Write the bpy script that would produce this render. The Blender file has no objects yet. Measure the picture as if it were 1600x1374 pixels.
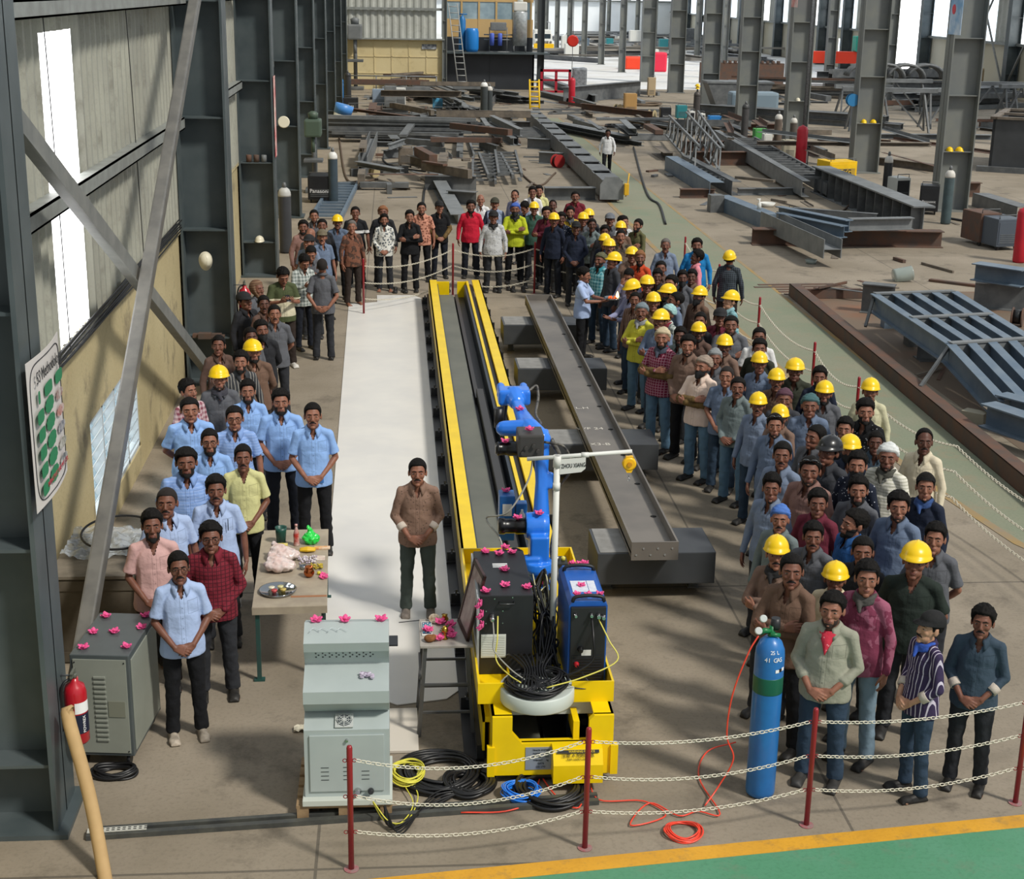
import bpy, bmesh, math, random
import numpy as np
from mathutils import Vector, Matrix, noise, Euler
R = math.radians
SC = bpy.context.scene
COL = SC.collection
# ---------------------------------------------------------------- camera
FPX, CXP, CYP, EYE = 2315.0, 800.0, 687.0, 6.18
TH = math.atan((CYP + 19.0) / FPX); PS = math.atan((CXP - 600.6) / FPX * math.cos(TH)); RO = .0174
_f = Vector((math.sin(PS)*math.cos(TH), math.cos(PS)*math.cos(TH), -math.sin(TH)))
_r = Vector((math.cos(PS), -math.sin(PS), 0)); _u = _r.cross(_f)
_r, _u = _r*math.cos(RO) + _u*math.sin(RO), -_r*math.sin(RO) + _u*math.cos(RO)
cam_d = bpy.data.cameras.new('camera'); cam = bpy.data.objects.new('camera', cam_d); COL.objects.link(cam)
cam_d.sensor_fit = 'HORIZONTAL'; cam_d.sensor_width = 36.0; cam_d.lens = FPX/1600*36
cam_d.clip_start = .1; cam_d.clip_end = 900
cam.matrix_world = Matrix(((_r.x,_u.x,-_f.x,0),(_r.y,_u.y,-_f.y,0),(_r.z,_u.z,-_f.z,EYE),(0,0,0,1)))
SC.camera = cam
# ---------------------------------------------------------------- light
W = bpy.data.worlds.new('world'); SC.world = W; W.use_nodes = True
_b = W.node_tree.nodes['Background']; _b.inputs[0].default_value = (.88,.94,1.0,1); _b.inputs[1].default_value = .55
sd = bpy.data.lights.new('sun', 'SUN'); sd.energy = 2.8; sd.angle = R(7); sd.color = (1.0,.95,.86)
sun = bpy.data.objects.new('sun', sd); COL.objects.link(sun)
sun.rotation_euler = Vector((.62,-.55,.95)).to_track_quat('Z','Y').to_euler()
SC.view_settings.view_transform = 'Standard'; SC.view_settings.look = 'None'; SC.view_settings.gamma = 1.0
SC.view_settings.exposure = 0.12
try: SC.view_settings.use_curve_mapping = False
except Exception: pass
# ---------------------------------------------------------------- measuring: a photo point at a known height / distance -> world point
def _ray(x, y): return _f + _r*((x-CXP)/FPX) - _u*((y-CYP)/FPX)
def G(x, y, z=0.0):
    d = _ray(x, y); t = (z-EYE)/d.z; return Vector((d.x*t, d.y*t, z))
def GY(x, y, Y):
    d = _ray(x, y); t = Y/d.y; return Vector((d.x*t, Y, EYE+d.z*t))
def GX(x, y, X):
    d = _ray(x, y); t = X/d.x; return Vector((X, d.y*t, EYE+d.z*t))
# ---------------------------------------------------------------- materials
def lin(c): return c/12.92 if c <= .04045 else ((c+.055)/1.055)**2.4
def hexc(h):
    h = h.lstrip('#'); return tuple(lin(int(h[i:i+2],16)/255) for i in (0,2,4)) + (1.0,)
MATS = {}
def math_node(nt, op, a, b=None, c=None):
    n = nt.nodes.new('ShaderNodeMath'); n.operation = op
    for i, v in enumerate((a, b, c)):
        if v is None: continue
        if isinstance(v, (int, float)): n.inputs[i].default_value = v
        else: nt.links.new(v, n.inputs[i])
    return n.outputs[0]
def mat(name, col, rough=.6, metal=0.0, col2=None, scale=8.0, detail=3.0, mix=.5, bump=0.0, bscale=None, trans=0.0, alpha=1.0, emis=0.0, spec=None, coat=0.0, coord='Object', thr=(.35,.65)):
    if name in MATS: return MATS[name]
    m = bpy.data.materials.new(name); m.use_nodes = True; nt = m.node_tree; N = nt.nodes; L = nt.links
    b = N['Principled BSDF']; c = hexc(col) if isinstance(col, str) else tuple(col)+(1,)
    b.inputs['Base Color'].default_value = c; b.inputs['Roughness'].default_value = rough; b.inputs['Metallic'].default_value = metal
    if spec is not None: b.inputs['Specular IOR Level'].default_value = spec
    if coat: b.inputs['Coat Weight'].default_value = coat
    if trans: b.inputs['Transmission Weight'].default_value = trans
    if alpha < 1: b.inputs['Alpha'].default_value = alpha
    if emis: b.inputs['Emission Color'].default_value = c; b.inputs['Emission Strength'].default_value = emis
    if col2 or bump:
        tc = N.new('ShaderNodeTexCoord'); no = N.new('ShaderNodeTexNoise'); L.new(tc.outputs[coord], no.inputs['Vector'])
        no.inputs['Scale'].default_value = scale; no.inputs['Detail'].default_value = detail; no.inputs['Roughness'].default_value = .6
        if col2:
            rp = N.new('ShaderNodeValToRGB'); rp.color_ramp.elements[0].position = thr[0]; rp.color_ramp.elements[1].position = thr[1]
            rp.color_ramp.elements[0].color = c; c2 = hexc(col2); rp.color_ramp.elements[1].color = tuple(c[i]*(1-mix)+c2[i]*mix for i in range(3))+(1,)
            L.new(no.outputs[0], rp.inputs[0]); L.new(rp.outputs[0], b.inputs['Base Color'])
        if bump:
            bp = N.new('ShaderNodeBump'); bp.inputs['Strength'].default_value = bump; bp.inputs['Distance'].default_value = .02
            if bscale:
                n2 = N.new('ShaderNodeTexNoise'); n2.inputs['Scale'].default_value = bscale; L.new(tc.outputs[coord], n2.inputs['Vector']); L.new(n2.outputs[0], bp.inputs['Height'])
            else: L.new(no.outputs[0], bp.inputs['Height'])
            L.new(bp.outputs[0], b.inputs['Normal'])
    MATS[name] = m; return m
# ---------------------------------------------------------------- objects
def obj(name, me, m=None, parent=None, mw=None, smooth=False):
    """bmesh or mesh -> one linked mesh object"""
    if isinstance(me, bmesh.types.BMesh):
        d = bpy.data.meshes.new(name); me.to_mesh(d); me.free(); me = d
        if smooth: me.polygons.foreach_set('use_smooth', [True]*len(me.polygons))
        if m:
            for k in (m if isinstance(m, (list, tuple)) else [m]): me.materials.append(k)
    o = bpy.data.objects.new(name, me); COL.objects.link(o)
    if parent: o.parent = parent
    if mw is not None: o.matrix_local = mw
    return o
def tag(o, label, cat, group=None, kind=None):
    o['label'] = label; o['category'] = cat
    if group: o['group'] = group
    if kind: o['kind'] = kind
    return o
def struct(o): o['kind'] = 'structure'; return o
def empty(name, loc=(0,0,0), rz=0.0):
    e = bpy.data.objects.new(name, None); COL.objects.link(e); e.location = loc; e.rotation_euler = (0,0,rz); e.empty_display_size = .2; return e
def thing(name, label, cat, loc=(0,0,0), rz=0.0, group=None): return tag(empty(name, loc, rz), label, cat, group)
def box(bm, x0, x1, y0, y1, z0, z1, bev=0.0, M=None, mi=0):
    r = bmesh.ops.create_cube(bm, size=1.0); vs = r['verts']
    for v in vs: v.co = Vector((x0+(v.co.x+.5)*(x1-x0), y0+(v.co.y+.5)*(y1-y0), z0+(v.co.z+.5)*(z1-z0)))
    fs = list({f for v in vs for f in v.link_faces})
    if bev > 0:
        es = list({e for v in vs for e in v.link_edges})
        o = bmesh.ops.bevel(bm, geom=es, offset=bev, segments=2, affect='EDGES', profile=.6)
        vs = list({v for f in o['faces'] for v in f.verts} | {v for v in vs if v.is_valid}); fs = list({f for v in vs for f in v.link_faces})
    for f in fs: f.material_index = mi
    if M is not None:
        for v in vs: v.co = M @ v.co
    return vs
def frame(a, b, up=(0,0,1)):
    """matrix whose X runs from a to b, Z as near to up as it can"""
    a = Vector(a); b = Vector(b); x = (b-a).normalized(); u = Vector(up)
    if abs(x.dot(u)) > .999: u = Vector((0,1,0))
    y = u.cross(x).normalized(); z = x.cross(y)
    return Matrix(((x.x,y.x,z.x,a.x),(x.y,y.y,z.y,a.y),(x.z,y.z,z.z,a.z),(0,0,0,1)))
def bar(bm, a, b, w, h, mi=0, bev=0, up=(0,0,1)):
    """rectangular bar, centred on the line a-b"""
    L = (Vector(b)-Vector(a)).length; return box(bm, 0, L, -w/2, w/2, -h/2, h/2, bev, frame(a,b,up), mi)
def tube(bm, pts, r, n=8, mi=0, closed=False):
    P = [Vector(p) for p in pts]; rs = r if isinstance(r, (list,tuple)) else [r]*len(P); rings = []; up = None; K = len(P)
    for i, p in enumerate(P):
        if closed: t = P[(i+1)%K]-P[i-1]
        else: t = (P[min(i+1,K-1)]-P[max(i-1,0)])
        t.normalize()
        if up is None: up = t.orthogonal().normalized()
        else:
            up = up - t*up.dot(t)
            up = up.normalized() if up.length > 1e-6 else t.orthogonal().normalized()
        s = t.cross(up)
        rings.append([bm.verts.new(p + (up*math.cos(2*math.pi*k/n) + s*math.sin(2*math.pi*k/n))*rs[i]) for k in range(n)])
    for i in range(K if closed else K-1):
        A, B = rings[i], rings[(i+1)%K]
        for k in range(n):
            f = bm.faces.new((A[k],A[(k+1)%n],B[(k+1)%n],B[k])); f.material_index = mi; f.smooth = True
    if not closed:
        f = bm.faces.new(rings[0][::-1]); f.material_index = mi; f = bm.faces.new(rings[-1]); f.material_index = mi
    return rings
def lathe(bm, prof, n=24, M=None, mi=0, smooth=True, arc=2*math.pi):
    """prof: (radius, z) from bottom to top"""
    M = M or Matrix(); rings = []
    for r, z in prof: rings.append([bm.verts.new(M @ Vector((max(r,1e-4)*math.cos(2*math.pi*k/n), max(r,1e-4)*math.sin(2*math.pi*k/n), z))) for k in range(n)])
    for A, B in zip(rings, rings[1:]):
        for k in range(n):
            f = bm.faces.new((A[k],A[(k+1)%n],B[(k+1)%n],B[k])); f.smooth = smooth; f.material_index = mi
    f = bm.faces.new(rings[0][::-1]); f.material_index = mi; f = bm.faces.new(rings[-1]); f.material_index = mi
def prism(bm, poly, d, M=None, mi=0):
    """poly in the local XZ plane, thickness d along Y"""
    M = M or Matrix()
    A = [bm.verts.new(M @ Vector((x,0,z))) for x,z in poly]; B = [bm.verts.new(M @ Vector((x,d,z))) for x,z in poly]; n = len(poly)
    fs = [bm.faces.new(A), bm.faces.new(B[::-1])] + [bm.faces.new((A[i],B[i],B[(i+1)%n],A[(i+1)%n])) for i in range(n)]
    for f in fs: f.material_index = mi
    return fs
def fixn(bm): bmesh.ops.recalc_face_normals(bm, faces=bm.faces); return bm
def BM(): return bmesh.new()
def polyline(pts, n):
    """smooth curve through pts (Catmull-Rom)"""
    P = [Vector(p) for p in pts]; P = [P[0]*2-P[1]] + P + [P[-1]*2-P[-2]]; out = []
    for i in range(1, len(P)-2):
        for k in range(n):
            t = k/n; a,b,c,d = P[i-1],P[i],P[i+1],P[i+2]
            out.append(.5*((2*b)+(c-a)*t+(2*a-5*b+4*c-d)*t*t+(3*b-a-3*c+d)*t**3))
    out.append(P[-2].copy()); return out
# label, x, y, height, heading, pose, head yaw, head pitch, skin, hair, face, head gear, its colour, shirt, sleeve, trousers, shoes, build, extras
CROWD = [
 ('man in grey shirt at the back left beside the wall column', -1.65, 31.0, 1.7, 3, 'sides', 0, 10, 1, 'short', 's', '-', None, 'gr', 1.0, 'dg', '1c1a18', 1.0, ''),
 ('bearded man in dusty brown shirt behind the black-capped man by the wall', -1.78, 29.39, 1.72, 28, 'sides', -28, 10, 2, 'full', 'b', '-', None, 'rose', 1.0, 'dg', '1c1a18', 1.05, ''),
 ('bald man mostly hidden in the back left group by the wall', -1.62, 28.68, 1.68, -27, 'sides', 0, 10, 1, 'none', 'n', '-', None, 'gr', 1.0, 'dg', '1c1a18', 0.97, ''),
 ('dark-haired man just behind the khaki-capped man', -1.43, 29.79, 1.69, 28, 'sides', -28, 10, 2, 'short', 'n', '-', None, 'dk', 1.0, 'dg', '1c1a18', 1.08, ''),
 ('man in khaki cap and grey-blue short sleeves in the back left group', -1.36, 28.22, 1.72, 28, 'sides', -28, 10, 1, 'short', 'm', 'cap', '6e6450', 'gb', 0.45, 'dg', '1c1a18', 0.95, ''),
 ('man in black cap and pale grey-blue shirt at the back left', -1.6, 27.71, 1.7, -27, 'sides', 0, 10, 1, 'short', 'n', 'cap', '15161a', 'gb3', 0.45, 'dg', '1c1a18', 1.0, ''),
 ('dark-haired man looking down between the phone holder and the black-capped man', -1.49, 26.66, 1.7, 3, 'phone', 0, -22, 1, 'short', 'n', '-', None, 'gr', 0.45, 'dg', '1c1a18', 1.05, ''),
 ('man in white and grey plaid shirt looking down at a phone', -1.58, 25.75, 1.7, 29, 'phone', 0, -22, 1, 'full', 'm', '-', None, 'wck', 1.0, 'nv', '1c1a18', 0.97, ''),
 ('man in green polo with a cream chest band looking down', -1.85, 24.49, 1.7, 19, 'phone', 0, -22, 1, 'full', 'n', '-', None, 'gwp', 0.45, 'bn', 'e8e4dc', 1.08, 'T'),
 ('shaven man in grey shirt with his back to the camera beside the white sheet', -1.21, 24.98, 1.76, 178, 'behind', 0, 10, 1, 'buzz', 'n', '-', None, 'gr', 0.45, 'dg', '1c1a18', 0.95, ''),
 ('man in yellow helmet and blue-grey shirt in the back left row', -1.14, 30.23, 1.69, 2, 'sides', 0, 10, 2, 'short', 'm', 'helmet', None, 'gb2', 1.0, 'bk', '1c1a18', 1.0, ''),
 ('man in black t-shirt with a white chest band in the back row', -0.81, 31.49, 1.7, 1, 'sides', 0, 10, 2, 'short', 'n', '-', None, 'bwb', 0.45, 'dg', '1c1a18', 1.05, 'T'),
 ('grey-haired barefoot man in brown shirt at the back left', -0.83, 29.57, 1.7, 27, 'sides', -28, 10, 1, 'grey', 'n', '-', None, 'brp', 1.0, 'bn', None, 0.97, ''),
 ('man in brown cap and dark shirt behind the floral-shirt man', -0.23, 31.6, 1.7, 0, 'sides', 0, 10, 2, 'short', 'n', 'beanie', '8a5a38', 'dk', 1.0, 'dg', '1c1a18', 1.08, ''),
 ('barefoot bearded man in white floral shirt with hands clasped', -0.2, 30.98, 1.62, 0, 'clasp', 0, 10, 1, 'full', 'b', '-', None, 'wfl', 1.0, 'dg', None, 0.95, ''),
 ('man in all-black shirt with crossed arms by the back chain', 0.33, 30.98, 1.7, -1, 'fold', 0, 10, 1, 'full', 's', '-', None, 'bk', 1.0, 'bk', '1c1a18', 1.0, ''),
 ('man in salmon patterned shirt in the back row', 0.6, 32.13, 1.71, -1, 'sides', 0, 10, 1, 'short', 's', '-', None, 'orf', 0.45, 'bk', '1c1a18', 1.05, ''),
 ('man in black cap and black shirt with a leather forearm guard', 1.0, 32.48, 1.69, 8, 'clasp', 0, 10, 1, 'short', 'n', 'cap', '0c0c0e', 'bk', 1.0, 'nv', '1c1a18', 0.97, 'U'),
 ('man in bright red shirt near the end of the yellow track', 1.69, 32.54, 1.7, -3, 'sides', 0, 10, 2, 'full', 'b', '-', None, 'rd', 1.0, 'nv', '1c1a18', 1.08, ''),
 ('bald man in white shirt behind the red-shirt man', 1.96, 33.57, 1.7, -3, 'sides', 0, 10, 1, 'none', 'n', '-', None, 'wh', 1.0, 'dg', '1c1a18', 0.95, ''),
 ('man in dark cap and grey-blue shirt with navy sleeves in the back row', 2.24, 32.96, 1.7, -4, 'sides', 0, 10, 1, 'short', 'm', 'cap', '3a3a2c', 'rag', 1.0, 'dg', '1c1a18', 1.0, ''),
 ('man in speckled white shirt and black scarf behind the chain', 2.08, 30.95, 1.7, -4, 'sides', 0, 10, 2, 'short', 'n', 'cap', '0e0e10', 'wdt', 1.0, 'dg', '1c1a18', 1.05, 'N121316'),
 ('man in lavender shirt leaning behind the back row', 2.79, 34.35, 1.7, -45, 'sides', 28, 10, 1, 'receding', 'm', '-', None, 'lv', 1.0, 'dg', '1c1a18', 0.97, ''),
 ('man in lime green shirt and blue bandana with crossed arms', 2.61, 31.93, 1.73, -5, 'fold', 0, 10, 2, 'short', 'k', 'beanie', '3f62b8', 'lm', 1.0, 'bk', '1c1a18', 1.08, 'N121316'),
 ('curly-haired man looking down behind the lime green shirt', 2.92, 32.73, 1.67, -45, 'phone', 0, -22, 1, 'curly', 'n', '-', None, 'gb3', 1.0, 'dg', '1c1a18', 0.95, ''),
 ('dark-haired man in white behind the tall yellow-shirt man', 3.25, 34.81, 1.72, -5, 'sides', 0, 10, 2, 'full', 'n', '-', None, 'wh', 1.0, 'dg', '1c1a18', 1.0, ''),
 ('tall man in pale yellow shirt at the back of the crowd', 3.45, 35.3, 1.68, -6, 'sides', 0, 10, 1, 'full', 's', '-', None, 'yp', 1.0, 'dg', '1c1a18', 1.05, ''),
 ('man in yellow helmet and dark green t-shirt in the back row', 3.05, 32.22, 1.7, -5, 'sides', 0, 10, 2, 'short', 'n', 'helmet', None, 'gn', 0.45, 'dg', '1c1a18', 0.97, ''),
 ('bearded man in maroon shirt with crossed arms at the back', 3.26, 31.6, 1.7, -31, 'fold', 28, 10, 1, 'full', 'b', '-', None, 'mr', 1.0, 'bk', '1c1a18', 1.08, ''),
 ('man in dark maroon shirt just behind the crossed-arms maroon man', 3.51, 32.71, 1.7, -6, 'sides', 0, 10, 3, 'receding', 'm', '-', None, 'mr2', 1.0, 'dg', '1c1a18', 0.95, ''),
 ('man in yellow helmet half hidden behind the dotted navy shirt', 3.3, 30.46, 1.72, -31, 'sides', 28, 10, 2, 'short', 'm', 'helmet', None, 'nv', 1.0, 'nv', '1c1a18', 1.0, ''),
 ('young man in navy dotted shirt and grey jeans with hands clasped', 3.51, 30.95, 1.67, -6, 'clasp', 0, 10, 3, 'tuft', 'n', '-', None, 'nvd', 1.0, 'gr', '1c1a18', 1.05, ''),
 ('bearded man in mustard yellow shirt with a neck scarf', 3.78, 31.69, 1.7, -7, 'sides', 0, 10, 1, 'full', 'b', '-', None, 'ye2', 1.0, 'dg', '1c1a18', 0.97, 'N4a4e56'),
 ('man in dark maroon check shirt standing at the back near the box girder', 4.19, 34.2, 1.7, -7, 'sides', 0, 10, 2, 'short', 'm', '-', None, 'mrc', 1.0, 'dg', '1c1a18', 1.08, ''),
 ('man in black cap and dark navy shirt with hands clasped', 3.65, 29.54, 1.7, -7, 'clasp', 0, 10, 3, 'short', 'n', 'cap', '0c0c0e', 'nv', 1.0, 'dg', '1c1a18', 0.95, ''),
 ('half-hidden man in yellow helmet behind the black cap man', 3.93, 30.62, 1.71, -32, 'sides', 28, 10, 2, 'short', 'n', 'helmet', None, 'gr', 1.0, 'dg', '1c1a18', 1.0, ''),
 ('man in yellow helmet behind the moustached grey-green shirt', 4.12, 31.21, 1.7, -8, 'sides', 0, 10, 2, 'short', 'n', 'helmet', None, 'dg', 1.0, 'dg', '1c1a18', 1.05, ''),
 ('moustached man in grey-green shirt with folded arms at the rear', 4.03, 29.97, 1.7, -33, 'fold', 28, 10, 3, 'short', 'm', '-', None, 'gg', 1.0, 'dg', '1c1a18', 0.97, ''),
 ('man in grey cap at the rear right of the crowd', 4.52, 30.82, 1.68, -8, 'sides', 0, 10, 2, 'short', 'm', 'cap', '6c7078', 'gr', 1.0, 'dg', '1c1a18', 1.08, ''),
 ('dark-haired man in near-black shirt among the rear helmets', 4.17, 29.07, 1.7, -8, 'sides', 0, 10, 3, 'full', 'n', '-', None, 'dk', 1.0, 'dg', '1c1a18', 0.95, ''),
 ('man in yellow helmet and navy shirt left of the white-collared helmet man', 4.0, 27.91, 1.7, -43, 'sides', 28, 10, 2, 'short', 'n', 'helmet', None, 'nv', 1.0, 'dg', '1c1a18', 1.0, ''),
 ('man in yellow helmet and pale blue-grey shirt at the rear', 4.01, 27.33, 1.7, -8, 'sides', 0, 10, 1, 'short', 'm', 'helmet', None, 'gb3', 1.0, 'dg', '1c1a18', 1.05, ''),
 ('man in yellow helmet behind the camouflage-pattern shirt', 4.55, 29.49, 1.7, -9, 'sides', 0, 10, 2, 'short', 'n', 'helmet', None, 'br2', 1.0, 'dg', '1c1a18', 0.97, ''),
 ('dark-haired man with light shirt hidden behind a yellow helmet at the rear', 4.75, 30.34, 1.7, 31, 'sides', 0, 10, 1, 'full', 'n', '-', None, 'wdt', 1.0, 'dg', '1c1a18', 1.08, ''),
 ('bearded man in olive shirt seen in profile at the rear', 4.94, 29.85, 1.72, -44, 'fold', 0, 10, 1, 'short', 'b', '-', None, 'ol', 1.0, 'dg', '1c1a18', 0.95, ''),
 ('man in mottled grey-brown shirt in the rear right crowd', 4.41, 28.53, 1.7, -9, 'sides', 0, 10, 1, 'short', 'm', '-', None, 'bcf', 1.0, 'dg', '1c1a18', 1.0, ''),
 ('man in teal plaid shirt and khaki cap beside the tray bearer', 3.67, 26.13, 1.66, -43, 'sides', 0, 10, 2, 'short', 'b', 'beanie', '5a5a40', 'tl', 1.0, 'jd', '1c1a18', 1.05, ''),
 ('man in blue-splashed yellow helmet and charcoal shirt behind the flame', 3.82, 25.62, 1.74, -68, 'sides', 0, 10, 2, 'short', 'n', 'helmet', None, 'dg', 1.0, 'jd', '1c1a18', 0.97, ''),
 ('man in yellow helmet and brown patterned shirt beside the orange shirt', 4.32, 26.54, 1.68, -9, 'sides', 0, 10, 2, 'short', 'n', 'helmet', None, 'brf', 1.0, 'dg', '1c1a18', 1.08, ''),
 ('man in bright orange shirt and brown cap', 4.38, 26.01, 1.72, -35, 'sides', 28, 10, 2, 'short', 'b', 'beanie', '8a5a34', 'or', 1.0, 'dg', '1c1a18', 0.95, ''),
 ('man in lavender-grey shirt raising a hand to his face', 4.06, 25.08, 1.59, -29, 'face', 0, -22, 1, 'short', 'n', '-', None, 'lv', 1.0, 'jd', '1c1a18', 1.0, ''),
 ('man in pale blue shirt holding out a tray with a flame', 3.24, 24.98, 1.61, 68, 'reach', 0, -5, 1, 'full', 'm', '-', None, 'lb3', 0.45, 'bk', '1c1a18', 1.05, ''),
 ('man in yellow helmet reaching both hands toward the flame', 3.8, 23.19, 1.72, -64, 'reach', 0, -5, 2, 'short', 'n', 'helmet', None, 'lv', 1.0, 'jd', '1c1a18', 0.97, ''),
 ('man in yellow helmet and brown shirt behind the reaching man', 4.11, 23.62, 1.7, -35, 'sides', 28, 10, 2, 'short', 'n', 'helmet', None, 'br', 1.0, 'dg', '1c1a18', 1.08, ''),
 ('man in brown striped shirt beside the yellow scarfed man', 3.76, 22.66, 1.64, -44, 'sides', 28, 10, 2, 'short', 'm', '-', None, 'bst', 1.0, 'jd', '1c1a18', 0.95, ''),
 ('hidden man whose yellow helmet shows between striped brown and blue-beanie men', 3.97, 22.18, 1.71, -10, 'sides', 0, 10, 2, 'short', 'n', 'helmet', None, 'br2', 1.0, 'dg', '1c1a18', 1.0, ''),
 ('man in yellow shirt and grey-blue beanie with crossed arms', 3.71, 21.71, 1.66, -45, 'fold', 28, 10, 2, 'short', 'm', 'beanie', '76848c', 'yl', 1.0, 'jn', '1c1a18', 1.05, 'N8a8c90'),
 ('grey-haired moustached man in pale blue shirt near the rear chain post', 5.11, 27.5, 1.7, -11, 'sides', 0, 10, 2, 'grey', 'm', '-', None, 'gb3', 1.0, 'dg', '1c1a18', 0.97, ''),
 ('man in bright blue shirt and black face mask behind the pink shirt', 5.71, 27.51, 1.7, -12, 'sides', 0, 10, 2, 'full', 'k', '-', None, 'bl2', 1.0, 'dg', '1c1a18', 1.08, ''),
 ('man in pink shirt facing away near the rear chain post', 5.44, 26.26, 1.7, -87, 'sides', 0, 10, 3, 'full', 'n', '-', None, 'pk', 1.0, 'dg', '1c1a18', 0.95, ''),
 ('man in yellow helmet and dark plaid shirt standing alone with his back turned', 6.04, 26.14, 1.7, 157, 'sides', 0, 10, 2, 'short', 'n', 'helmet', None, 'dck', 1.0, 'bn', '1c1a18', 1.0, ''),
 ('dark-haired man right behind the row of rear helmets', 4.63, 25.26, 1.67, -10, 'sides', 0, 10, 2, 'short', 'n', '-', None, 'br', 1.0, 'dg', '1c1a18', 1.05, ''),
 ('young man in black shirt just above a yellow helmet', 4.48, 24.75, 1.61, -40, 'sides', 28, 10, 3, 'tuft', 'n', '-', None, 'dk', 1.0, 'dg', '1c1a18', 0.97, ''),
 ('man with a long black fringe in grey shirt', 4.55, 23.92, 1.67, -41, 'sides', 0, 10, 1, 'full', 'n', '-', None, 'gr', 1.0, 'dg', '1c1a18', 1.08, ''),
 ('man in dark mask and grey shirt in the middle of the crowd', 4.84, 24.36, 1.67, -36, 'sides', 28, 10, 3, 'full', 'k', '-', None, 'gr', 1.0, 'dg', '1c1a18', 0.95, ''),
 ('dark-haired man in brown in front of the pink shirt', 5.09, 24.83, 1.6, -47, 'sides', 28, 10, 3, 'full', 'n', '-', None, 'br2', 1.0, 'dg', '1c1a18', 1.0, ''),
 ('bearded man in yellow helmet seen in profile mid-crowd', 4.32, 23.07, 1.67, -71, 'sides', 0, 10, 2, 'short', 'b', 'helmet', None, 'dk', 1.0, 'dg', '1c1a18', 1.05, ''),
 ('man in yellow helmet and brown shirt turned left with a dark mask', 4.8, 22.83, 1.68, -52, 'sides', 0, 10, 2, 'short', 'k', 'helmet', None, 'br2', 1.0, 'dg', '1c1a18', 0.97, ''),
 ('man in blue-grey shirt seen in left profile mid-crowd', 4.36, 22.54, 1.67, -81, 'sides', 0, 10, 2, 'short', 'n', '-', None, 'gb', 1.0, 'dg', '1c1a18', 1.08, ''),
 ('man in pale teal beanie with a dark red scarf', 4.02, 21.28, 1.73, -61, 'sides', 0, 10, 2, 'short', 'n', 'beanie', '9cc4c4', 'wck', 1.0, 'dg', '1c1a18', 0.95, 'N7c2030'),
 ('man in yellow helmet and blue-grey shirt with arms folded beside the yellow shirt', 3.81, 20.73, 1.75, -40, 'fold', 0, 10, 2, 'short', 'm', 'helmet', None, 'gb', 1.0, 'jd', '1c1a18', 1.0, ''),
 ('man in maroon check shirt, cream beanie and brown forearm guards', 3.66, 19.65, 1.74, -46, 'fold', 28, 10, 1, 'short', 'b', 'beanie', 'c8b898', 'mrk', 1.0, 'jn', '1c1a18', 1.05, 'UN3c4454'),
 ('light-skinned man in yellow helmet and pale teal check shirt in profile', 5.2, 22.4, 1.7, -73, 'sides', 0, 10, 4, 'short', 'n', 'helmet', None, 'tw', 1.0, 'dg', '1c1a18', 0.97, ''),
 ('man in black cap and dull red shirt beyond the crowd', 4.84, 21.35, 1.65, -38, 'sides', 28, 10, 2, 'short', 'n', 'cap', '16161a', 'mr2', 1.0, 'dg', '1c1a18', 1.08, ''),
 ('moustached man with only his face showing above a yellow helmet mid-crowd', 4.46, 20.98, 1.68, -47, 'sides', 28, 10, 2, 'short', 'm', '-', None, 'dk', 1.0, 'dg', '1c1a18', 0.95, ''),
 ('bearded man in yellow helmet and dark brown shirt mid-crowd', 4.34, 20.47, 1.62, -37, 'sides', 28, 10, 3, 'short', 'b', 'helmet', None, 'br', 1.0, 'dg', '1c1a18', 1.0, ''),
 ('stocky man in grey shirt with folded arms at the right edge mid-crowd', 4.84, 20.62, 1.7, -13, 'fold', 0, 10, 2, 'short', 's', '-', None, 'gr', 1.0, 'dg', '1c1a18', 1.15, ''),
 ('bearded dark-skinned man behind the brown-shirt man in middle', 3.99, 20.06, 1.66, -46, 'sides', 28, 10, 3, 'full', 'b', '-', None, 'gg', 1.0, 'dg', '1c1a18', 0.97, ''),
 ('young man in long grey-brown shirt with clasped hands beside the maroon check shirt', 3.94, 19.24, 1.73, -42, 'clasp', 28, 10, 1, 'full', 's', '-', None, 'br3', 1.0, 'bk', '1c1a18', 1.08, ''),
 ('dark-skinned man in yellow helmet and brown shirt behind the grey beanie', 4.43, 19.19, 1.73, -43, 'sides', 28, 10, 3, 'short', 'm', 'helmet', None, 'br3', 1.0, 'dg', '1c1a18', 0.95, ''),
 ('man in white shirt at the right rim of the crowd', 5.07, 19.86, 1.7, -14, 'sides', 0, 10, 2, 'short', 'n', '-', None, 'wh', 0.45, 'dg', '1c1a18', 1.0, ''),
 ('man in dark olive shirt directly in front of the white shirt', 4.95, 19.32, 1.66, -39, 'sides', 28, 10, 2, 'full', 'n', '-', None, 'ol2', 1.0, 'dg', '1c1a18', 1.05, ''),
 ('man in grey beanie with moustache', 4.21, 18.75, 1.66, -38, 'sides', 28, 10, 2, 'short', 'm', 'beanie', '8c9092', 'gr', 1.0, 'jd', '1c1a18', 0.97, ''),
 ('man in cream shirt, taupe beanie and brown forearm guards with folded arms', 3.95, 18.32, 1.67, -47, 'fold', 0, 10, 1, 'short', 'k', 'beanie', '98887a', 'crp', 0.45, 'jn', '1c1a18', 1.08, 'U'),
 ('man in yellow helmet and blue-grey shirt with a red undershirt', 4.74, 18.45, 1.67, -34, 'sides', 28, 10, 2, 'short', 'n', 'helmet', None, 'gb', 1.0, 'dg', '1c1a18', 0.95, ''),
 ('shaven-headed man in blue-grey shirt beside the cream shirt', 4.18, 17.9, 1.64, -23, 'clasp', 0, 10, 1, 'buzz', 'n', '-', None, 'gb', 0.45, 'jd', '1c1a18', 1.0, ''),
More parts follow.
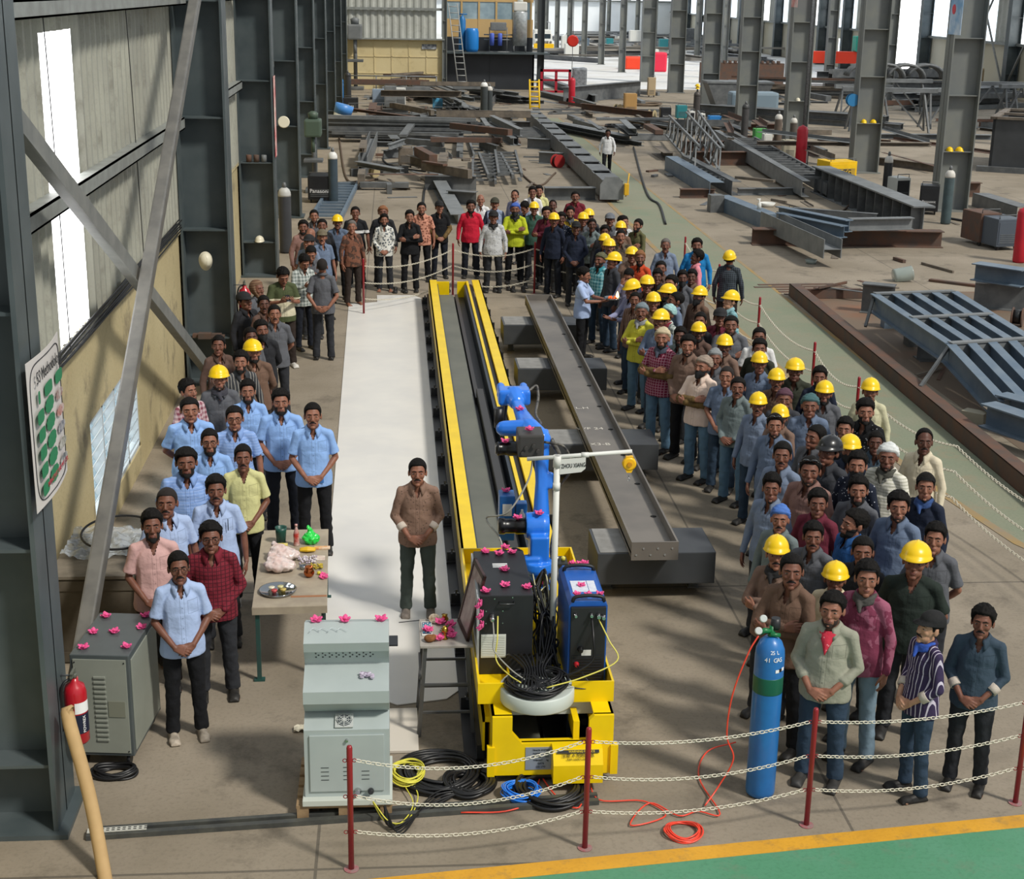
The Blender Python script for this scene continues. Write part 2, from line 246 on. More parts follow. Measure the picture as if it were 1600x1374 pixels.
 ('man in grey-green shirt and jeans with clasped hands at the front edge', 4.22, 17.42, 1.62, -44, 'clasp', 28, 10, 2, 'short', 'm', '-', None, 'gg', 1.0, 'jn', '1c1a18', 1.05, ''),
 ('man in yellow helmet above the maroon bandana', 4.76, 17.64, 1.65, -40, 'sides', 28, 10, 2, 'short', 'm', 'helmet', None, 'br2', 1.0, 'dg', '1c1a18', 0.97, ''),
 ('dark-skinned man in yellow helmet and dark olive shirt at the right rim', 5.11, 18.08, 1.67, -16, 'sides', 0, 10, 3, 'short', 'n', 'helmet', None, 'ol2', 0.45, 'dg', '1c1a18', 1.08, ''),
 ('bearded man in navy jacket at the right rim', 5.29, 17.58, 1.71, -17, 'sides', 0, 10, 2, 'full', 'b', '-', None, 'nv', 1.0, 'dg', '1c1a18', 0.95, ''),
 ('bearded man in yellow helmet and grey shirt in front of the navy jacket', 5.21, 17.06, 1.64, -17, 'sides', 0, 10, 2, 'short', 'b', 'helmet', None, 'gr', 1.0, 'dg', '1c1a18', 1.0, ''),
 ('man in dark maroon bandana and charcoal shirt', 4.69, 16.96, 1.59, -15, 'sides', 0, 10, 2, 'short', 'm', 'beanie', '563444', 'dg', 1.0, 'dg', '1c1a18', 1.05, ''),
 ('moustached man in yellow helmet and light blue-grey shirt at the front edge', 4.28, 16.62, 1.62, -44, 'sides', 28, 10, 2, 'short', 'm', 'helmet', None, 'gb3', 1.0, 'jd', '1c1a18', 0.97, ''),
 ('man in dark teal beanie and grey-blue shirt', 4.85, 16.41, 1.67, -16, 'sides', 0, 10, 2, 'short', 'n', 'beanie', '3e6468', 'gb', 1.0, 'dg', '1c1a18', 1.08, ''),
 ('man in yellow helmet and brown shirt hidden behind the man with raised sunglasses', 4.42, 16.11, 1.61, -40, 'fold', 28, 10, 2, 'short', 'n', 'helmet', None, 'br3', 1.0, 'jd', '1c1a18', 0.95, ''),
 ('man in blue-grey shirt with sunglasses pushed up on his hair, left of the crowd front', 4.23, 15.61, 1.67, -40, 'sides', 28, 10, 1, 'short', 's', '-', None, 'gb', 1.0, 'jl', '1c1a18', 1.0, 'S'),
 ('man in grey shirt glancing left mid-right crowd', 4.56, 15.2, 1.66, -57, 'sides', 0, 10, 2, 'short', 'n', '-', None, 'gr', 1.0, 'dg', '1c1a18', 1.05, ''),
 ('moustached man in light blue-grey shirt in the left front of the right crowd', 3.95, 14.22, 1.77, -46, 'sides', 28, 10, 2, 'short', 'm', '-', None, 'gb3', 1.0, 'jl', '1c1a18', 0.97, ''),
 ('man in brown shirt with sunglasses on his head', 4.1, 13.71, 1.77, -47, 'sides', 28, 10, 2, 'short', 's', '-', None, 'rose', 1.0, 'dg', '1c1a18', 1.08, 'S'),
 ('young man with a goatee and tall hair in blue-grey shirt at the left front', 3.65, 13.43, 1.68, -45, 'sides', 28, 10, 2, 'tuft', 'g', '-', None, 'gb3', 1.0, 'dg', '1c1a18', 0.95, ''),
 ('youth with floppy black hair behind the blue bandana man', 4.0, 13.03, 1.66, -42, 'sides', 28, 10, 2, 'full', 'n', '-', None, 'mr2', 1.0, 'dg', '1c1a18', 1.0, ''),
 ('man in glossy black helmet', 4.46, 14.34, 1.77, -47, 'sides', 0, 10, 2, 'short', 'n', 'helmet', 'hat_black', 'dg', 1.0, 'dg', '1c1a18', 1.05, ''),
 ('man in yellow helmet and pale olive shirt by the red chain post', 5.74, 16.95, 1.7, -19, 'sides', 0, 10, 2, 'short', 'm', 'helmet', None, 'cr2', 1.0, 'dg', '1c1a18', 0.97, ''),
 ('bearded man in black dotted shirt', 5.4, 16.05, 1.7, -39, 'sides', 28, 10, 1, 'tuft', 'b', '-', None, 'bkd', 1.0, 'dg', '1c1a18', 1.08, ''),
 ('very dark-skinned man in slate shirt behind the white cap', 5.22, 15.08, 1.62, -19, 'sides', 0, 10, 3, 'short', 'n', '-', None, 'sl', 1.0, 'dg', '1c1a18', 0.95, ''),
 ('man with black hair and visor half hidden behind a yellow helmet', 5.02, 15.58, 1.63, -53, 'sides', 28, 10, 1, 'full', 'n', '-', None, 'dk', 1.0, 'dg', '1c1a18', 1.0, ''),
 ('man in yellow helmet and black face mask', 4.82, 14.73, 1.66, -18, 'sides', 0, 10, 1, 'short', 'k', 'helmet', None, 'nv2', 1.0, 'dg', '1c1a18', 1.05, ''),
 ('man in dotted navy shirt pulling up a dark mask', 4.62, 13.84, 1.78, -48, 'sides', 28, 10, 1, 'full', 'k', '-', None, 'nvd', 1.0, 'dg', '1c1a18', 0.97, ''),
 ('man in white bandana and white striped shirt', 5.07, 14.25, 1.73, -50, 'sides', 28, 10, 2, 'short', 's', 'whitecap', 'dde0de', 'wst', 1.0, 'dg', '1c1a18', 1.08, 'N4a4a42'),
 ('moustached dark-skinned man in cream shirt at the far right rim', 5.64, 14.76, 1.74, -41, 'sides', 28, 10, 3, 'receding', 'm', '-', None, 'cr', 1.0, 'dg', '1c1a18', 0.95, ''),
 ('bearded man in dark grey short-sleeved shirt with a full black haircut', 4.47, 13.29, 1.7, -44, 'sides', 28, 10, 1, 'full', 'b', '-', None, 'gr', 0.45, 'dg', '1c1a18', 1.0, ''),
 ('young man with tousled hair in slate blue shirt', 4.71, 12.81, 1.7, -45, 'sides', 28, 10, 1, 'curly', 's', '-', None, 'gb', 1.0, 'dg', '1c1a18', 1.05, ''),
 ('man in black headband and navy shirt with a blue scarf', 5.17, 13.38, 1.7, -46, 'sides', 28, 10, 1, 'short', 'g', 'band', '101014', 'nv', 1.0, 'dg', '1c1a18', 0.97, 'N2c4c84'),
 ('bearded man in blue shirt looking left', 4.18, 12.53, 1.64, -78, 'sides', 0, 10, 1, 'full', 'b', '-', None, 'bl', 1.0, 'dg', '1c1a18', 1.08, ''),
 ('man in bright blue bandana and grey shirt at the left front', 3.56, 12.73, 1.61, -46, 'sides', 28, 10, 1, 'short', 'm', 'beanie', '4a76c4', 'gg', 1.0, 'dg', '1c1a18', 0.95, ''),
 ('man in dark grey shirt behind the brown-shirt pair', 3.74, 12.24, 1.62, -42, 'sides', 28, 10, 2, 'full', 'm', '-', None, 'gr', 1.0, 'dg', '1c1a18', 1.0, ''),
 ('man in black shirt behind the headband youth', 4.06, 11.81, 1.64, -44, 'sides', 28, 10, 2, 'short', 'm', '-', None, 'dk', 1.0, 'dg', '1c1a18', 1.05, ''),
 ('young man in grey polo at the right rim of the front', 4.76, 11.97, 1.7, -27, 'behind', 0, 10, 1, 'full', 'n', '-', None, 'gr', 0.45, 'dg', '1c1a18', 0.97, ''),
 ('youth in yellow helmet and dark green polo', 4.36, 11.34, 1.74, -26, 'behind', 0, 10, 2, 'short', 'n', 'helmet', None, 'gp', 0.45, 'dg', '1c1a18', 1.08, 'T'),
 ('man in yellow helmet and brown-grey shirt with folded arms at the front left', 3.27, 11.72, 1.67, -41, 'fold', 28, 10, 1, 'short', 'm', 'helmet', None, 'br3', 1.0, 'dg', '1c1a18', 0.95, 'N16171a'),
 ('moustached man in brown shirt with folded arms behind the blue gas cylinder', 3.24, 11.12, 1.76, -41, 'fold', 28, 10, 2, 'short', 'm', '-', None, 'br2', 1.0, 'bk', '1c1a18', 1.0, ''),
 ('man whose face is hidden under a yellow helmet behind the red kerchief youth', 3.71, 11.42, 1.54, -43, 'sides', 28, 10, 2, 'short', 'n', 'helmet', None, 'ylt', 1.0, 'jd', '1c1a18', 1.05, ''),
 ('youth in a headband and mottled maroon shirt with grey neck scarf', 3.81, 10.92, 1.77, -44, 'sides', 28, 10, 1, 'full', 'n', 'band', '22242a', 'mpk', 1.0, 'jl', '1c1a18', 0.97, 'N4a4844'),
 ('youth in olive-beige shirt with a red kerchief and printed jeans', 3.43, 10.58, 1.64, -28, 'clasp', 0, 10, 1, 'full', 's', '-', None, 'lgr', 0.8, 'jd', '2c2c2c', 1.08, 'K'),
 ('man in purple striped shirt, backward black cap and blue scarf', 4.13, 10.34, 1.58, -77, 'clasp', 0, 10, 4, 'short', 'm', 'cap', '0c0c0e', 'pst', 0.8, 'jd', '1c1a18', 0.95, 'WN2c54b4'),
 ('man in dark slate shirt with rolled cuffs at the far right front', 4.61, 10.44, 1.57, -29, 'clasp', 0, 10, 2, 'curly', 'm', '-', None, 'sl', 0.8, 'dg', '1c1a18', 1.0, 'W'),
 ('bearded man in light blue shirt left of the badge wearer, tallest in the blue group', -1.3, 16.46, 1.74, 5, 'clasp', 0, 10, 1, 'full', 'b', '-', None, 'lb', 0.45, 'nv', '1c1a18', 1.05, ''),
 ('person wrapped in a brown striped head scarf by the wall', -2.13, 23.24, 1.7, 50, 'sides', 0, 10, 2, 'none', 'n', 'hood', '6b5040', 'gr', 1.0, 'dg', '1c1a18', 0.97, ''),
 ('man in black cap turned away beside the red fire extinguisher', -2.25, 22.4, 1.68, 46, 'sides', 0, 10, 2, 'short', 'n', 'cap', '15161a', 'dk', 1.0, 'dg', '1c1a18', 1.08, ''),
 ('dark man in brown shirt behind the grey-shirt man with his hands behind', -1.94, 21.97, 1.72, 40, 'sides', -28, 10, 3, 'short', 'm', '-', None, 'br', 1.0, 'dg', '1c1a18', 0.95, ''),
 ('man in grey short-sleeved shirt with hands behind his back', -1.74, 21.38, 1.7, 10, 'behind', 0, 10, 1, 'short', 'm', '-', None, 'gr', 0.45, 'dg', '1c1a18', 1.0, ''),
 ('man in dark mask and black shirt beside the crowd on the left', -1.84, 20.36, 1.69, 20, 'behind', 0, 10, 2, 'full', 'k', '-', None, 'dk', 1.0, 'bn', '1c1a18', 1.05, ''),
 ('man with dark hair directly behind a yellow helmet by the left wall', -1.94, 19.84, 1.71, 46, 'sides', -28, 10, 3, 'short', 'n', '-', None, 'gr', 1.0, 'dg', '1c1a18', 0.97, ''),
 ('bearded man in yellow helmet and brown shirt left of the sheet', -1.84, 19.05, 1.7, 16, 'behind', 0, 10, 1, 'short', 'b', 'helmet', None, 'br2', 1.0, 'bn', '1c1a18', 1.08, ''),
 ('man in brown shirt against the dark wall column', -2.33, 19.41, 1.7, 27, 'sides', -28, 10, 2, 'short', 'n', '-', None, 'br', 1.0, 'dg', '1c1a18', 0.95, ''),
 ('curly-haired bearded man in striped shirt', -1.95, 18.5, 1.7, 26, 'sides', -28, 10, 1, 'curly', 'b', '-', None, 'gst', 1.0, 'dg', '1c1a18', 1.0, ''),
 ('man in yellow helmet and dark grey shirt with a neck scarf on the left', -2.13, 17.66, 1.7, 7, 'sides', 0, 10, 1, 'short', 's', 'helmet', None, 'gr', 1.0, 'dg', '1c1a18', 1.05, 'N3a3a44'),
 ('man in pink and white check shirt looking right by the wall', -2.41, 17.1, 1.7, 48, 'sides', 0, 10, 1, 'full', 's', '-', None, 'pkc', 0.45, 'dg', '1c1a18', 0.97, ''),
 ('stout man in sky blue shirt at the wall side', -2.3, 16.27, 1.7, 13, 'behind', 0, 10, 1, 'short', 'n', '-', None, 'lb', 0.45, 'dg', '1c1a18', 1.15, ''),
 ('smiling bearded man in light blue shirt behind the one with spectacles', -1.73, 17.06, 1.7, 6, 'sides', 0, 10, 1, 'full', 'b', '-', None, 'lb', 0.45, 'dg', '1c1a18', 0.95, ''),
 ('man in light blue shirt with a blue badge beside the white sheet', -0.91, 15.89, 1.74, 3, 'clasp', 0, 10, 1, 'short', 'm', '-', None, 'lb', 0.45, 'bk', '1c1a18', 1.0, 'B'),
 ('bespectacled man in light blue shirt in the middle of the blue group', -1.77, 15.92, 1.7, 6, 'sides', 0, 10, 1, 'short', 'gG', '-', None, 'lb2', 0.45, 'dg', '1c1a18', 1.05, ''),
 ('bespectacled bearded man in light blue shirt nearer the wall', -1.94, 15.04, 1.7, 7, 'sides', 0, 10, 1, 'short', 'bG', '-', None, 'lb', 0.45, 'dg', '1c1a18', 0.97, ''),
 ('bearded man in light blue shirt in front of the stout man', -2.09, 14.34, 1.7, 8, 'sides', 0, 10, 2, 'full', 'b', '-', None, 'lb2', 0.45, 'dg', '1c1a18', 1.15, ''),
 ('man in pale yellow polo with clasped hands beside the table', -1.54, 14.48, 1.7, 6, 'clasp', 0, 10, 2, 'short', 'm', '-', None, 'yp', 0.45, 'bk', 'e0dcd4', 0.95, 'T'),
 ('man in pale blue shirt with a pen in his pocket', -1.7, 13.48, 1.7, 7, 'sides', 0, 10, 2, 'full', 'm', '-', None, 'lb3', 0.45, 'dg', '1c1a18', 1.0, 'p'),
 ('shaven-headed man in pale blue shirt by the crate', -2.11, 13.13, 1.7, 29, 'sides', -28, 10, 2, 'buzz', 'm', '-', None, 'lb3', 0.45, 'dg', '1c1a18', 1.05, ''),
 ('bearded man in pink polo behind the grey cabinet', -2.15, 12.52, 1.7, 10, 'clasp', 0, 10, 2, 'full', 'b', '-', None, 'pkp', 0.45, 'bn', '1c1a18', 0.97, 'T'),
 ('bespectacled man in maroon check shirt with clasped hands', -1.62, 12.35, 1.64, 7, 'clasp', 0, 10, 2, 'full', 'nG', '-', None, 'mrc', 1.0, 'dg', '101012', 1.08, ''),
 ('bespectacled man in pale blue shirt and grey clogs at the front left', -1.79, 11.58, 1.67, 14, 'clasp', 0, 10, 2, 'short', 'mG', '-', None, 'lb3', 0.45, 'bk', 'b8ac9c', 0.95, ''),
 ('moustached man in brown patterned shirt standing on the white sheet', 0.22, 14.11, 1.65, -1, 'clasp', 0, 10, 1, 'short', 'm', '-', None, 'brf', 0.8, 'gn', '8a8078', 1.0, 'W'),
 ('man in white shirt walking alone on the rear green walkway', 7.38, 51.52, 1.56, -8, 'walk', 0, 0, 3, 'short', 'n', '-', None, 'wh', 1.0, 'bk', '1c1a18', 1.05, ''),
]
# ================================================================ THE HALL
def grime(name, c1, c2, rough=.85, sc=.7, joints=None, stains='3a342c', samount=.35, bump=.15):
    """floor / wall surface: two tones, fine speckle, stains, optional joint lines in world metres"""
    m = bpy.data.materials.new(name); m.use_nodes = True; nt = m.node_tree; N = nt.nodes; L = nt.links; b = N['Principled BSDF']; b.inputs['Roughness'].default_value = rough
    tc = N.new('ShaderNodeTexCoord'); V = tc.outputs['Object']
    def noi(s, d=6, r=.6): n = N.new('ShaderNodeTexNoise'); n.inputs['Scale'].default_value = s; n.inputs['Detail'].default_value = d; n.inputs['Roughness'].default_value = r; L.new(V, n.inputs['Vector']); return n.outputs[0]
    def ramp(x, a, bb): r = N.new('ShaderNodeMapRange'); r.inputs[1].default_value = a; r.inputs[2].default_value = bb; L.new(x, r.inputs[0]); return r.outputs[0]
    def mx(f, a, bc):
        n = N.new('ShaderNodeMix'); n.data_type = 'RGBA'; L.new(f, n.inputs[0])
        for k, v in ((6,a),(7,bc)):
            if isinstance(v, tuple): n.inputs[k].default_value = v
            else: L.new(v, n.inputs[k])
        return n.outputs[2]
    cur = mx(ramp(noi(sc), .35, .65), hexc(c1), hexc(c2)); f = noi(28, 3)
    dark = tuple(v*.72 for v in hexc(c1)[:3])+(1,)
    cur = mx(math_node(nt,'MULTIPLY', ramp(f,.5,.75), .5), cur, dark)
    cur = mx(math_node(nt,'MULTIPLY', ramp(noi(sc*2.7, 8, .7), .54, .68), samount), cur, hexc(stains))
    if joints:
        sx = N.new('ShaderNodeSeparateXYZ'); L.new(V, sx.inputs[0]); jx, jy = joints
        a = math_node(nt,'LESS_THAN', math_node(nt,'PINGPONG', math_node(nt,'ADD', sx.outputs[0], .6), jx/2), .012); c = math_node(nt,'LESS_THAN', math_node(nt,'PINGPONG', math_node(nt,'ADD', sx.outputs[1], .9), jy/2), .014)
        cur = mx(math_node(nt,'MULTIPLY', math_node(nt,'MAXIMUM', a, c), .55), cur, (.03,.028,.025,1))
    L.new(cur, b.inputs['Base Color']); bp = N.new('ShaderNodeBump'); bp.inputs['Strength'].default_value = bump; bp.inputs['Distance'].default_value = .02; L.new(f, bp.inputs['Height']); L.new(bp.outputs[0], b.inputs['Normal'])
    MATS[name] = m; return m
concrete = grime('concrete_floor', '7f7565', '968b7b', joints=(4.1,5.2), sc=.45, samount=.5)
paint_green = grime('green_floor_paint', '4c8a66', '568f70', rough=.6, sc=1.3, stains='6f7a66', samount=.4)
paint_green_old = grime('worn_green_paint', '77806a', '858470', rough=.8, sc=.6, stains='8a7d66', samount=.7)
paint_yellow = grime('yellow_line_paint', 'd9a02c', 'c99228', rough=.6, sc=2, stains='7a6a48', samount=.5)
plaster = grime('stained_plaster', 'b5a67e', 'c2b48c', sc=.6, stains='6e6454', samount=.7)
clad = grime('grey_cladding', 'a5a598', '94948a', rough=.55, sc=.8, stains='5e5a50', samount=.45, bump=.05)
clad_in = grime('dusty_cladding', 'b8bab2', 'a6a8a2', rough=.6, sc=.8, stains='6e6a60', samount=.35, bump=.05)
st_paint_shade = mat('column_paint_shaded', '424c4f', .45, col2='5c6466', scale=1.5, mix=.6, bump=.05)  # column grey darkened to hold the back-lit shading
st_paint_lit = mat('column_paint_lit', '6e7272', .5, col2='7e8078', scale=1.2, mix=.7)  # column grey in a lighter, lit tone
girt_m = mat('girt_steel', '8d918e', .5, col2='6d6f6a', scale=5, mix=.6)
brace_m = mat('brace_steel', '6e716f', .45, col2='8a8a86', scale=4, mix=.6)
day = mat('translucent_daylight_sheet', 'ffffff', .5, emis=3.2)
day_soft = mat('translucent_daylight_sheet_soft', 'e8f4ff', .5, emis=1.6)
steel_dark = mat('mill_steel', '55585a', .5, metal=.1, col2='707272', scale=3, mix=.8)
steel_grey = mat('grey_primed_steel', '7a7d7e', .5, col2='606466', scale=2.5, mix=.8)
steel_blue = mat('blue_grey_steel', '56687a', .45, col2='6e7c88', scale=2.5, mix=.8)
steel_rust = mat('rusty_steel', '66493a', .8, col2='504640', scale=3, mix=.9)
steel_tan = mat('dusty_steel', '7a6f62', .75, col2='5a544c', scale=3, mix=.9)
def flat(name, pts, m, z=.004):
    bm = BM(); vs = [bm.verts.new(Vector((p[0],p[1],z))) for p in pts]; lo = [bm.verts.new(Vector((p[0],p[1],z-.003))) for p in pts]; bm.faces.new(vs); bm.faces.new(lo[::-1]); n = len(pts)
    for i in range(n): bm.faces.new((vs[i], lo[i], lo[(i+1)%n], vs[(i+1)%n]))
    return struct(obj(name, fixn(bm), m))
bm = BM(); box(bm, -3.6, 42, 5, 225, -.2, 0); struct(obj('floor', bm, concrete))
# near green walkway, its yellow edge line
ya, yb = Vector((-3.3,8.98,0)), Vector((9.5,10.52,0)); dn = Vector((.12,-1,0)).normalized()
flat('trim_1', [ya+dn*.17, ya+dn*4, yb+dn*4, yb+dn*.17], paint_green); flat('trim_2', [ya, ya+dn*.17, yb+dn*.17, yb], paint_yellow, .006)
# long walkway on the right running to the back
LE = [(8.9,13.2),(7.9,14.6),(7.39,15.85),(7.12,17.7),(6.66,23.2),(6.6,30),(6.57,36),(6.55,75)]
flat('trim_3', [(8.2,75)]+[(x,y) for x,y in LE[::-1]]+[(12,12.2),(9.6,15.5),(8.5,17.5),(8.2,20)], paint_green_old)
flat('trim_4', [(x,y) for x,y in LE]+[(x-.13,y) for x,y in LE[::-1]], mat('faded_line','9a7f4c',.85,col2='8a7d6a',scale=2,mix=.9), .006)
flat('trim_5', [(8.2,20),(8.28,20),(8.28,75),(8.2,75)], mat('faded_line','9a7f4c'), .006)
# rear yard bay floor, whitened to carry the bright light there
flat('trim_6', [(9.2,98),(38.8,98),(38.8,214),(-3,214),(-3,98.5),(9.2,98.5)], grime('lit_rear_floor','dadcde','cccac4',sc=.2,stains='8f8c86',samount=.4), .003)
def corrugated(bm, x, y0, y1, z0, z1, pitch=.30, d=.05, axis='Y', sgn=1, mi=0):
    n = int((y1-y0)/pitch*4)+1; pr = (0,0,1,1); top = []; bot = []
    for i in range(n+1):
        y = y0+(y1-y0)*i/n; o = d*pr[i%4]*sgn
        p = (x+o, y) if axis == 'Y' else (y, x+o)
        top.append(bm.verts.new((p[0],p[1],z1))); bot.append(bm.verts.new((p[0],p[1],z0)))
    for i in range(n): bm.faces.new((bot[i],bot[i+1],top[i+1],top[i])).material_index = mi
XW = -3.35
bm = BM(); corrugated(bm, XW, 4, 14.62, 2.5, 9); corrugated(bm, XW, 16.32, 100, 2.5, 9); corrugated(bm, XW, 14.62, 16.32, 5.70, 9); corrugated(bm, XW, 14.62, 16.32, 2.5, 2.64)
struct(obj('wall_left', bm, clad))
bm = BM(); box(bm, XW-.22, XW, 4, 15.95, 0, 2.5); box(bm, XW-.22, XW, 19.08, 100, 0, 2.5); box(bm, XW-.22, XW, 15.95, 19.08, 0, .30); box(bm, XW-.22, XW, 15.95, 19.08, 1.52, 2.5); box(bm, XW-.22, XW+.04, 4, 100, 2.44, 2.52)
struct(obj('wall_left_masonry', bm, plaster))
bm = BM(); corrugated(bm, XW-.01, 14.60, 16.34, 2.62, 5.72, pitch=.3, d=.02); struct(obj('window_1', bm, day))
# low wall window with louvres and bars
bm = BM(); y0, y1, z0, z1 = 15.95, 19.08, .30, 1.52
for a in (y0, y1-.06, (y0+y1)/2-.03, y0+.78, y1-.84): box(bm, XW-.16, XW-.02, a, a+.06, z0, z1)
for a in (z0, z1-.05): box(bm, XW-.16, XW-.02, y0, y1, a, a+.05)
for k in range(8): a = z0+.10+k*.14; tube(bm, [(XW-.03,y0,a),(XW-.03,y1,a)], .008, 6)
w = struct(obj('window_2', bm, mat('white_window_frame','c4ccd0',.5)))
for k in range(8):
    bm = BM(); z = z0+.08+k*.145; box(bm, XW-.12, XW-.115, y0+.06, y1-.06, 0, .12, M=Matrix.Translation((XW-.12,0,z)) @ Matrix.Rotation(R(-28),4,'Y') @ Matrix.Translation((-(XW-.12),0,0)))
    struct(obj('window_louvre', bm, mat('louvre_glass','d4e6ee',.15,trans=.8), w))
bm = BM(); box(bm, XW-2.2, XW-2.1, 8, 40, -1, 6); struct(obj('outside_daylight_glow', bm, day_soft))  # glowing board added outside as the window's bright daylight
# girts, conduit, cable bundle on the left wall
for k,(za,zb,d) in enumerate(((4.05,4.22,.16),(5.86,6.02,.26))):
    for ya_, yb_ in ((8,10.0),(10.9,23.2),(24.2,32.2),(33.2,41),(42,50),(51,59),(60,68),(69,77),(78,86)):
        bm = BM(); box(bm, XW+.04, XW+.04+d, ya_, yb_, za, za+.02); box(bm, XW+.04+d-.02, XW+.04+d, ya_, yb_, za, zb); box(bm, XW+.04, XW+.04+d, ya_, yb_, zb-.02, zb)
        struct(obj('trim_7', bm, girt_m))
random.seed(4)
for k in range(9):
    bm = BM(); zz = 2.54+.022*k; tube(bm, polyline([(XW+.07+random.uniform(0,.04), 6+j*3.4, zz+random.uniform(-.03,.03)) for j in range(6)], 4), .011, 6)
    tag(obj('electric_cable', bm, mat('black_cable','17181a',.5)), 'black cable clipped in the bundle along the left wall ledge', 'cable', 'cable bundle on the left wall')
for k,(p,q) in enumerate((((XW+.08,14.3,9),(XW+.08,14.9,2.6)),((XW+.08,18.6,9),(XW+.08,19.6,2.6)))):
    bm = BM(); tube(bm, polyline([p,(Vector(p)+Vector(q))/2+Vector((.02,.06,0)),q],6), .006, 5); tag(obj('hanging_wire', bm, mat('black_cable','17181a',.5)), ['thin wire hanging in front of the bright wall sheet','thin wire hanging on the grey cladding between sheet and second column'][k], 'wire')
# ---- columns
def column(x, y, depth, side, top=11, zs=.7, dz=1.72, m=None, bw=.6, web_mirror=1):
    """built-up I column: web faces along Y, flanges face along X; side +1: x is the inner face"""
    bm = BM(); xi, xo = (x, x-depth) if side > 0 else (x-depth/2, x+depth/2); a, b = min(xi,xo), max(xi,xo)
    box(bm, a, b, y-.012, y+.012, 0, top)
    box(bm, a, a+.035, y-bw/2, y+bw/2, 0, top); box(bm, b-.035, b, y-bw/2, y+bw/2, 0, top)
    z = zs
    while z < top: box(bm, a+.03, b-.03, y-bw/2+.04, y+bw/2-.04, z, z+.025); z += dz
    box(bm, a-.08, b+.08, y-bw/2-.06, y+bw/2+.06, 0, .04)
    return tag(obj('steel_column', bm, m or st_paint_shade), '', 'column')
LC = [10.35,23.6,32.8,41.5,50.5,59.5,68.5,77.5,86.5]
nm = ['nearest','second','third','fourth','fifth','sixth','seventh','eighth','ninth']
for k, y in enumerate(LC):
    o = column(-2.55, y, .76, 1, zs=.75 if k else .55); o['label'] = f'{nm[k]} grey steel wall column counted from the camera on the left'; o['group'] = 'left wall columns'
RC = [(16.6,43.4),(16.9,52.9),(17.2,63.6),(17.5,74.2),(17.8,84.6),(17.8,95),(17.8,106)]
for k,(x,y) in enumerate(RC):
    o = column(x, y, .95, 0, top=14, zs=1.75, dz=1.62, m=st_paint_lit); o['label'] = f'{nm[k]} tall grey column of the right-hand row'; o['group'] = 'right row columns'
for k, y in enumerate((118,130,142,154,166,178,190,202)):
    for x, g in ((17.8,'middle'),(28.5,'right')):
        o = column(x, y, .5, 0, top=16, zs=1.7, dz=1.7, m=st_paint_lit, bw=.4); o['label'] = f'distant grey column deep in the {g} rear bay'; o['group'] = f'distant {g} bay columns'
for k, y in enumerate((62,74,86,98,108)):
    o = column(28.5, y, .6, 0, top=16, zs=1.7, dz=1.7, m=st_paint_lit, bw=.45); o['label'] = f'{nm[k]} grey column of the far right row beyond the big column row'; o['group'] = 'far right row columns'
# ---- braces between the first two left columns
bm = BM(); a, b = Vector((-2.83,10.7,5.62)), Vector((-2.83,23.35,-.05+.12)); bar(bm, a, b, .02, .17); bar(bm, a+Vector((-.08,0,.0)), b+Vector((-.08,0,0)), .16, .02)
tag(obj('diagonal_brace', bm, brace_m), 'grey steel angle brace falling from the nearest column to the foot of the second', 'brace')
bm = BM(); a, b = Vector((-2.70,22.3,6.4)), Vector((-2.70,11.3,.30)); bar(bm, a, b, .14, .17, bev=.02)
tag(obj('diagonal_brace', bm, mat('brace_dark','5d5c59',.4,col2='77756f',scale=4,mix=.6)), 'dark box-section brace crossing in front of the wall window', 'brace')
# ---- back partition of the left bay (cream cabin, grey wall above, black store room)
cream = grime('cream_panels','cdbb8c','d6c79c',sc=.3,stains='a08c60',samount=.5); blackp = mat('black_panel','23262b',.5,col2='2e3238',scale=.4,mix=.8)
YB = 95.0
bm = BM(); box(bm, -3.3, 3.15, YB, YB+.2, 0, 3.0)
for k in range(7): box(bm, -3.3+k*1.07, -3.24+k*1.07, YB-.03, YB, 0, 3.0)
for z in (.95,1.95,2.96): box(bm, -3.3, 3.15, YB-.03, YB, z, z+.05)
struct(obj('wall_back_cream', bm, cream))
bm = BM(); corrugated(bm, YB+.1, -3.3, 2.7, 3.0, 12, pitch=.45, d=.06, axis='X', sgn=-1); struct(obj('wall_back_cladding', bm, clad_in))
bm = BM(); box(bm, -3.3, 3.2, YB-.12, YB, 4.75, 4.9); box(bm, -3.3, 3.2, YB-.3, YB+.1, 3.0, 3.08); struct(obj('trim_8', bm, girt_m))
o = column(3.2, YB-.1, .3, 0, top=12, m=st_paint_lit, bw=.3); o['label'] = 'slim grey post between the cream cabin and the black store room'
bm = BM(); box(bm, 3.2, 8.9, YB+1, YB+1.1, 0, 2.2); box(bm, 8.8, 8.9, YB+1, YB+8, 0, 2.2); box(bm, 6.1, 6.16, YB+.97, YB+1.02, 0, 2.2); struct(obj('wall_store_room', bm, blackp))
bm = BM(); box(bm, 3.2, 9.8, YB+.2, YB+2.4, 2.2, 2.3); struct(obj('trim_9', bm, st_paint_shade))
bm = BM(); box(bm, 3.2, 8.9, YB+2.4, YB+2.5, 2.3, 3.15); struct(obj('wall_office_base', bm, blackp))
bm = BM(); box(bm, 3.2, 8.9, YB+2.42, YB+2.52, 3.15, 4.25); box(bm, 3.2, 8.9, YB+2.42, YB+2.52, 5.3, 8)
for k in range(6): box(bm, 3.2+k*1.10, 3.32+k*1.10, YB+2.4, YB+2.52, 3.15, 5.4)
struct(obj('wall_office', bm, mat('office_panel','cfae78',.6,col2='c4a068',scale=.6,mix=.8)))
for k in range(5):
    bm = BM(); box(bm, 3.32+k*1.10, 4.30+k*1.10, YB+2.46, YB+2.49, 4.25, 5.3); struct(obj('window_%d' % (3+k), bm, mat('office_glass','8fa8b4',.1,trans=.3,col2='c8dce4',scale=.8,mix=.8)))
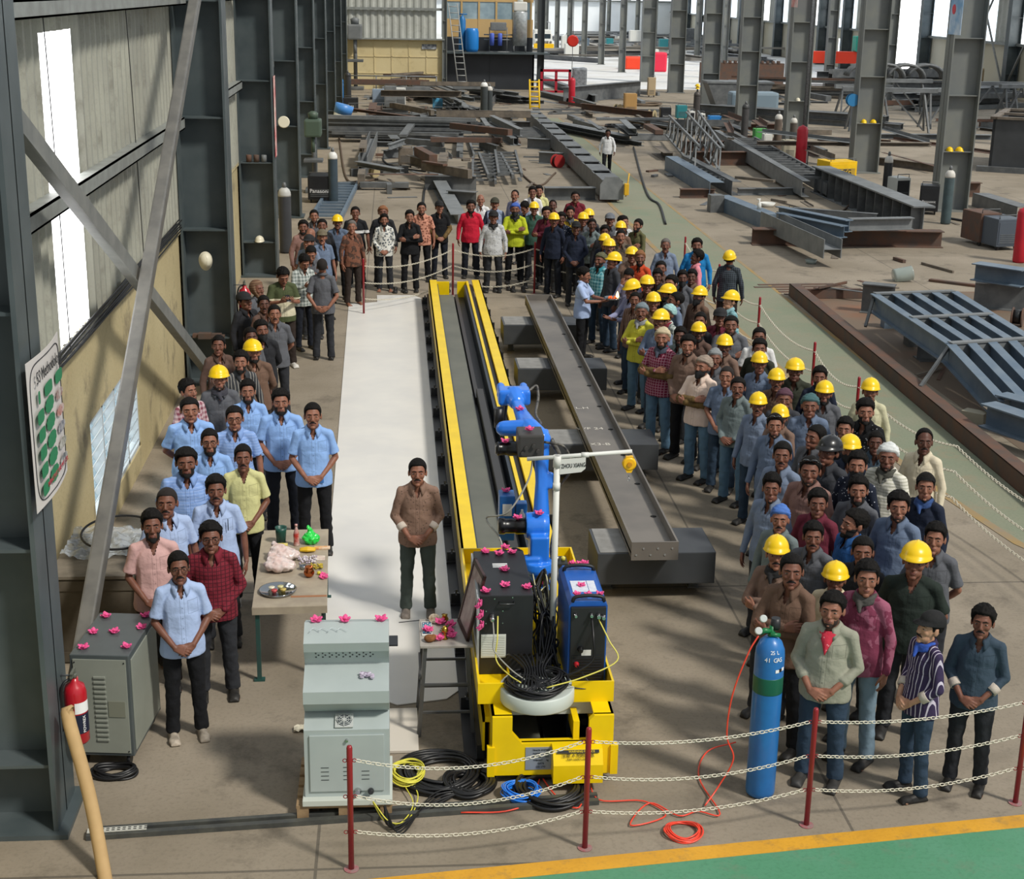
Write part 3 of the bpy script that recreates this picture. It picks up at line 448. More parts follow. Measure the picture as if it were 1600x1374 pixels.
bm = BM(); box(bm, 3.2, 8.9, YB+6, YB+6.1, 3, 6); struct(obj('wall_office_back', bm, mat('office_inside','a8b4b8',.7)))
o = column(9.35, 96.5, .42, 0, top=14, zs=20, m=mat('column_dark','3f4446',.5), bw=.35); o['label'] = 'slim dark column at the corner of the black store room'
# ---- far end and right side of the hall
bm = BM(); box(bm, -3.3, 42, 214, 214.3, 0, 4.6); struct(obj('wall_back', bm, mat('far_white_wall','eef2f4',.7,col2='dce2e6',scale=.2,mix=.7)))
bm = BM(); corrugated(bm, 214.1, -3.3, 42, 4.6, 18, pitch=1.0, d=.1, axis='X', sgn=-1); struct(obj('wall_back_upper', bm, clad_in))
for k in range(9):
    bm = BM(); x = 6+k*3.9; box(bm, x, x+3.1, 213.8, 213.95, 4.7, 18); struct(obj('window_%d' % (10+k), bm, day_soft))  # glowing strips, widened to brighten the far wall
bm = BM(); box(bm, -3.3, 42, 213.6, 214, 4.5, 4.75); box(bm, -3.3, 42, 213.6, 214, 8.3, 8.5); struct(obj('trim_10', bm, girt_m))
XR = 39.1
bm = BM(); box(bm, XR, XR+.3, 40, 109.5, 0, 3.2); box(bm, XR, XR+.3, 120.5, 214, 0, 3.2); struct(obj('wall_right_masonry', bm, mat('right_white_wall','c9c6b8',.8,col2='bdb498',scale=.15,mix=.8)))
bm = BM(); corrugated(bm, XR+.1, 40, 109.5, 3.2, 18, pitch=.8, d=.09, sgn=-1); corrugated(bm, XR+.1, 120.5, 214, 3.2, 18, pitch=.8, d=.09, sgn=-1); corrugated(bm, XR+.1, 109.5, 120.5, 12, 18, pitch=.8, d=.09, sgn=-1); struct(obj('wall_right', bm, clad_in))
bm = BM(); box(bm, XR+1, XR+1.1, 107, 124, -1, 13); struct(obj('doorway_glow', bm, day))  # glowing panel past the opening stands in for its daylight glare
n_ = 19
for k in range(22):
    y = 44+k*7.6
    if 106 < y < 121: continue
    bm = BM(); box(bm, XR-.02, XR, y, y+4.8, 3.3, 18); struct(obj('window_%d' % (n_+k), bm, day_soft if k%3 else day))  # glowing strips, enlarged to brighten the right wall
    if k%2: bm = BM(); box(bm, XR-.02, XR, y+3, y+4.6, .9, 2.4); struct(obj('window_%d' % (n_+40+k), bm, day_soft))
for z in (3.2,6.4,9.6):
    bm = BM(); box(bm, XR-.3, XR, 40, 109.5, z, z+.16); box(bm, XR-.3, XR, 120.5, 214, z, z+.16); struct(obj('trim_11', bm, girt_m))
for k, y in enumerate((45,53,61,69,77,85,93,101,109,121,128.5,136,144,152,160,168,176,184,192,200,208)):
    o = column(XR-.1, y, .8, 1, top=16, zs=1.5, dz=1.7, m=st_paint_shade); o['label'] = 'grey wall column against the bright far right wall'; o['group'] = 'right wall columns'
bm = BM(); bar(bm, (XR-.6,94,1),(XR-.6,101,9), .1,.1); bar(bm, (XR-.6,101,1),(XR-.6,94,9), .1,.1); tag(obj('cross_brace', bm, brace_m), 'x-shaped brace on the far right wall between two columns', 'brace')
bm = BM(); bar(bm, (XR-.6,86,1),(XR-.6,93,9), .1,.1); bar(bm, (XR-.6,93,1),(XR-.6,86,9), .1,.1); tag(obj('cross_brace', bm, brace_m), 'x-shaped brace on the far right wall nearer the bright door', 'brace')
# ================================================================ PEOPLE: the prototypes
def ell(bm, c, s, rot=None, seg=14):
    M = Matrix.Translation(Vector(c)) @ (Euler([R(a) for a in rot]).to_matrix().to_4x4() if rot else Matrix()) @ Matrix.Diagonal((s[0],s[1],s[2],1))
    bmesh.ops.create_uvsphere(bm, u_segments=seg, v_segments=max(8,seg*2//3), radius=1.0, matrix=M)
def cap(bm, a, b, ra, rb, n=12):
    """tapered capsule"""
    a = Vector(a); b = Vector(b); d = (b-a); L = d.length; M = frame(a, b)
    prof = [(-ra*math.cos(t), ra*math.sin(t)) for t in (0.02,.5,1.05,1.57)] + [(L+rb*math.sin(t), rb*math.cos(t)) for t in (0,.52,1.07,1.55)]
    rings = [[bm.verts.new(M @ Vector((x, max(r,1e-4)*math.cos(2*math.pi*k/n), max(r,1e-4)*math.sin(2*math.pi*k/n)))) for k in range(n)] for x, r in prof]
    for A, B in zip(rings, rings[1:]):
        for k in range(n): bm.faces.new((A[k],A[(k+1)%n],B[(k+1)%n],B[k]))
    bm.faces.new(rings[0][::-1]); bm.faces.new(rings[-1])
def chain_cap(bm, pts, rs):
    for i in range(len(pts)-1): cap(bm, pts[i], pts[i+1], rs[i], rs[i+1])
def voxel(bm, size, smooth_it, name, thin=1.0):
    """fuse overlapping solids into one continuous surface"""
    fixn(bm); me = bpy.data.meshes.new(name); bm.to_mesh(me); bm.free()
    o = bpy.data.objects.new(name, me); COL.objects.link(o)
    md = o.modifiers.new('r','REMESH'); md.mode = 'VOXEL'; md.voxel_size = size; md.use_smooth_shade = True
    if smooth_it: ms = o.modifiers.new('s','SMOOTH'); ms.factor = .5; ms.iterations = smooth_it
    if thin < 1: mt = o.modifiers.new('d','DECIMATE'); mt.ratio = thin
    dg = bpy.context.evaluated_depsgraph_get(); out = bpy.data.meshes.new_from_object(o.evaluated_get(dg)); out.name = name
    bpy.data.objects.remove(o); bpy.data.meshes.remove(me)
    out.polygons.foreach_set('use_smooth', [True]*len(out.polygons)); return out
def co_array(me): a = np.empty(len(me.vertices)*3, np.float32); me.vertices.foreach_get('co', a); return a.reshape(-1,3)
def wrinkle(me, amp, sc, seed, stretch=(1,1,1)):
    a = co_array(me); n = np.empty(len(me.vertices)*3, np.float32); me.vertices.foreach_get('normal', n); n = n.reshape(-1,3)
    for i in range(len(a)):
        p = Vector((a[i,0]*sc*stretch[0]+seed, a[i,1]*sc*stretch[1], a[i,2]*sc*stretch[2]))
        v = 1-2*abs(noise.noise(p)) ; v = v*.6+noise.noise(p*2.3)*.5
        a[i] += n[i]*amp*(v-.35)
    me.vertices.foreach_set('co', a.ravel()); me.update()
def drop_faces(me, keep):
    """delete the faces whose centre fails keep(x,y,z)"""
    bm = BM(); bm.from_mesh(me); dead = [f for f in bm.faces if not keep(f.calc_center_median())]
    bmesh.ops.delete(bm, geom=dead, context='FACES'); bm.to_mesh(me); bm.free(); return me
NECK = Vector((0, .004, 1.447))
def head_solids(bm):
    """head modelled about the neck pivot (0,0,0); front is -Y; chin z=.0, crown z=.235"""
    ell(bm, (0,.012,.145), (.074,.094,.090), seg=18)            # cranium
    ell(bm, (0,-.022,.115), (.068,.068,.085), seg=18)           # face mass
    ell(bm, (0,-.032,.045), (.053,.056,.045), seg=16)           # jaw
    ell(bm, (0,-.072,.014), (.024,.020,.018))                   # chin
    ell(bm, (0,-.076,.138), (.054,.016,.012))                   # brow ridge
    for s in (-1,1):
        ell(bm, (s*.036,-.055,.090), (.026,.024,.026))          # cheek bones
        ell(bm, (s*.031,-.068,.113), (.016,.0145,.012))          # lids
        ell(bm, (s*.077,.008,.108), (.009,.019,.031), (0,0,s*-18)) # ears
        ell(bm, (s*.012,-.096,.078), (.009,.011,.008))          # nostril wings
    cap(bm, (0,-.083,.128), (0,-.101,.083), .0085, .0125)       # nose
    ell(bm, (0,-.085,.050), (.024,.011,.0065)); ell(bm, (0,-.083,.040), (.020,.011,.0075))   # lips
def hand_solids(bm, w, d, pn, side, curl=.5, k=1.0):
    """palm and five fingers; w wrist, d direction, pn palm normal (palm faces that way), side = towards the thumb"""
    w = Vector(w); d = Vector(d).normalized(); pn = (Vector(pn) - d*d.dot(Vector(pn))).normalized(); s = Vector(side); s = (s - d*d.dot(s) - pn*pn.dot(s)).normalized()
    for t, r in ((-.027,.013),(-.009,.0145),(.010,.0145),(.028,.014)):
        cap(bm, w+s*t*.55, w+d*.085+s*t, .016, r)
    for t, L, o in ((.030,.070,0),(.0105,.080,.004),(-.0095,.074,.001),(-.029,.058,-.006)):
        p = w+d*(.085+o)+s*t*1.05; a = curl*.5; dirn = (d*math.cos(a)+pn*math.sin(a)+s*t*2.5).normalized()
        rad = .0092 if L > .06 else .0080; q = p
        for j, fr in enumerate((.44,.31,.25)):
            n = q+dirn*L*fr; cap(bm, q, n, rad*(1-.10*j), rad*(.9-.10*j), 8); q = n
            a += curl*.75; dirn = (d*math.cos(a)+pn*math.sin(a)).normalized()
    p = w+d*.022+s*.028+pn*.006; q = p+d*.032+s*.020+pn*.010; e = q+d*.030+s*.006+pn*.010; e2 = e+d*.022-s*.002+pn*.008
    chain_cap(bm, [p,q,e,e2], [.015,.0115,.010,.0078])
SH = lambda s: Vector((s*.165, .015, 1.378))
def arms_of(pose):
    """joints for side s=-1 (his right) and 1 (his left): elbow, wrist, hand dir, palm normal, thumb side, curl"""
    if pose == 'clasp':
        return {-1: ((-.240,.015,1.105),(-.085,-.170,.925),(.86,-.42,-.30),(.25,.75,-.5),(.2,-.35,.9),.75), 1: ((.240,.015,1.105),(.080,-.150,.930),(-.80,-.30,-.52),(-.2,.9,-.3),(-.3,-.55,.8),.55)}
    if pose == 'fold':
        return {-1: ((-.236,-.085,1.115),(.075,-.205,1.185),(.93,.10,.22),(0,.95,-.2),(0,-.2,.95),.5), 1: ((.236,-.085,1.105),(-.085,-.215,1.125),(-.90,.25,.10),(.2,.95,0),(0,-.1,1),.45)}
    if pose == 'behind':
        return {-1: ((-.250,.085,1.10),(-.105,.205,.93),(.85,.20,-.4),(0,-1,0),(.3,.2,.9),.4), 1: ((.250,.085,1.10),(.105,.205,.93),(-.85,.25,-.4),(0,-1,0),(-.3,.2,.9),.4)}
    if pose == 'phone':
        return {-1: ((-.235,-.03,1.115),(-.085,-.245,1.185),(.45,-.75,.35),(.5,.3,.6),(-.2,.2,.9),.7), 1: ((.235,-.03,1.115),(.085,-.245,1.180),(-.45,-.75,.35),(-.5,.3,.6),(.2,.2,.9),.7)}
    if pose == 'reach':
        return {-1: ((-.235,-.13,1.14),(-.110,-.36,1.14),(.25,-.95,.05),(.3,0,1),(-.9,-.3,.2),.35), 1: ((.235,-.13,1.14),(.110,-.36,1.14),(-.25,-.95,.05),(-.3,0,1),(.9,-.3,.2),.35)}
    if pose == 'face':
        return {-1: ((-.225,-.16,1.16),(-.085,-.190,1.420),(.10,.25,.96),(.3,1,0),(.9,-.2,.1),.35), 1: ((.240,.015,1.105),(.255,-.075,.865),(-.05,-.20,-.97),(-1,.1,0),(0,-1,0),.4)}
    if pose == 'walk':
        return {-1: ((-.270,.085,1.115),(-.275,.045,.870),(0,-.15,-.98),(1,.1,0),(0,-1,0),.5), 1: ((.262,-.050,1.115),(.262,-.200,.905),(-.05,-.45,-.9),(-1,.1,0),(0,-1,0),.5)}
    return {-1: ((-.246,.025,1.105),(-.262,-.050,.865),(.05,-.20,-.97),(1,.1,0),(0,-1,0),.4), 1: ((.246,.025,1.105),(.262,-.050,.865),(-.05,-.20,-.97),(-1,.1,0),(0,-1,0),.4)}
def legs_of(pose):
    if pose == 'walk': return {-1: ((-.095,0,.90),(-.105,-.155,.50),(-.105,-.215,.09)), 1: ((.095,0,.90),(.095,.030,.49),(.090,.265,.135))}
    return {-1: ((-.098,0,.90),(-.112,-.008,.49),(-.125,.018,.085)), 1: ((.098,0,.90),(.118,-.012,.49),(.132,.018,.085))}
def head_matrix(yaw, pitch): return Matrix.Translation(NECK) @ Matrix.Rotation(R(yaw), 4, 'Z') @ Matrix.Rotation(R(-pitch), 4, 'X') @ Matrix.Scale(1.17, 4)
def make_body(pose, yaw, pitch):
    bm = BM(); hb = BM(); head_solids(hb); bmesh.ops.transform(hb, matrix=head_matrix(yaw, pitch), verts=hb.verts)
    tmp = bpy.data.meshes.new('t'); hb.to_mesh(tmp); hb.free(); bm.from_mesh(tmp); bpy.data.meshes.remove(tmp)
    cap(bm, (0,.028,1.38), (0,.012,1.50), .064, .060)                        # neck
    for s in (-1,1): cap(bm, (s*.03,.03,1.435), SH(s)+Vector((s*-.02,0,-.012)), .026, .036)   # trapezius
    ell(bm, (0,.012,1.23), (.150,.092,.17), seg=18); ell(bm, (0,.005,1.05), (.138,.092,.16)); ell(bm, (0,.008,.93), (.150,.098,.11))
    A = arms_of(pose)
    for s in (-1,1):
        el, wr, d, pn, th, cu = A[s]; mid = Vector(el).lerp(Vector(wr), .35)
        chain_cap(bm, [SH(s), SH(s).lerp(Vector(el), .45), el], [.041,.037,.034])
        chain_cap(bm, [el, mid, wr], [.035,.036,.0235]); hand_solids(bm, wr, d, pn, th, cu)
    for s in (-1,1):
        h, k, a = legs_of(pose)[s]; h, k, a = Vector(h), Vector(k), Vector(a)
        chain_cap(bm, [h, h.lerp(k,.4), k], [.080,.072,.052]); chain_cap(bm, [k, k.lerp(a,.35), a], [.052,.052,.035])
        cap(bm, a+Vector((0,.012,-.040)), a+Vector((s*.006,-.115,-.056)), .034, .027); ell(bm, a+Vector((s*.008,-.130,-.060)), (.045,.052,.022))
        for j in range(5): ell(bm, a+Vector((s*(.038-.019*(4-j))+s*.012, -.178+abs(j)*.004*(1 if s>0 else 1), -.067)), (.0095,.020,.011), seg=8)
    return voxel(bm, .0052, 3, 'body', .26)
def make_shirt(pose, sleeve, fat=1.0):
    """sleeve: .45 short, .8 rolled, 1 long"""
    bm = BM(); A = arms_of(pose)
    ell(bm, (0,.012,1.235), (.178*fat,.122*fat,.20), seg=22); ell(bm, (0,.002,1.05), (.165*fat,.125*fat,.19), seg=22)
    lathe(bm, [(.206,.80),(.207,.83),(.203,.93),(.180,1.05),(.163,1.2)], 24, Matrix.Translation((0,.004,0)) @ Matrix.Diagonal((1*fat,.74*fat,1,1)))
    for s in (-1,1):
        cap(bm, (s*.030,.025,1.432), SH(s)+Vector((s*-.012,0,.002)), .050, .056)
        el, wr, *_ = A[s]; el = Vector(el); wr = Vector(wr)
        if sleeve <= .5: e = SH(s).lerp(el, .82); chain_cap(bm, [SH(s), SH(s).lerp(el,.4)], [.058,.056]); M = frame(SH(s), el); L = (e-SH(s)).length; lathe(bm, [(.054,L*.3),(.058,L*.7),(.063,L)], 16, M @ Matrix.Rotation(R(90),4,'Y'))
        else:
            t = .55 if sleeve < 1 else .96; w2 = el.lerp(wr, t)
            chain_cap(bm, [SH(s), SH(s).lerp(el,.5), el], [.057,.052,.049]); chain_cap(bm, [el, w2], [.050, .043 if sleeve < 1 else .034])
            if sleeve < 1: M = frame(el, w2); L = (w2-el).length; lathe(bm, [(.048,L-.055),(.050,L-.05),(.049,L+.012),(.047,L+.014)], 16, M @ Matrix.Rotation(R(90),4,'Y'))
            else: M = frame(el, wr); L = (wr-el).length; lathe(bm, [(.034,L-.055),(.037,L-.05),(.036,L-.002),(.034,L)], 16, M @ Matrix.Rotation(R(90),4,'Y'))
    me = voxel(bm, .0095, 2, 'shirt'); wrinkle(me, .011, 7.0, hash(pose)%7+sleeve*3, (1,1,.62))
    drop_faces(me, lambda c: not (c.y < .03 and c.z > 1.335 and abs(c.x) < .005+.42*(c.z-1.335)) and not (c.z > 1.452 and abs(c.x) < .062 and c.y < .045))
    return me
def make_tee(pose, fat=1.0): return make_shirt(pose, .45, fat)
def make_collar():
    bm = BM(); n = 22
    def ring(t):
        a = R(-68+ (316)*t) ; return a
    # collar band open at the throat: inner stand, fold line, outer leaf with two points
    for k in range(n):
        pass
    rows = []
    for k in range(n+1):
        t = k/n; a = math.pi*1.5 + R(20) + (2*math.pi-R(40))*t; ca, sa = math.cos(a), math.sin(a); f = max(0, math.cos(a-math.pi*1.5)); pt = max(0,(abs(t-.5)-.36)/.14)
        rows.append([Vector((.066*ca, .016+.064*sa, 1.440-.030*f)), Vector((.068*ca,.016+.066*sa,1.490-.042*f)), Vector((.082*ca,.016+.080*sa,1.477-.048*f)), Vector((.104*ca+(.014*pt if ca>0 else -.014*pt),.016+(.094+.026*pt)*sa,1.452-.066*f-.034*pt))])
    vs = [[bm.verts.new(p) for p in r] for r in rows]
    for A, B in zip(vs, vs[1:]):
        for k in range(3): bm.faces.new((A[k],A[k+1],B[k+1],B[k]))
    fixn(bm); bmesh.ops.solidify(bm, geom=bm.faces[:], thickness=.004)
    me = bpy.data.meshes.new('collar'); bm.to_mesh(me); bm.free(); me.polygons.foreach_set('use_smooth', [True]*len(me.polygons)); return me
def make_trousers(pose):
    bm = BM(); ell(bm, (0,.010,.93), (.165,.118,.135), seg=18)
    for s in (-1,1):
        h, k, a = [Vector(v) for v in legs_of(pose)[s]]
        chain_cap(bm, [h, h.lerp(k,.45), k], [.096,.086,.070]); chain_cap(bm, [k, k.lerp(a,.5), a+Vector((0,0,.03))], [.070,.066,.062])
        M = Matrix.Translation((a.x,a.y,0)); lathe(bm, [(.066,a.z-.030),(.068,a.z-.02),(.062,a.z+.12)], 16, M)
    me = voxel(bm, .012, 2, 'trousers'); wrinkle(me, .010, 8.0, 3.3, (1,1,.9)); return me
def make_shoe(s, pose):
    a = Vector(legs_of(pose)[s][2]); bm = BM(); dz = a.z-.085
    cap(bm, a+Vector((0,.022,-.045)), a+Vector((s*.008,-.115,-.055)), .044, .036); ell(bm, a+Vector((s*.010,-.142,-.056)), (.052,.072,.036)); ell(bm, a+Vector((0,.0,-.005)), (.047,.055,.030))
    box(bm, a.x-.046+s*.004, a.x+.050+s*.004, a.y-.212, a.y+.066, dz+.002, dz+.030, .012)
    return voxel(bm, .010, 2, 'shoe')
def ushell(fn, nu=40, nv=26, name='hair', zc=.145):
    """closed shell about the skull centre, radius from fn(direction)"""
    bm = BM(); bmesh.ops.create_uvsphere(bm, u_segments=nu, v_segments=nv, radius=1.0)
    for v in bm.verts:
        d = v.co.normalized(); v.co = Vector((0,.012,zc)) + d*fn(d)
    me = bpy.data.meshes.new(name); bm.to_mesh(me); bm.free(); me.polygons.foreach_set('use_smooth', [True]*len(me.polygons)); return me
def skull_r(d): return 1/math.sqrt((d.x/.076)**2+(d.y/.097)**2+(d.z/.092)**2)
def face_r(d):
    """distance from the skull centre to the skin of the face / jaw in direction d"""
    best = skull_r(d) if d.z > -.2 else .05; o = Vector((0,.012,.145))
    for c, s in (((0,-.022,.115),(.068,.068,.085)), ((0,-.032,.045),(.053,.056,.045)), ((0,-.072,.014),(.024,.020,.018)), ((0,.012,.145),(.074,.094,.090))):
        k = Vector([(o[i]-c[i])/s[i] for i in range(3)]); q = Vector([d[i]/s[i] for i in range(3)]); a = q.dot(q); b = k.dot(q); cc = k.dot(k)-1; D = b*b-a*cc
        if D > 0: best = max(best, (-b+math.sqrt(D))/a)
    return best
def sstep(a, b, x): t = min(1, max(0, (x-a)/(b-a))); return t*t*(3-2*t)
def hair_mesh(kind):
    def fn(d):
        front = max(0,-d.y); line = -.52 + .92*sstep(.28,.82,front)         # hair line height as a function of how far forward
        if kind == 'receding': line = -.50+1.22*sstep(.05,.8,front)
        th = {'short':.009,'full':.017,'curly':.020,'buzz':.004,'receding':.008,'tuft':.017}[kind]*(.45+.6*sstep(-.25,.55,d.z)) if kind != 'buzz' else .0035
        if kind == 'tuft': th *= (.45+1.1*max(0,d.z)*(1+.9*front))
        if kind == 'full': th *= (.7+.35*max(0,d.z)+.3*front)
        if kind in ('full','curly','tuft'): th += .006*noise.noise(d*5)+.006*noise.noise(d*(11 if kind!='curly' else 17))
        else: th += .0015*noise.noise(d*9)
        if abs(d.x) > .72 and -.16 < d.y < .25: line = max(line, -.12)
        if abs(d.x) > .6 and -.50 < d.y < -.16: line = min(line, -.18)
        line += .03*noise.noise(d*12); k = sstep(line-.03, line+.06, d.z)
        return skull_r(d)*(1-.10*(1-k)) + th*k
    return ushell(fn, 56, 40, 'hair')
def lower_face(kind):
    """beard, mask: a shell that only stands proud over jaw and cheeks"""
    def fn(d):
        p = face_r(d); q = Vector((0,.012,.145))+d*p; k = 0
        if kind == 'beard':
            k = sstep(.098,.078, q.z) * sstep(.03,-.015, q.y); k *= 1 if abs(q.x) > .030 or q.z < .034 else 0; th = .006+.003*noise.noise(d*20)
        elif kind == 'stubble':
            k = sstep(.070,.050, q.z) * sstep(.0,-.03, q.y); k *= 1 if abs(q.x) > .028 or q.z < .034 else 0; th = .0026
        elif kind == 'goatee':
            k = 1 if (abs(q.x) < .026 and q.z < .032 and q.y < -.05) else 0; th = .006
        else:
            k = sstep(.086,.074, q.z) * sstep(.03,.01, q.y); th = .007+.016*math.exp(-(q.x/.022)**2)*(1 if -d.y > .3 else 0)
        return p*(1-.10*(1-k)) + th*k
    return ushell(fn, 64, 44, kind)
def small(name, fn, mats=None):
    bm = BM(); fn(bm); fixn(bm); me = bpy.data.meshes.new(name); bm.to_mesh(me); bm.free(); me.polygons.foreach_set('use_smooth', [True]*len(me.polygons))
    for m in mats or []: me.materials.append(m)
    return me
def eye_mesh(s):
    white = mat('eye_white', '8c847c', .8); dark = mat('iris_dark', '0c0806', .5)
    bm = BM(); c = Vector((s*.031,-.0735,.1135)); M = Matrix.Translation(c) @ Matrix.Diagonal((.0145,.0116,.0052,1))
    bmesh.ops.create_uvsphere(bm, u_segments=20, v_segments=14, radius=1.0, matrix=M)
    for f in bm.faces:
        q = f.calc_center_median()-c
        if q.y < -.004 and abs(q.x) < .0066: f.material_index = 1
    me = bpy.data.meshes.new('eye'); bm.to_mesh(me); bm.free(); me.materials.append(white); me.materials.append(dark); me.polygons.foreach_set('use_smooth',[True]*len(me.polygons)); return me
def arc_cap(bm, pts, rs): chain_cap(bm, [Vector(p) for p in pts], rs)
def dome(bm, rx, ry, rz, zc, brim, visor, ridge=True, thick=.004):
    """hard hat / cap: dome with a brim; brim offset all round, visor longer at the front"""
    n = 32; prof = []
    for j in range(9):
        t = j/8*math.pi/2; prof.append((math.cos(t), math.sin(t)))
    rows = []
    for k in range(n):
        a = 2*math.pi*k/n; ca, sa = math.cos(a), math.sin(a); f = max(0,-sa)**1.5
        row = [Vector((ca*(rx+brim*.6+visor*f*.25), .012+sa*(ry+brim+visor*f), zc-.014-.010*f)), Vector((ca*(rx+brim+visor*f*.25), .012+sa*(ry+brim+.003+visor*f), zc-.009-.010*f))]
        for r, z in prof:
            g = 1+(.045 if ridge and abs(ca) < .22 and r < .97 else 0)*(1-r*.3)
            row.append(Vector((ca*rx*r, .012+sa*ry*r, zc+rz*z*g)))
        rows.append([bm.verts.new(p) for p in row])
    for k in range(n):
        A, B = rows[k], rows[(k+1)%n]
        for j in range(len(A)-1):
            if j == len(A)-2: 
                bm.faces.new((A[j],B[j],B[j+1],A[j+1]))
            else: bm.faces.new((A[j],B[j],B[j+1],A[j+1]))
    bmesh.ops.remove_doubles(bm, verts=bm.verts, dist=.0006)
PR = {}
def P(key, fn):
    if key not in PR: PR[key] = fn()
    return PR[key]
# ---------------------------------------------------------------- cloth materials
def seam_group():
    if 'seams' in bpy.data.node_groups: return bpy.data.node_groups['seams']
    g = bpy.data.node_groups.new('seams', 'ShaderNodeTree'); g.interface.new_socket('V', in_out='INPUT', socket_type='NodeSocketVector'); g.interface.new_socket('S', in_out='OUTPUT', socket_type='NodeSocketFloat')
    gi = g.nodes.new('NodeGroupInput'); go = g.nodes.new('NodeGroupOutput'); sx = g.nodes.new('ShaderNodeSeparateXYZ'); g.links.new(gi.outputs[0], sx.inputs[0])
    x, y, z = sx.outputs; m = lambda *a: math_node(g, *a)
    front = m('LESS_THAN', y, 0.0)
    plk = m('LESS_THAN', m('ABSOLUTE', m('SUBTRACT', m('ABSOLUTE', x), .019)), .0022)
    bx = m('LESS_THAN', m('ABSOLUTE', x), .006); bz = m('LESS_THAN', m('ABSOLUTE', m('SUBTRACT', m('PINGPONG', z, .045), .0)), .006); but = m('MULTIPLY', bx, bz)
    dx = m('SUBTRACT', m('ABSOLUTE', m('SUBTRACT', x, .098)), .046); dz = m('SUBTRACT', m('ABSOLUTE', m('SUBTRACT', z, 1.262)), .058)
    pk = m('LESS_THAN', m('ABSOLUTE', m('MAXIMUM', dx, dz)), .0026)
    g.links.new(m('MULTIPLY', front, m('MINIMUM', m('ADD', m('ADD', plk, but), pk), 1.0)), go.inputs[0]); return g
def cloth(key, col, pat=None, c2=None, seams=True, rough=.85, dirt=.25):
    k = 'cloth_'+key
    if k in MATS: return MATS[k]
    m = bpy.data.materials.new(k); m.use_nodes = True; nt = m.node_tree; N = nt.nodes; L = nt.links; b = N['Principled BSDF']; b.inputs['Roughness'].default_value = rough; b.inputs['Specular IOR Level'].default_value = .25
    tc = N.new('ShaderNodeTexCoord'); V = tc.outputs['Object']
    rgb = N.new('ShaderNodeRGB'); rgb.outputs[0].default_value = hexc(col); cur = rgb.outputs[0]
    def mixc(fac, a, bcol):
        n = N.new('ShaderNodeMix'); n.data_type = 'RGBA'
        if isinstance(fac, (int,float)): n.inputs[0].default_value = fac
        else: L.new(fac, n.inputs[0])
        L.new(a, n.inputs[6])
        if isinstance(bcol, tuple): n.inputs[7].default_value = bcol
        else: L.new(bcol, n.inputs[7])
        return n.outputs[2]
    sx = N.new('ShaderNodeSeparateXYZ'); L.new(V, sx.inputs[0]); x, y, z = sx.outputs; mm = lambda *a: math_node(nt, *a)
    if pat:
        C2 = hexc(c2)
        if pat == 'check':
            f = mm('MAXIMUM', mm('LESS_THAN', mm('PINGPONG', x, .018), .004), mm('LESS_THAN', mm('PINGPONG', z, .018), .004)); cur = mixc(mm('MULTIPLY', f, .75), cur, C2)
        elif pat == 'plaid':
            f = mm('ADD', mm('MULTIPLY', mm('LESS_THAN', mm('PINGPONG', x, .03), .015), .5), mm('MULTIPLY', mm('LESS_THAN', mm('PINGPONG', z, .03), .015), .5)); cur = mixc(f, cur, C2)
        elif pat == 'stripe':
            f = mm('LESS_THAN', mm('PINGPONG', x, .019), .0038); cur = mixc(f, cur, C2)
        elif pat == 'hstripe':
            f = mm('LESS_THAN', mm('PINGPONG', z, .016), .005); cur = mixc(f, cur, C2)
        elif pat == 'dots':
            v = N.new('ShaderNodeTexVoronoi'); v.inputs['Scale'].default_value = 26; L.new(V, v.inputs['Vector']); cur = mixc(mm('LESS_THAN', v.outputs['Distance'], .20), cur, C2)
        elif pat == 'floral':
            v = N.new('ShaderNodeTexVoronoi'); v.inputs['Scale'].default_value = 20; L.new(V, v.inputs['Vector']); cur = mixc(mm('LESS_THAN', v.outputs['Distance'], .42), cur, C2)
        elif pat == 'camo':
            v = N.new('ShaderNodeTexNoise'); v.inputs['Scale'].default_value = 9; L.new(V, v.inputs['Vector']); cur = mixc(mm('GREATER_THAN', v.outputs[0], .52), cur, C2)
        elif pat == 'raglan':
            cur = mixc(mm('GREATER_THAN', mm('ABSOLUTE', x), .165), cur, C2)
        elif pat == 'block':      # wide pale chest band below a darker yoke
            cur = mixc(mm('MULTIPLY', mm('LESS_THAN', z, 1.20), mm('GREATER_THAN', z, .9)), cur, C2)
        elif pat == 'band':
            cur = mixc(mm('MULTIPLY', mm('LESS_THAN', z, 1.23), mm('GREATER_THAN', z, 1.17)), cur, C2)
    no = N.new('ShaderNodeTexNoise'); no.inputs['Scale'].default_value = 6; no.inputs['Detail'].default_value = 5; L.new(V, no.inputs['Vector'])
    base = hexc(col); cur = mixc(mm('MULTIPLY', mm('GREATER_THAN', no.outputs[0], -1), mm('MULTIPLY', no.outputs[0], dirt)), cur, tuple(v*.45 for v in base[:3])+(1,))
    h = None
    if seams:
        g = N.new('ShaderNodeGroup'); g.node_tree = seam_group(); L.new(V, g.inputs[0]); cur = mixc(mm('MULTIPLY', g.outputs[0], .55), cur, tuple(v*.35 for v in base[:3])+(1,))
    n2 = N.new('ShaderNodeTexNoise'); n2.inputs['Scale'].default_value = 16; n2.inputs['Detail'].default_value = 4; L.new(V, n2.inputs['Vector'])
    bp = N.new('ShaderNodeBump'); bp.inputs['Strength'].default_value = .55; bp.inputs['Distance'].default_value = .018; L.new(n2.outputs[0], bp.inputs['Height']); L.new(bp.outputs[0], b.inputs['Normal'])
    L.new(cur, b.inputs['Base Color']); MATS[k] = m; return m
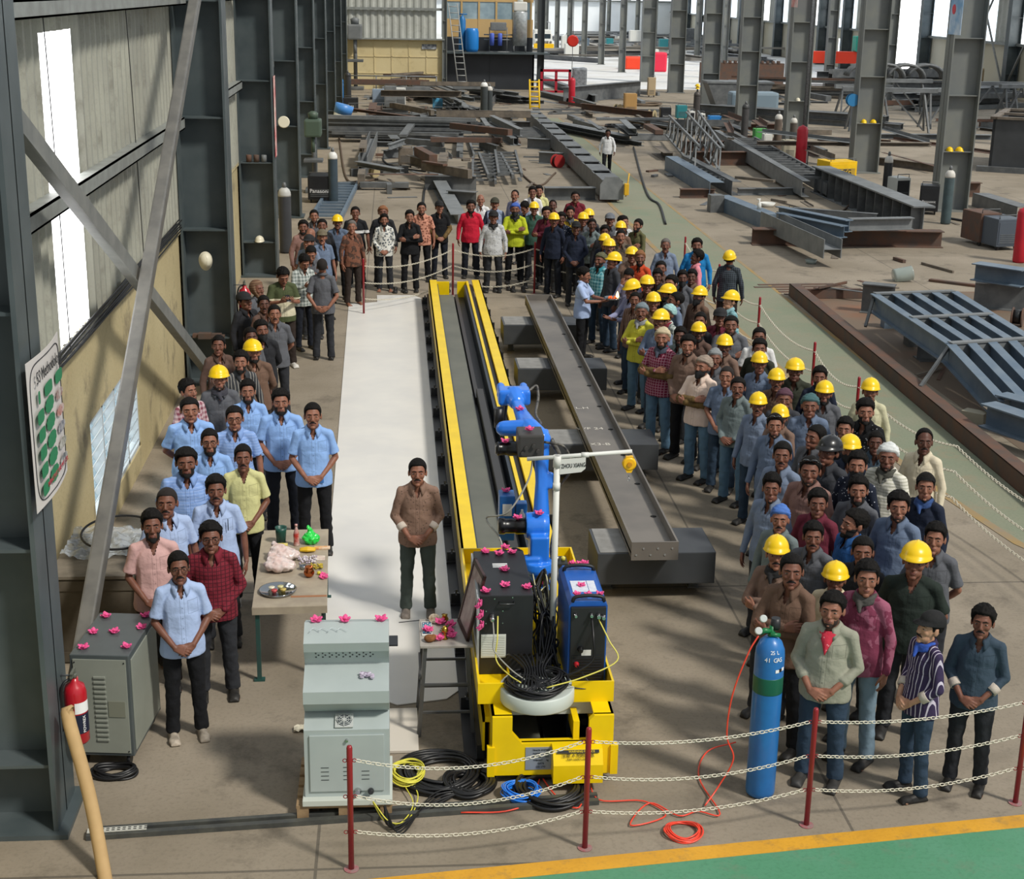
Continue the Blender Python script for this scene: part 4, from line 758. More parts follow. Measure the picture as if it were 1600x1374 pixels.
SHIRTS = {
 'lb':('8fb4ea',), 'lb2':('86a6de','hstripe','9ab6e8'), 'lb3':('a9bde2',), 'gb':('68778f',), 'gb2':('5c6a80',), 'gb3':('77859c',), 'gg':('6f7b7c',), 'gr':('5c5e64',), 'dg':('3c3e44',), 'dk':('26272b',), 'br':('5f4a42',), 'br2':('6e5648',), 'br3':('7a6357',),
 'rose':('8a6a62',), 'bk':('17181b',), 'nv':('1f2638',), 'nv2':('2b3346',), 'bl':('2f5f9c',), 'bl2':('1f7ab8',), 'ol':('5b5a3c',), 'ol2':('33362c',), 'gp':('27302b',), 'cr':('d8cdb4',), 'cr2':('c5c2a2',), 'crp':('e6cfc0',), 'wh':('dcdcdc',), 'wh2':('cfd2d6','stripe','9ba0a8'), 'ye':('d8cf6a',), 'ye2':('c9a83c',), 'yp':('cdcb92',),
 'yl':('cfca48',), 'lm':('b7c22c',), 'rd':('c21f38',), 'mr':('5e2030',), 'mr2':('6b2a3a',), 'mrc':('7a2432','check','2c1018'), 'mrk':('7b2440','check','c49aa8'), 'pkc':('8e4f5e','plaid','d9c3c6'), 'pk':('e08d9a',), 'pkp':('cfa7a3',), 'or':('c64b2a',), 'orf':('c98e78','floral','7a4a3c'),
 'gn':('3f5f54',), 'tl':('3a8a98','plaid','9fd0d6'), 'tw':('8fb6bd','check','3f7f8c'), 'lv':('8c8fae',), 'nvd':('1e2434','dots','c9ccd6'), 'bkd':('121316','dots','8a8c90'), 'wfl':('d8d8d2','floral','4a5560'), 'wdt':('c4c6c8','dots','3e4248'), 'rag':('8f9db6','raglan','232a3c'), 'bwb':('1b1d22','band','d8d8d8'),
 'gst':('3e4044','stripe','a8a49c'), 'bst':('6b5148','stripe','a08a7c'), 'wck':('c9cfcb','plaid','6f7a78'), 'dck':('2c3036','check','54606a'), 'bcf':('6a5c50','camo','3c3630'), 'gwp':('4a5236','block','d2cbb0'), 'pst':('3a2f4e','stripe','cfc6d6'), 'brp':('7a5140','camo','4a3830'), 'wst':('e0ddd0','hstripe','b9b8a6'),
 'mpk':('7d3850','camo','9a5a70'), 'lgr':('9a9a8a',), 'bgr':('8d9884','check','5a6878'), 'brf':('8a6f60','dots','5f4c42'), 'sl':('3b4a58',), 'ylt':('dccfb0',) }
PANTS = {'bk':'1a1b1f','nv':'20242e','dg':'2f3136','gr':'4b4d50','bn':'332a26','jn':'5f7f99','jl':'7d93a3','jd':'34465a','ol':'44463f','lt':'8b908c','gn':'4c5652'}
SKINS = ['a97860','936450','7a5040','5e3c30','c29478']
def shirt_mat(k): a = SHIRTS[k]; return cloth('shirt_'+k, a[0], *(a[1:] if len(a) > 1 else ()))
def skin_mat(i): return mat('skin_%d' % i, SKINS[i], .5, col2='3a2018', scale=14, mix=.28, spec=.35)
def hat_mat(name, col): return mat(name, col, .85, col2='202020', scale=20, mix=.35, bump=.3)
EMPTY_MATS = bpy.data.materials.new('slot')
def linked(name, mesh, root, m, M=None):
    """part sharing mesh data, with its own material"""
    if not mesh.materials: mesh.materials.append(EMPTY_MATS)
    o = bpy.data.objects.new(name, mesh); COL.objects.link(o); o.parent = root
    if m is not None: o.material_slots[0].link = 'OBJECT'; o.material_slots[0].material = m
    if M is not None: o.matrix_local = M
    return o
def band_mesh(z0, z1, t, tail=False):
    def f(bm):
        n = 28; rows = []
        for k in range(n):
            a = 2*math.pi*k/n; d = Vector((math.cos(a), math.sin(a), 0)); row = []
            for z in (z0, (z0+z1)/2, z1):
                zz = z + .016*max(0,-d.y); dd = Vector((d.x,d.y,(zz-.145)/.095)).normalized(); p = Vector((0,.012,.145))+dd*(skull_r(dd)+t); row.append(bm.verts.new(p))
            rows.append(row)
        for k in range(n):
            A, B = rows[k], rows[(k+1)%n]
            for j in range(2): bm.faces.new((A[j],B[j],B[j+1],A[j+1]))
        bmesh.ops.solidify(bm, geom=bm.faces[:], thickness=.004)
    return f
def cap_fabric():       # tied bandana / beanie
    def fn(d):
        front = max(0,-d.y); line = -.30+.62*sstep(-.2,.8,front); k = sstep(line-.03, line+.04, d.z)
        return skull_r(d)*(1-.12*(1-k)) + (.016+.004*noise.noise(d*4)+.003*math.sin(d.z*26+d.x*6))*k
    return ushell(fn, 44, 30, 'beanie')
def hood_fabric():
    def fn(d):
        face = sstep(.42,.62, -d.y) if d.z < .45 else 0
        return face_r(d)*(1-.10*face) + .020*(1-face)
    return ushell(fn, 44, 32, 'head_scarf')
def scarf_mesh():
    bm = BM()
    for j, (z, r, k) in enumerate(((1.435,.078,.024),(1.455,.074,.022),(1.418,.085,.020))):
        pts = [Vector((r*math.cos(a)*1.02, .008+r*.95*math.sin(a), z-.016*max(0,-math.sin(a))+.006*math.sin(3*a+j))) for a in [2*math.pi*q/22 for q in range(22)]]
        tube(bm, pts, k, 8, closed=True)
    cap(bm, (-.01,-.080,1.41), (.02,-.125,1.35), .030, .014)
    return voxel(bm, .007, 2, 'scarf')
def kerchief_mesh():
    bm = BM(); n = 12; rows = []
    for k in range(n+1):
        a = math.pi*(1+k/n); ca, sa = math.cos(a), math.sin(a); f = -sa
        rows.append([bm.verts.new(Vector(p)) for p in ((.075*ca,.01+.075*sa,1.445-.02*f),(.088*ca,.005+.092*sa,1.425-.03*f),(.085*ca*(1-.4*f),.0+.125*sa,1.40-.075*f),(.06*ca*(1-.8*f),.0+.140*sa-.008,1.395-.155*f))])
    for A, B in zip(rows, rows[1:]):
        for j in range(3): bm.faces.new((A[j],A[j+1],B[j+1],B[j]))
    bmesh.ops.solidify(bm, geom=bm.faces[:], thickness=.005); fixn(bm); bmesh.ops.subdivide_edges(bm, edges=bm.edges[:], cuts=1, use_grid_fill=True)
    me = bpy.data.meshes.new('kerchief'); bm.to_mesh(me); bm.free(); me.polygons.foreach_set('use_smooth',[True]*len(me.polygons)); wrinkle(me, .006, 25, 1); return me
def glasses_mesh(z=.116, sun=False):
    def f(bm):
        for s in (-1,1):
            pts = [Vector((s*.0315+.0235*math.cos(a), -.0955, z-.002+.0175*math.sin(a))) for a in [2*math.pi*q/16 for q in range(16)]]; tube(bm, pts, .0019, 6, closed=True)
            tube(bm, [(s*.055,-.093,z+.004),(s*.079,-.05,z+.006),(s*.082,.005,z+.004)], .0018, 6)
        tube(bm, [(-.008,-.096,z+.004),(0,-.099,z+.007),(.008,-.096,z+.004)], .0018, 6)
    return f
def shades_mesh():      # dark glasses pushed up over the hair
    def f(bm):
        for s in (-1,1):
            ell(bm, (s*.030,-.078,.212), (.027,.012,.017), (48,0,0)); tube(bm, [(s*.05,-.07,.213),(s*.086,-.03,.185),(s*.088,.02,.16)], .003, 6)
        tube(bm, [(-.01,-.085,.212),(.01,-.085,.212)], .003, 6)
    return f
def guard_mesh(pose):   # leather sleeves over the forearms
    bm = BM(); A = arms_of(pose)
    for s in (-1,1):
        el, wr, *_ = A[s]; el = Vector(el); wr = Vector(wr); up = SH(s).lerp(el, .80); chain_cap(bm, [up, el, el.lerp(wr,.5), el.lerp(wr,.92)], [.060,.060,.056,.046])
    me = voxel(bm, .008, 2, 'sleeve_guard'); wrinkle(me, .010, 12, 5); return me
BEARD_M = lambda: mat('beard_hair', '0d0b0a', .9)
PERSONS = []
def make_person(label, x, y, h, rz, pose, yaw, pitch, skin=1, hair='short', face='m', gear='-', gcol=None, shirt='lb', sleeve=1, pants='bk', shoe='0d0d0f', fat=1.0, extra='', group=None):
    root = thing('person', label, 'person', (x, y, 0), rz, group); s = h/1.72; root.scale = (s*fat, s*fat, s); PERSONS.append(root)
    HM = head_matrix(yaw, pitch); sk = skin_mat(skin)
    linked('body', P(('body',pose,yaw,pitch), lambda: make_body(pose,yaw,pitch)), root, sk)
    sp = pose
    linked('shirt', P(('shirt',sp,sleeve), lambda: make_shirt(sp, sleeve)), root, shirt_mat(shirt))
    if 'T' not in extra: linked('collar', P('collar', make_collar), root, cloth('collar_'+shirt, SHIRTS[shirt][0], seams=False))
    lp = 'walk' if pose == 'walk' else 'std'
    linked('trousers', P(('trousers',lp), lambda: make_trousers(lp)), root, cloth('trousers_'+pants, PANTS[pants], seams=False, dirt=.5))
    if shoe:
        for q in (-1,1): linked('shoe', P(('shoe',lp,q), lambda: make_shoe(q,lp)), root, mat('shoe_'+shoe, shoe, .6, col2='3a3630', scale=12, mix=.5))
    for q in (-1,1): linked('eye', P(('eye',q), lambda: eye_mesh(q)), root, None, HM)
    hm = mat('hair_grey','6a6460',.8,col2='2a2624') if hair == 'grey' else mat('hair_black','0a0908',.75,spec=.18,col2='1a1614',scale=40,mix=.6,bump=.6)
    for q in (-1,1): linked('eyebrow', P(('brow',q), lambda: small('eyebrow', lambda bm: arc_cap(bm, [(q*.013,-.0905,.1335),(q*.032,-.0885,.1385),(q*.050,-.0735,.1325)], [.0036,.0040,.0022]))), root, hm, HM)
    lip = mat('lips','6e4038',.45)
    if 'k' not in face: linked('mouth', P('mouth', lambda: small('mouth', lambda bm: (ell(bm, (0,-.0870,.0495), (.0235,.0100,.0052)), ell(bm, (0,-.0850,.0410), (.019,.0100,.0062))))), root, lip, HM)
    if 'm' in face: linked('moustache', P('moustache', lambda: small('moustache', lambda bm: (arc_cap(bm, [(-.029,-.0765,.050),(-.013,-.0915,.0605),(0,-.0945,.0615),(.013,-.0915,.0605),(.029,-.0765,.050)], [.0038,.0068,.0062,.0068,.0038])))), root, BEARD_M(), HM)
    for c_, kd in (('b','beard'),('s','stubble'),('g','goatee')):
        if c_ in face: linked(kd, P(kd, lambda: lower_face(kd)), root, BEARD_M() if kd != 'stubble' else mat('stubble','2a1d17',.9), HM)
    if 'k' in face: linked('face_mask', P('mask', lambda: lower_face('mask')), root, mat('mask_black','0e0f12',.8), HM)
    if 'G' in face: linked('spectacles', P('specs', lambda: small('spectacles', glasses_mesh())), root, mat('specs_frame','1a1412',.3), HM)
    if hair not in ('none',) and gear not in ('helmet','beanie','hood','whitecap'): 
        linked('hair', P(('hair',hair), lambda: hair_mesh('short' if hair == 'grey' else hair)), root, hm if hair != 'buzz' else mat('hair_buzz','1c1512',.9), HM)
    elif gear in ('helmet',) : linked('hair', P(('hair','buzz2'), lambda: hair_mesh('buzz')), root, hm, HM)
    if gear == 'helmet':
        o = linked('hard_hat', P('hat', lambda: small('hard_hat', lambda bm: dome(bm, .099,.122,.108,.160,.010,.030))), root, mat(gcol or 'hat_yellow', {'hat_black':'0c0c0e','hat_white':'e4e0d0'}.get(gcol,'f2c80a'), .32, col2='9a7c10' if not gcol else '303030', scale=9, mix=.30, thr=(.55,.8), coat=.3), HM)
    elif gear == 'cap': linked('cap', P('cap', lambda: small('cap', lambda bm: dome(bm, .088,.108,.088,.168,.002,.060,False))), root, hat_mat('cap_'+(gcol or '1'), gcol or '15161a'), HM)
    elif gear == 'beanie': linked('beanie', P('beanie', cap_fabric), root, hat_mat('beanie_'+gcol, gcol), HM)
    elif gear == 'whitecap': linked('beanie', P('beanie', cap_fabric), root, hat_mat('beanie_'+(gcol or 'w'), gcol or 'dde0de'), HM)
    elif gear == 'hood': linked('head_scarf', P('hood', hood_fabric), root, cloth('hood_'+gcol, gcol, 'hstripe', '8a7058', seams=False), HM)
    elif gear == 'band': linked('headband', P('band', lambda: small('headband', band_mesh(.165,.205,.012))), root, hat_mat('band_'+gcol, gcol), HM)
    if 'S' in extra: linked('sunglasses', P('shades', lambda: small('sunglasses', shades_mesh())), root, mat('shades_black','060607',.08,coat=1), HM)
    if 'N' in extra:
        c_ = extra.split('N')[1][:6]; linked('scarf', P('scarf', scarf_mesh), root, hat_mat('scarf_'+c_, c_))
    if 'K' in extra: linked('kerchief', P('kerchief', kerchief_mesh), root, cloth('kerchief_red', 'c23245', 'dots', 'e08a90', seams=False))
    if 'U' in extra:
        o = linked('sleeve_guard', P(('guard',pose), lambda: guard_mesh(pose)), root, mat('leather_guard','6e5628',.8,col2='3a2c18',scale=15,mix=.6))
        o['label'] = 'pair of brown leather forearm guards'
    if 'B' in extra:
        o = linked('name_badge', P('badge', lambda: small('name_badge', lambda bm: box(bm, .055,.105,-.150,-.142,.86,.93,.002))), root, mat('badge_blue','3f79c0',.4))
    if 'W' in extra:
        for s_ in (-1,1):
            def cuff(bm):
                A = arms_of(pose)
                el, wr = Vector(A[s_][0]), Vector(A[s_][1]); w2 = el.lerp(wr,.55); L = (w2-el).length; lathe(bm,[(.051,L-.05),(.054,L-.045),(.053,L+.016),(.049,L+.018)],18,frame(el,w2) @ Matrix.Rotation(R(90),4,'Y'))
            linked('cuff', P(('cuff',pose,s_), lambda: small('cuff', cuff)), root, cloth('cuff_pale','c8bcb0',seams=False))
    if 'p' in extra: linked('pen', P('pen', lambda: small('pen', lambda bm: cap(bm, (.10,-.118,1.33),(.10,-.122,1.22),.004,.004))), root, mat('pen_black','101014',.3))
    return root
# ================================================================ FOREGROUND: track, robot, console, tables, barriers
yel = mat('machine_yellow','f2cf08',.35,col2='e0bc08',scale=3,mix=.6,spec=.4); blk = mat('machine_black','1c1d20',.45,col2='26282b',scale=4,mix=.6); robo = mat('robot_blue','2a7de8',.28,col2='1f6cd6',scale=4,mix=.5,coat=.3)
wblue = mat('welder_blue','1c5cb4',.4,col2='164a94',scale=3,mix=.5); cgrey = mat('console_grey','a9b3b2',.5,col2='9fa9a9',scale=3,mix=.6); white = mat('off_white_plastic','d8d8d2',.5); black_rub = mat('black_cable','17181a',.5)
cable_b = mat('coiled_black_cable','141416',.42); chrome = mat('chrome','c8c8c8',.18,metal=1); red_p = mat('post_red','8e1420',.35,coat=.3); chain_m = mat('chain_white','d8d2c0',.45); pink = mat('pink_petals','e85c98',.7,col2='c83a78',scale=60,mix=.6)
text_k = mat('print_black','151515',.7); text_w = mat('print_white','e8e8e8',.7); wood = mat('pallet_wood','a08664',.8,col2='7c6448',scale=9,mix=.7); green_p = mat('table_green_paint','1f4a44',.5,col2='2f3a38',scale=9,mix=.7)
def text(name, s, size, M, m, parent=None, ext=.001, align='CENTER', sx=1.0):
    cu = bpy.data.curves.new(name, 'FONT'); cu.body = s; cu.size = size; cu.extrude = ext; cu.align_x = align; cu.align_y = 'CENTER'; cu.resolution_u = 3
    o = bpy.data.objects.new(name, cu); COL.objects.link(o); dg = bpy.context.evaluated_depsgraph_get(); me = bpy.data.meshes.new_from_object(o.evaluated_get(dg)); bpy.data.objects.remove(o); me.materials.clear(); me.materials.append(m)
    return obj(name, me, None, parent, M @ Matrix.Scale(sx, 4, (1,0,0)))
FRONT = Matrix.Rotation(R(90), 4, 'X')
def facing(loc, rot=FRONT): return Matrix.Translation(Vector(loc)) @ rot
# ---- gantry track
T = thing('machine_track', 'long yellow and black floor track carrying the blue robot carriage', 'track', (1.22, 10.7, 0))
def tp(name, m, fn, par=None): bm = BM(); fn(bm); return obj(name, fixn(bm), m, par or T)
L_ = 19.2
tp('base_frame', blk, lambda bm: (box(bm,-.50,.50,.35,L_,.02,.10), box(bm,-.66,-.50,.3,L_,.013,.03), box(bm,-.56,-.50,.3,L_,.02,.16), box(bm,.50,.56,.3,L_,.02,.14)))
tp('side_beam', yel, lambda bm: (box(bm,-.52,-.36,.25,L_,.40,.45), box(bm,-.52,-.50,.25,L_,.14,.45)))
tp('side_beam', yel, lambda bm: (box(bm,.36,.52,.25,L_,.40,.45), box(bm,.50,.52,.25,L_,.14,.45), box(bm,.24,.285,.35,L_,.36,.43)))
tp('inner_channel', mat('dark_blue_steel','2a3440',.4,metal=.2), lambda bm: (box(bm,.19,.235,.35,L_-.3,.10,.40), box(bm,-.36,-.34,.35,L_-.3,.10,.42)))
tp('black_gap_strip', blk, lambda bm: box(bm,.285,.36,.35,L_,.30,.36))  # black strip in the gap between the yellow flanges
tp('belt_plate', mat('track_plate','6c6d62',.5,col2='5c5e55',scale=1.5,mix=.7), lambda bm: box(bm,-.34,-.03,.35,L_-.3,.10,.20))
tp('slide_rail', mat('rail_brown_black','2a2724',.4), lambda bm: (box(bm,.02,.13,2.5,11.2,.10,.30,.01), box(bm,.0,.06,11.0,L_-.3,.10,.21)))
tp('end_plate', yel, lambda bm: (box(bm,-.36,-.10,L_-.06,L_,.10,.42), box(bm,.06,.24,L_-.06,L_,.10,.42)))
def front(bm):
    prism(bm, [(-.46,.08),(.52,.08),(.52,.60),(.36,.60),(.32,.56),(.32,.36),(-.22,.36),(-.30,.46),(-.30,.60),(-.46,.60)], .05, Matrix.Translation((0,-.06,0)))
    box(bm,-.46,-.30,-.03,.75,.575,.60); box(bm,.36,.52,-.03,.75,.575,.60); box(bm,-.46,-.44,-.03,.75,.10,.60); box(bm,.50,.52,-.03,.75,.10,.60); box(bm,.20,.25,0,.75,.36,.52); box(bm,-.30,.34,-.03,.03,.33,.36)
    box(bm,-.50,-.44,-.08,-.02,.08,.34); box(bm,.50,.56,-.08,-.02,.08,.34)
tp('front_frame', yel, front)
tp('dark_void_fill', blk, lambda bm: (box(bm,-.43,.49,0,.9,.04,.08), box(bm,-.43,-.42,0,.9,.08,.5), box(bm,.0,.3,.05,.6,.08,.20)))  # black boxes paint the dark void inside the front frame
wb = tp('warning_box', yel, lambda bm: prism(bm, [(-.17,.0),(-.17,.16),(-.10,.27),(0,.27),(0,.0)], .40, Matrix.Translation((.02,0,.09)) @ Matrix.Rotation(R(90),4,'Z') @ Matrix.Translation((0,-.40,0)) @ Matrix.Translation((-.06,0,0))))
MB_ = Matrix.Translation((.22,-.202,.315)) @ Matrix.Rotation(math.atan2(.11,.07),4,'X')
tp('warning_label', mat('label_black','101010',.5), lambda bm: box(bm,-.17,.17,.026,.052,0,.002, M=MB_), wb)
text('warning_text', 'WARNING NOTICE', .024, MB_ @ Matrix.Translation((.03,.039,.003)), mat('print_yellow','f0d010',.6), wb)
text('warning_text', '注意 A 危险区域', .036, MB_ @ Matrix.Translation((0,.008,.003)), text_k, wb)
text('warning_text', 'KEEP HANDS AWAY', .020, MB_ @ Matrix.Translation((0,-.022,.003)), text_k, wb)
npl = tp('name_plate', mat('plate_grey','9aa2aa',.4,metal=.3), lambda bm: box(bm,-.19,.06,-.066,-.06,.13,.33))
for k in range(6): text('plate_text', ['TRACK SYSTEM','MODEL      No.','POWER      kW','WEIGHT     kg','DATE','CO. LTD'][k], .020, facing((-.065,-.068,.305-k*.030)), text_k, npl)
foot = None
for k in range(16):
    for s in (-1,1):
        bm = BM(); x = s*.60; y = 1.2+k*1.18; box(bm, x-.06, x+.06, y-.06, y+.06, .03, .05); box(bm, x-.055*1, x+.055, y-.015, y+.015, .03, .15); lathe(bm, [(.028,.0),(.028,.03)], 10, Matrix.Translation((x,y,0))); lathe(bm,[(.014,.03),(.014,.19)],8,Matrix.Translation((x,y,0)))
        f = obj('levelling_foot', fixn(bm), blk, T); bm = BM(); lathe(bm,[(.020,.13),(.020,.155)],6,Matrix.Translation((x,y,0)),smooth=False); obj('nut', bm, chrome, f)
# ---- robot carriage: tray, drum
C_ = thing('robot_carriage', 'yellow tray carriage riding on the near end of the track', 'carriage', (1.21, 10.9, 0))
def cp(name, m, fn, par=None): bm = BM(); fn(bm); return obj(name, fixn(bm), m, par or C_)
def tray(bm):
    box(bm,-.54,.55,.55,3.0,.60,.625); box(bm,-.54,-.28,0,.55,.60,.625); box(bm,.22,.55,0,.55,.60,.625)
    for x in (-.555,.54): box(bm,x,x+.018,0,3.0,.60,.78)
    box(bm,-.555,-.27,-.018,0,.60,.78); box(bm,.21,.558,-.018,0,.60,.78); box(bm,-.555,.558,3.0,3.018,.60,.78); box(bm,-.285,-.27,0,.5,.60,.70)
cp('tray', yel, tray)
cp('slide_block', mat('slide_block_grey','c6ccc8',.5), lambda bm: (box(bm,-.28,.40,.05,1.2,.46,.60), box(bm,-.3,.3,1.6,2.8,.46,.60)))
cp('turntable', mat('pale_round_cover','c4ccc6',.45,col2='b8c0ba',scale=3,mix=.5), lambda bm: lathe(bm,[(.30,.62),(.305,.63),(.305,.735),(.295,.745)],48,Matrix.Translation((-.07,.02,0))))
def coil(bm, c, r, n, thick, seed, zr=.03, oval=1.0, turns=1, ns=34):
    rnd = random.Random(seed)
    for k in range(n):
        ox, oy = rnd.uniform(-1,1)*r*.14, rnd.uniform(-1,1)*r*.14; rr = r*rnd.uniform(.78,1.06); ph = rnd.uniform(0,6.3); z = c[2]+thick+rnd.uniform(0,zr); el = rnd.uniform(.88,1.1)*oval; ta = rnd.uniform(0,3)
        pts = []
        for q in range(ns):
            a = 2*math.pi*q/ns+ph; x, y = rr*math.cos(a), rr*el*math.sin(a)
            pts.append((c[0]+ox+x, c[1]+oy+y, z+.012*math.sin(2*a+ta)))
        tube(bm, pts, thick, 6, closed=True)
cc = BM(); coil(cc, (1.12,10.88,.745), .235, 9, .010, 3, .05); coil(cc, (1.0,10.84,.75), .13, 4, .009, 5, .05); coil(cc, (1.22,10.98,.75), .12, 4, .009, 6, .05)
for k in range(9):
    x = .92+.045*k; tube(cc, polyline([(x,11.5,.70),(x+.02,11.25,.86),(1.05+.02*k,11.05,.82),(1.0+.03*k,10.78,.78),(1.25-.02*k,10.9,.80)],6), .009, 6)
tag(obj('cable_coil', cc, cable_b), 'tangled black cables heaped on the pale round cover at the track end', 'cable')
# ---- black control box
def flower_bm(seed, s=.026):
    bm = BM(); rnd = random.Random(seed)
    for k in range(7):
        a = k*2*math.pi/7+rnd.uniform(-.2,.2); d = Vector((math.cos(a), math.sin(a), 0)); M = Matrix.Translation(d*s*.75+Vector((0,0,s*(.35+.3*(k%2))))) @ Matrix.Rotation(a,4,'Z') @ Matrix.Rotation(R(-35+rnd.uniform(-15,15)),4,'Y') @ Matrix.Diagonal((s*.85,s*.6,s*.24,1))
        bmesh.ops.create_icosphere(bm, subdivisions=1, radius=1, matrix=M)
    bmesh.ops.create_icosphere(bm, subdivisions=1, radius=s*.4, matrix=Matrix.Translation((0,0,s*.75))); return bm
_fl = None; nfl = [0]
def flower(x, y, z, where, rot=None, sc=1.0):
    global _fl
    if _fl is None:
        b_ = flower_bm(2); _fl = bpy.data.meshes.new('pink_flower'); b_.to_mesh(_fl); b_.free(); _fl.materials.append(pink)
    o = obj('pink_flower', _fl); nfl[0] += 1; o.location = (x,y,z-.003); o.rotation_euler = rot or (0,0,nfl[0]*1.3); o.scale = (sc*1.3,sc*1.3,sc*1.3)
    return tag(o, 'pink flower head '+where, 'flower', 'pink flowers '+where)
B_ = thing('control_cabinet', 'black steel control cabinet with a white vent label on the carriage', 'cabinet', (.915, 11.37, .625))
def bp_(name, m, fn, par=None): bm = BM(); fn(bm); return obj(name, fixn(bm), m, par or B_)
bp_('body', blk, lambda bm: box(bm,-.225,.225,0,1.02,0,.72,.008))
bp_('vent_panel', mat('vent_white','c8ccc4',.5), lambda bm: (box(bm,-.21,-.0,-.012,0,.16,.37,.003), [box(bm,-.20,-.01,-.016,-.011,.175+k*.016,.180+k*.016) for k in range(12)]))
bp_('handle', mat('handle_dark','2c2e30',.3), lambda bm: tube(bm, [(-.06,0,.66),(-.06,-.035,.655),(.06,-.035,.655),(.06,0,.66)], .007, 8))
bp_('connector', chrome, lambda bm: lathe(bm, [(.030,0),(.030,.02),(.020,.03),(.022,.07),(.012,.08)], 14, Matrix.Translation((-.12,0,.53)) @ Matrix.Rotation(R(90),4,'X')))
bp_('side_panel', mat('panel_edge_grey','9fa4a6',.4), lambda bm: box(bm,-.245,-.225,0,1.02,-.02,.70))
for x,z in ((-.17,.58),(-.03,.58),(-.17,.47),(-.03,.47),(-.1,.69),(.05,.70)): bp_('screw', chrome, lambda bm: lathe(bm, [(.006,0),(.006,.004)], 8, Matrix.Translation((x,0,z)) @ Matrix.Rotation(R(90),4,'X')))
for x, y in ((-.17,.08),(.18,.15),(0,.20),(-.12,.98),(.0,.93),(.12,.96),(.02,.55)): flower(.915+x, 11.37+y, 1.345, 'on the black control cabinet')
bm = BM()
for k in range(3): box(bm, .84+.0*k, .97, 11.99+.035*k, 12.01+.035*k, 1.345, 1.347)
tag(obj('ash_mark', bm, text_w), 'three pale ash stripes on the black cabinet top', 'mark')
# ---- blue welding source
Wd = thing('welding_power_source', 'blue and black welding power source standing at the right of the carriage', 'welder', (1.575, 11.15, .625))
def wp(name, m, fn, par=None): bm = BM(); fn(bm); return obj(name, fixn(bm), m, par or Wd)
wp('housing', wblue, lambda bm: prism(bm, [(-.16,0),(.16,0),(.16,.70),(.13,.74),(-.13,.74),(-.16,.70)], .80, Matrix.Translation((0,.02,0))))
wp('front_panel', blk, lambda bm: (box(bm,-.145,.145,-.012,.02,.01,.70,.006), box(bm,-.13,.13,-.018,-.01,.02,.27), [box(bm,-.12,.12,-.024,-.017,.04+k*.025,.048+k*.025) for k in range(9)]))
for y0 in (.03, .70): wp('handle', mat('handle_black','141518',.5), lambda bm: tube(bm, polyline([(-.13,y0,.735),(-.11,y0,.775),(0,y0,.79),(.11,y0,.775),(.13,y0,.735)],4), .016, 8))
wp('label_sheet', mat('label_paper','d8dce2',.6,col2='a8b4d8',scale=30,mix=.4), lambda bm: (box(bm,-.105,.03,.22,.46,.741,.743), box(bm,.035,.10,.22,.46,.741,.743)))
for x, z, m_, r_ in ((-.09,.20,mat('knob_red','b0202a',.4),.022),(-.11,.64,chrome,.016),(.02,.64,chrome,.018),(.08,.63,chrome,.022),(.12,.62,chrome,.020),(-.06,.33,mat('socket_black','101012',.3),.025)):
    wp('socket', m_, lambda bm: lathe(bm, [(r_,0),(r_,.02),(r_*.7,.03),(r_*.7,.05)], 12, Matrix.Translation((x,-.012,z)) @ Matrix.Rotation(R(90),4,'X')))
wp('data_plate', white, lambda bm: box(bm,-.05,.03,-.016,-.010,.24,.32))
for x, y in ((-.02,.33),(-.09,.06),(.0,.05),(.10,.06),(-.05,.74),(.02,.73),(.06,.75)): flower(1.575+x, 11.17+y, 1.365+(.035 if y<.1 or y>.7 else 0), 'on the blue welding source', sc=.8)
for k,(a,b,c,m_,lb) in enumerate([((1.60,11.12,1.24),(1.60,10.95,.95),(1.35,10.95,.80),cable_b,'thick black lead from the welding source socket down to the cable heap'),((1.66,11.12,1.22),(1.78,10.85,.98),(1.20,10.75,.80),mat('cable_yellow','d8cf60',.5),'pale yellow cable looping from the welding source'),((.80,11.32,1.14),(.80,11.15,.95),(1.05,10.9,.79),mat('cable_grey','9a9a92',.5),'grey cable from the cabinet connector down to the cable heap'),((.84,11.32,1.18),(.82,11.16,.86),(1.0,10.85,.80),mat('cable_yellow','d8cf60',.5),'thin yellow cable from the cabinet connector'),((1.48,11.12,.83),(1.58,10.9,.72),(1.3,10.9,.78),cable_b,'black lead from the red socket near the tray')]):
    bm = BM(); tube(bm, polyline([a,(Vector(a)+Vector(b))/2+Vector((0,-.05,.02)),b,(Vector(b)+Vector(c))/2+Vector((0,-.02,-.02)),c],6), .010 if k==0 else .006, 7); tag(obj('power_cable', bm, m_), lb, 'cable')
# ---- jib post
J = thing('jib_stand', 'white post with a crossbar and name plate beside the blue welder', 'stand', (1.33, 11.57, .60))
bm = BM(); tube(bm, [(0,0,0),(0,0,1.90)], .026, 14); lathe(bm,[(.06,0),(.06,.015)],16); lathe(bm,[(.034,1.80),(.034,1.90)],14); lathe(bm,[(.031,1.60),(.031,1.66)],14); obj('post', fixn(bm), white, J)
bm = BM(); tube(bm, [(-.25,0,1.87),(.62,0,1.93)], .017, 12); lathe(bm,[(.022,-.03),(.022,.03)],12,Matrix.Translation((.23,0,1.903)) @ Matrix.Rotation(R(90),4,'Y')); obj('crossbar', fixn(bm), white, J)
bm = BM(); prism(bm, [(.02,1.74),(.20,1.76),(.235,1.79),(.235,1.885),(.02,1.87)], .008, Matrix.Translation((0,-.02,0))); pl = obj('name_plate', fixn(bm), white, J)
text('plate_text', 'ZHOU XIANG', .052, facing((.134,-.024,1.818)) @ Matrix.Rotation(R(4),4,'Z'), text_k, pl, sx=.62)
Ba = thing('spring_balancer', 'yellow spring balancer hanging from the end of the white crossbar', 'tool', (1.93, 11.57, 2.50))
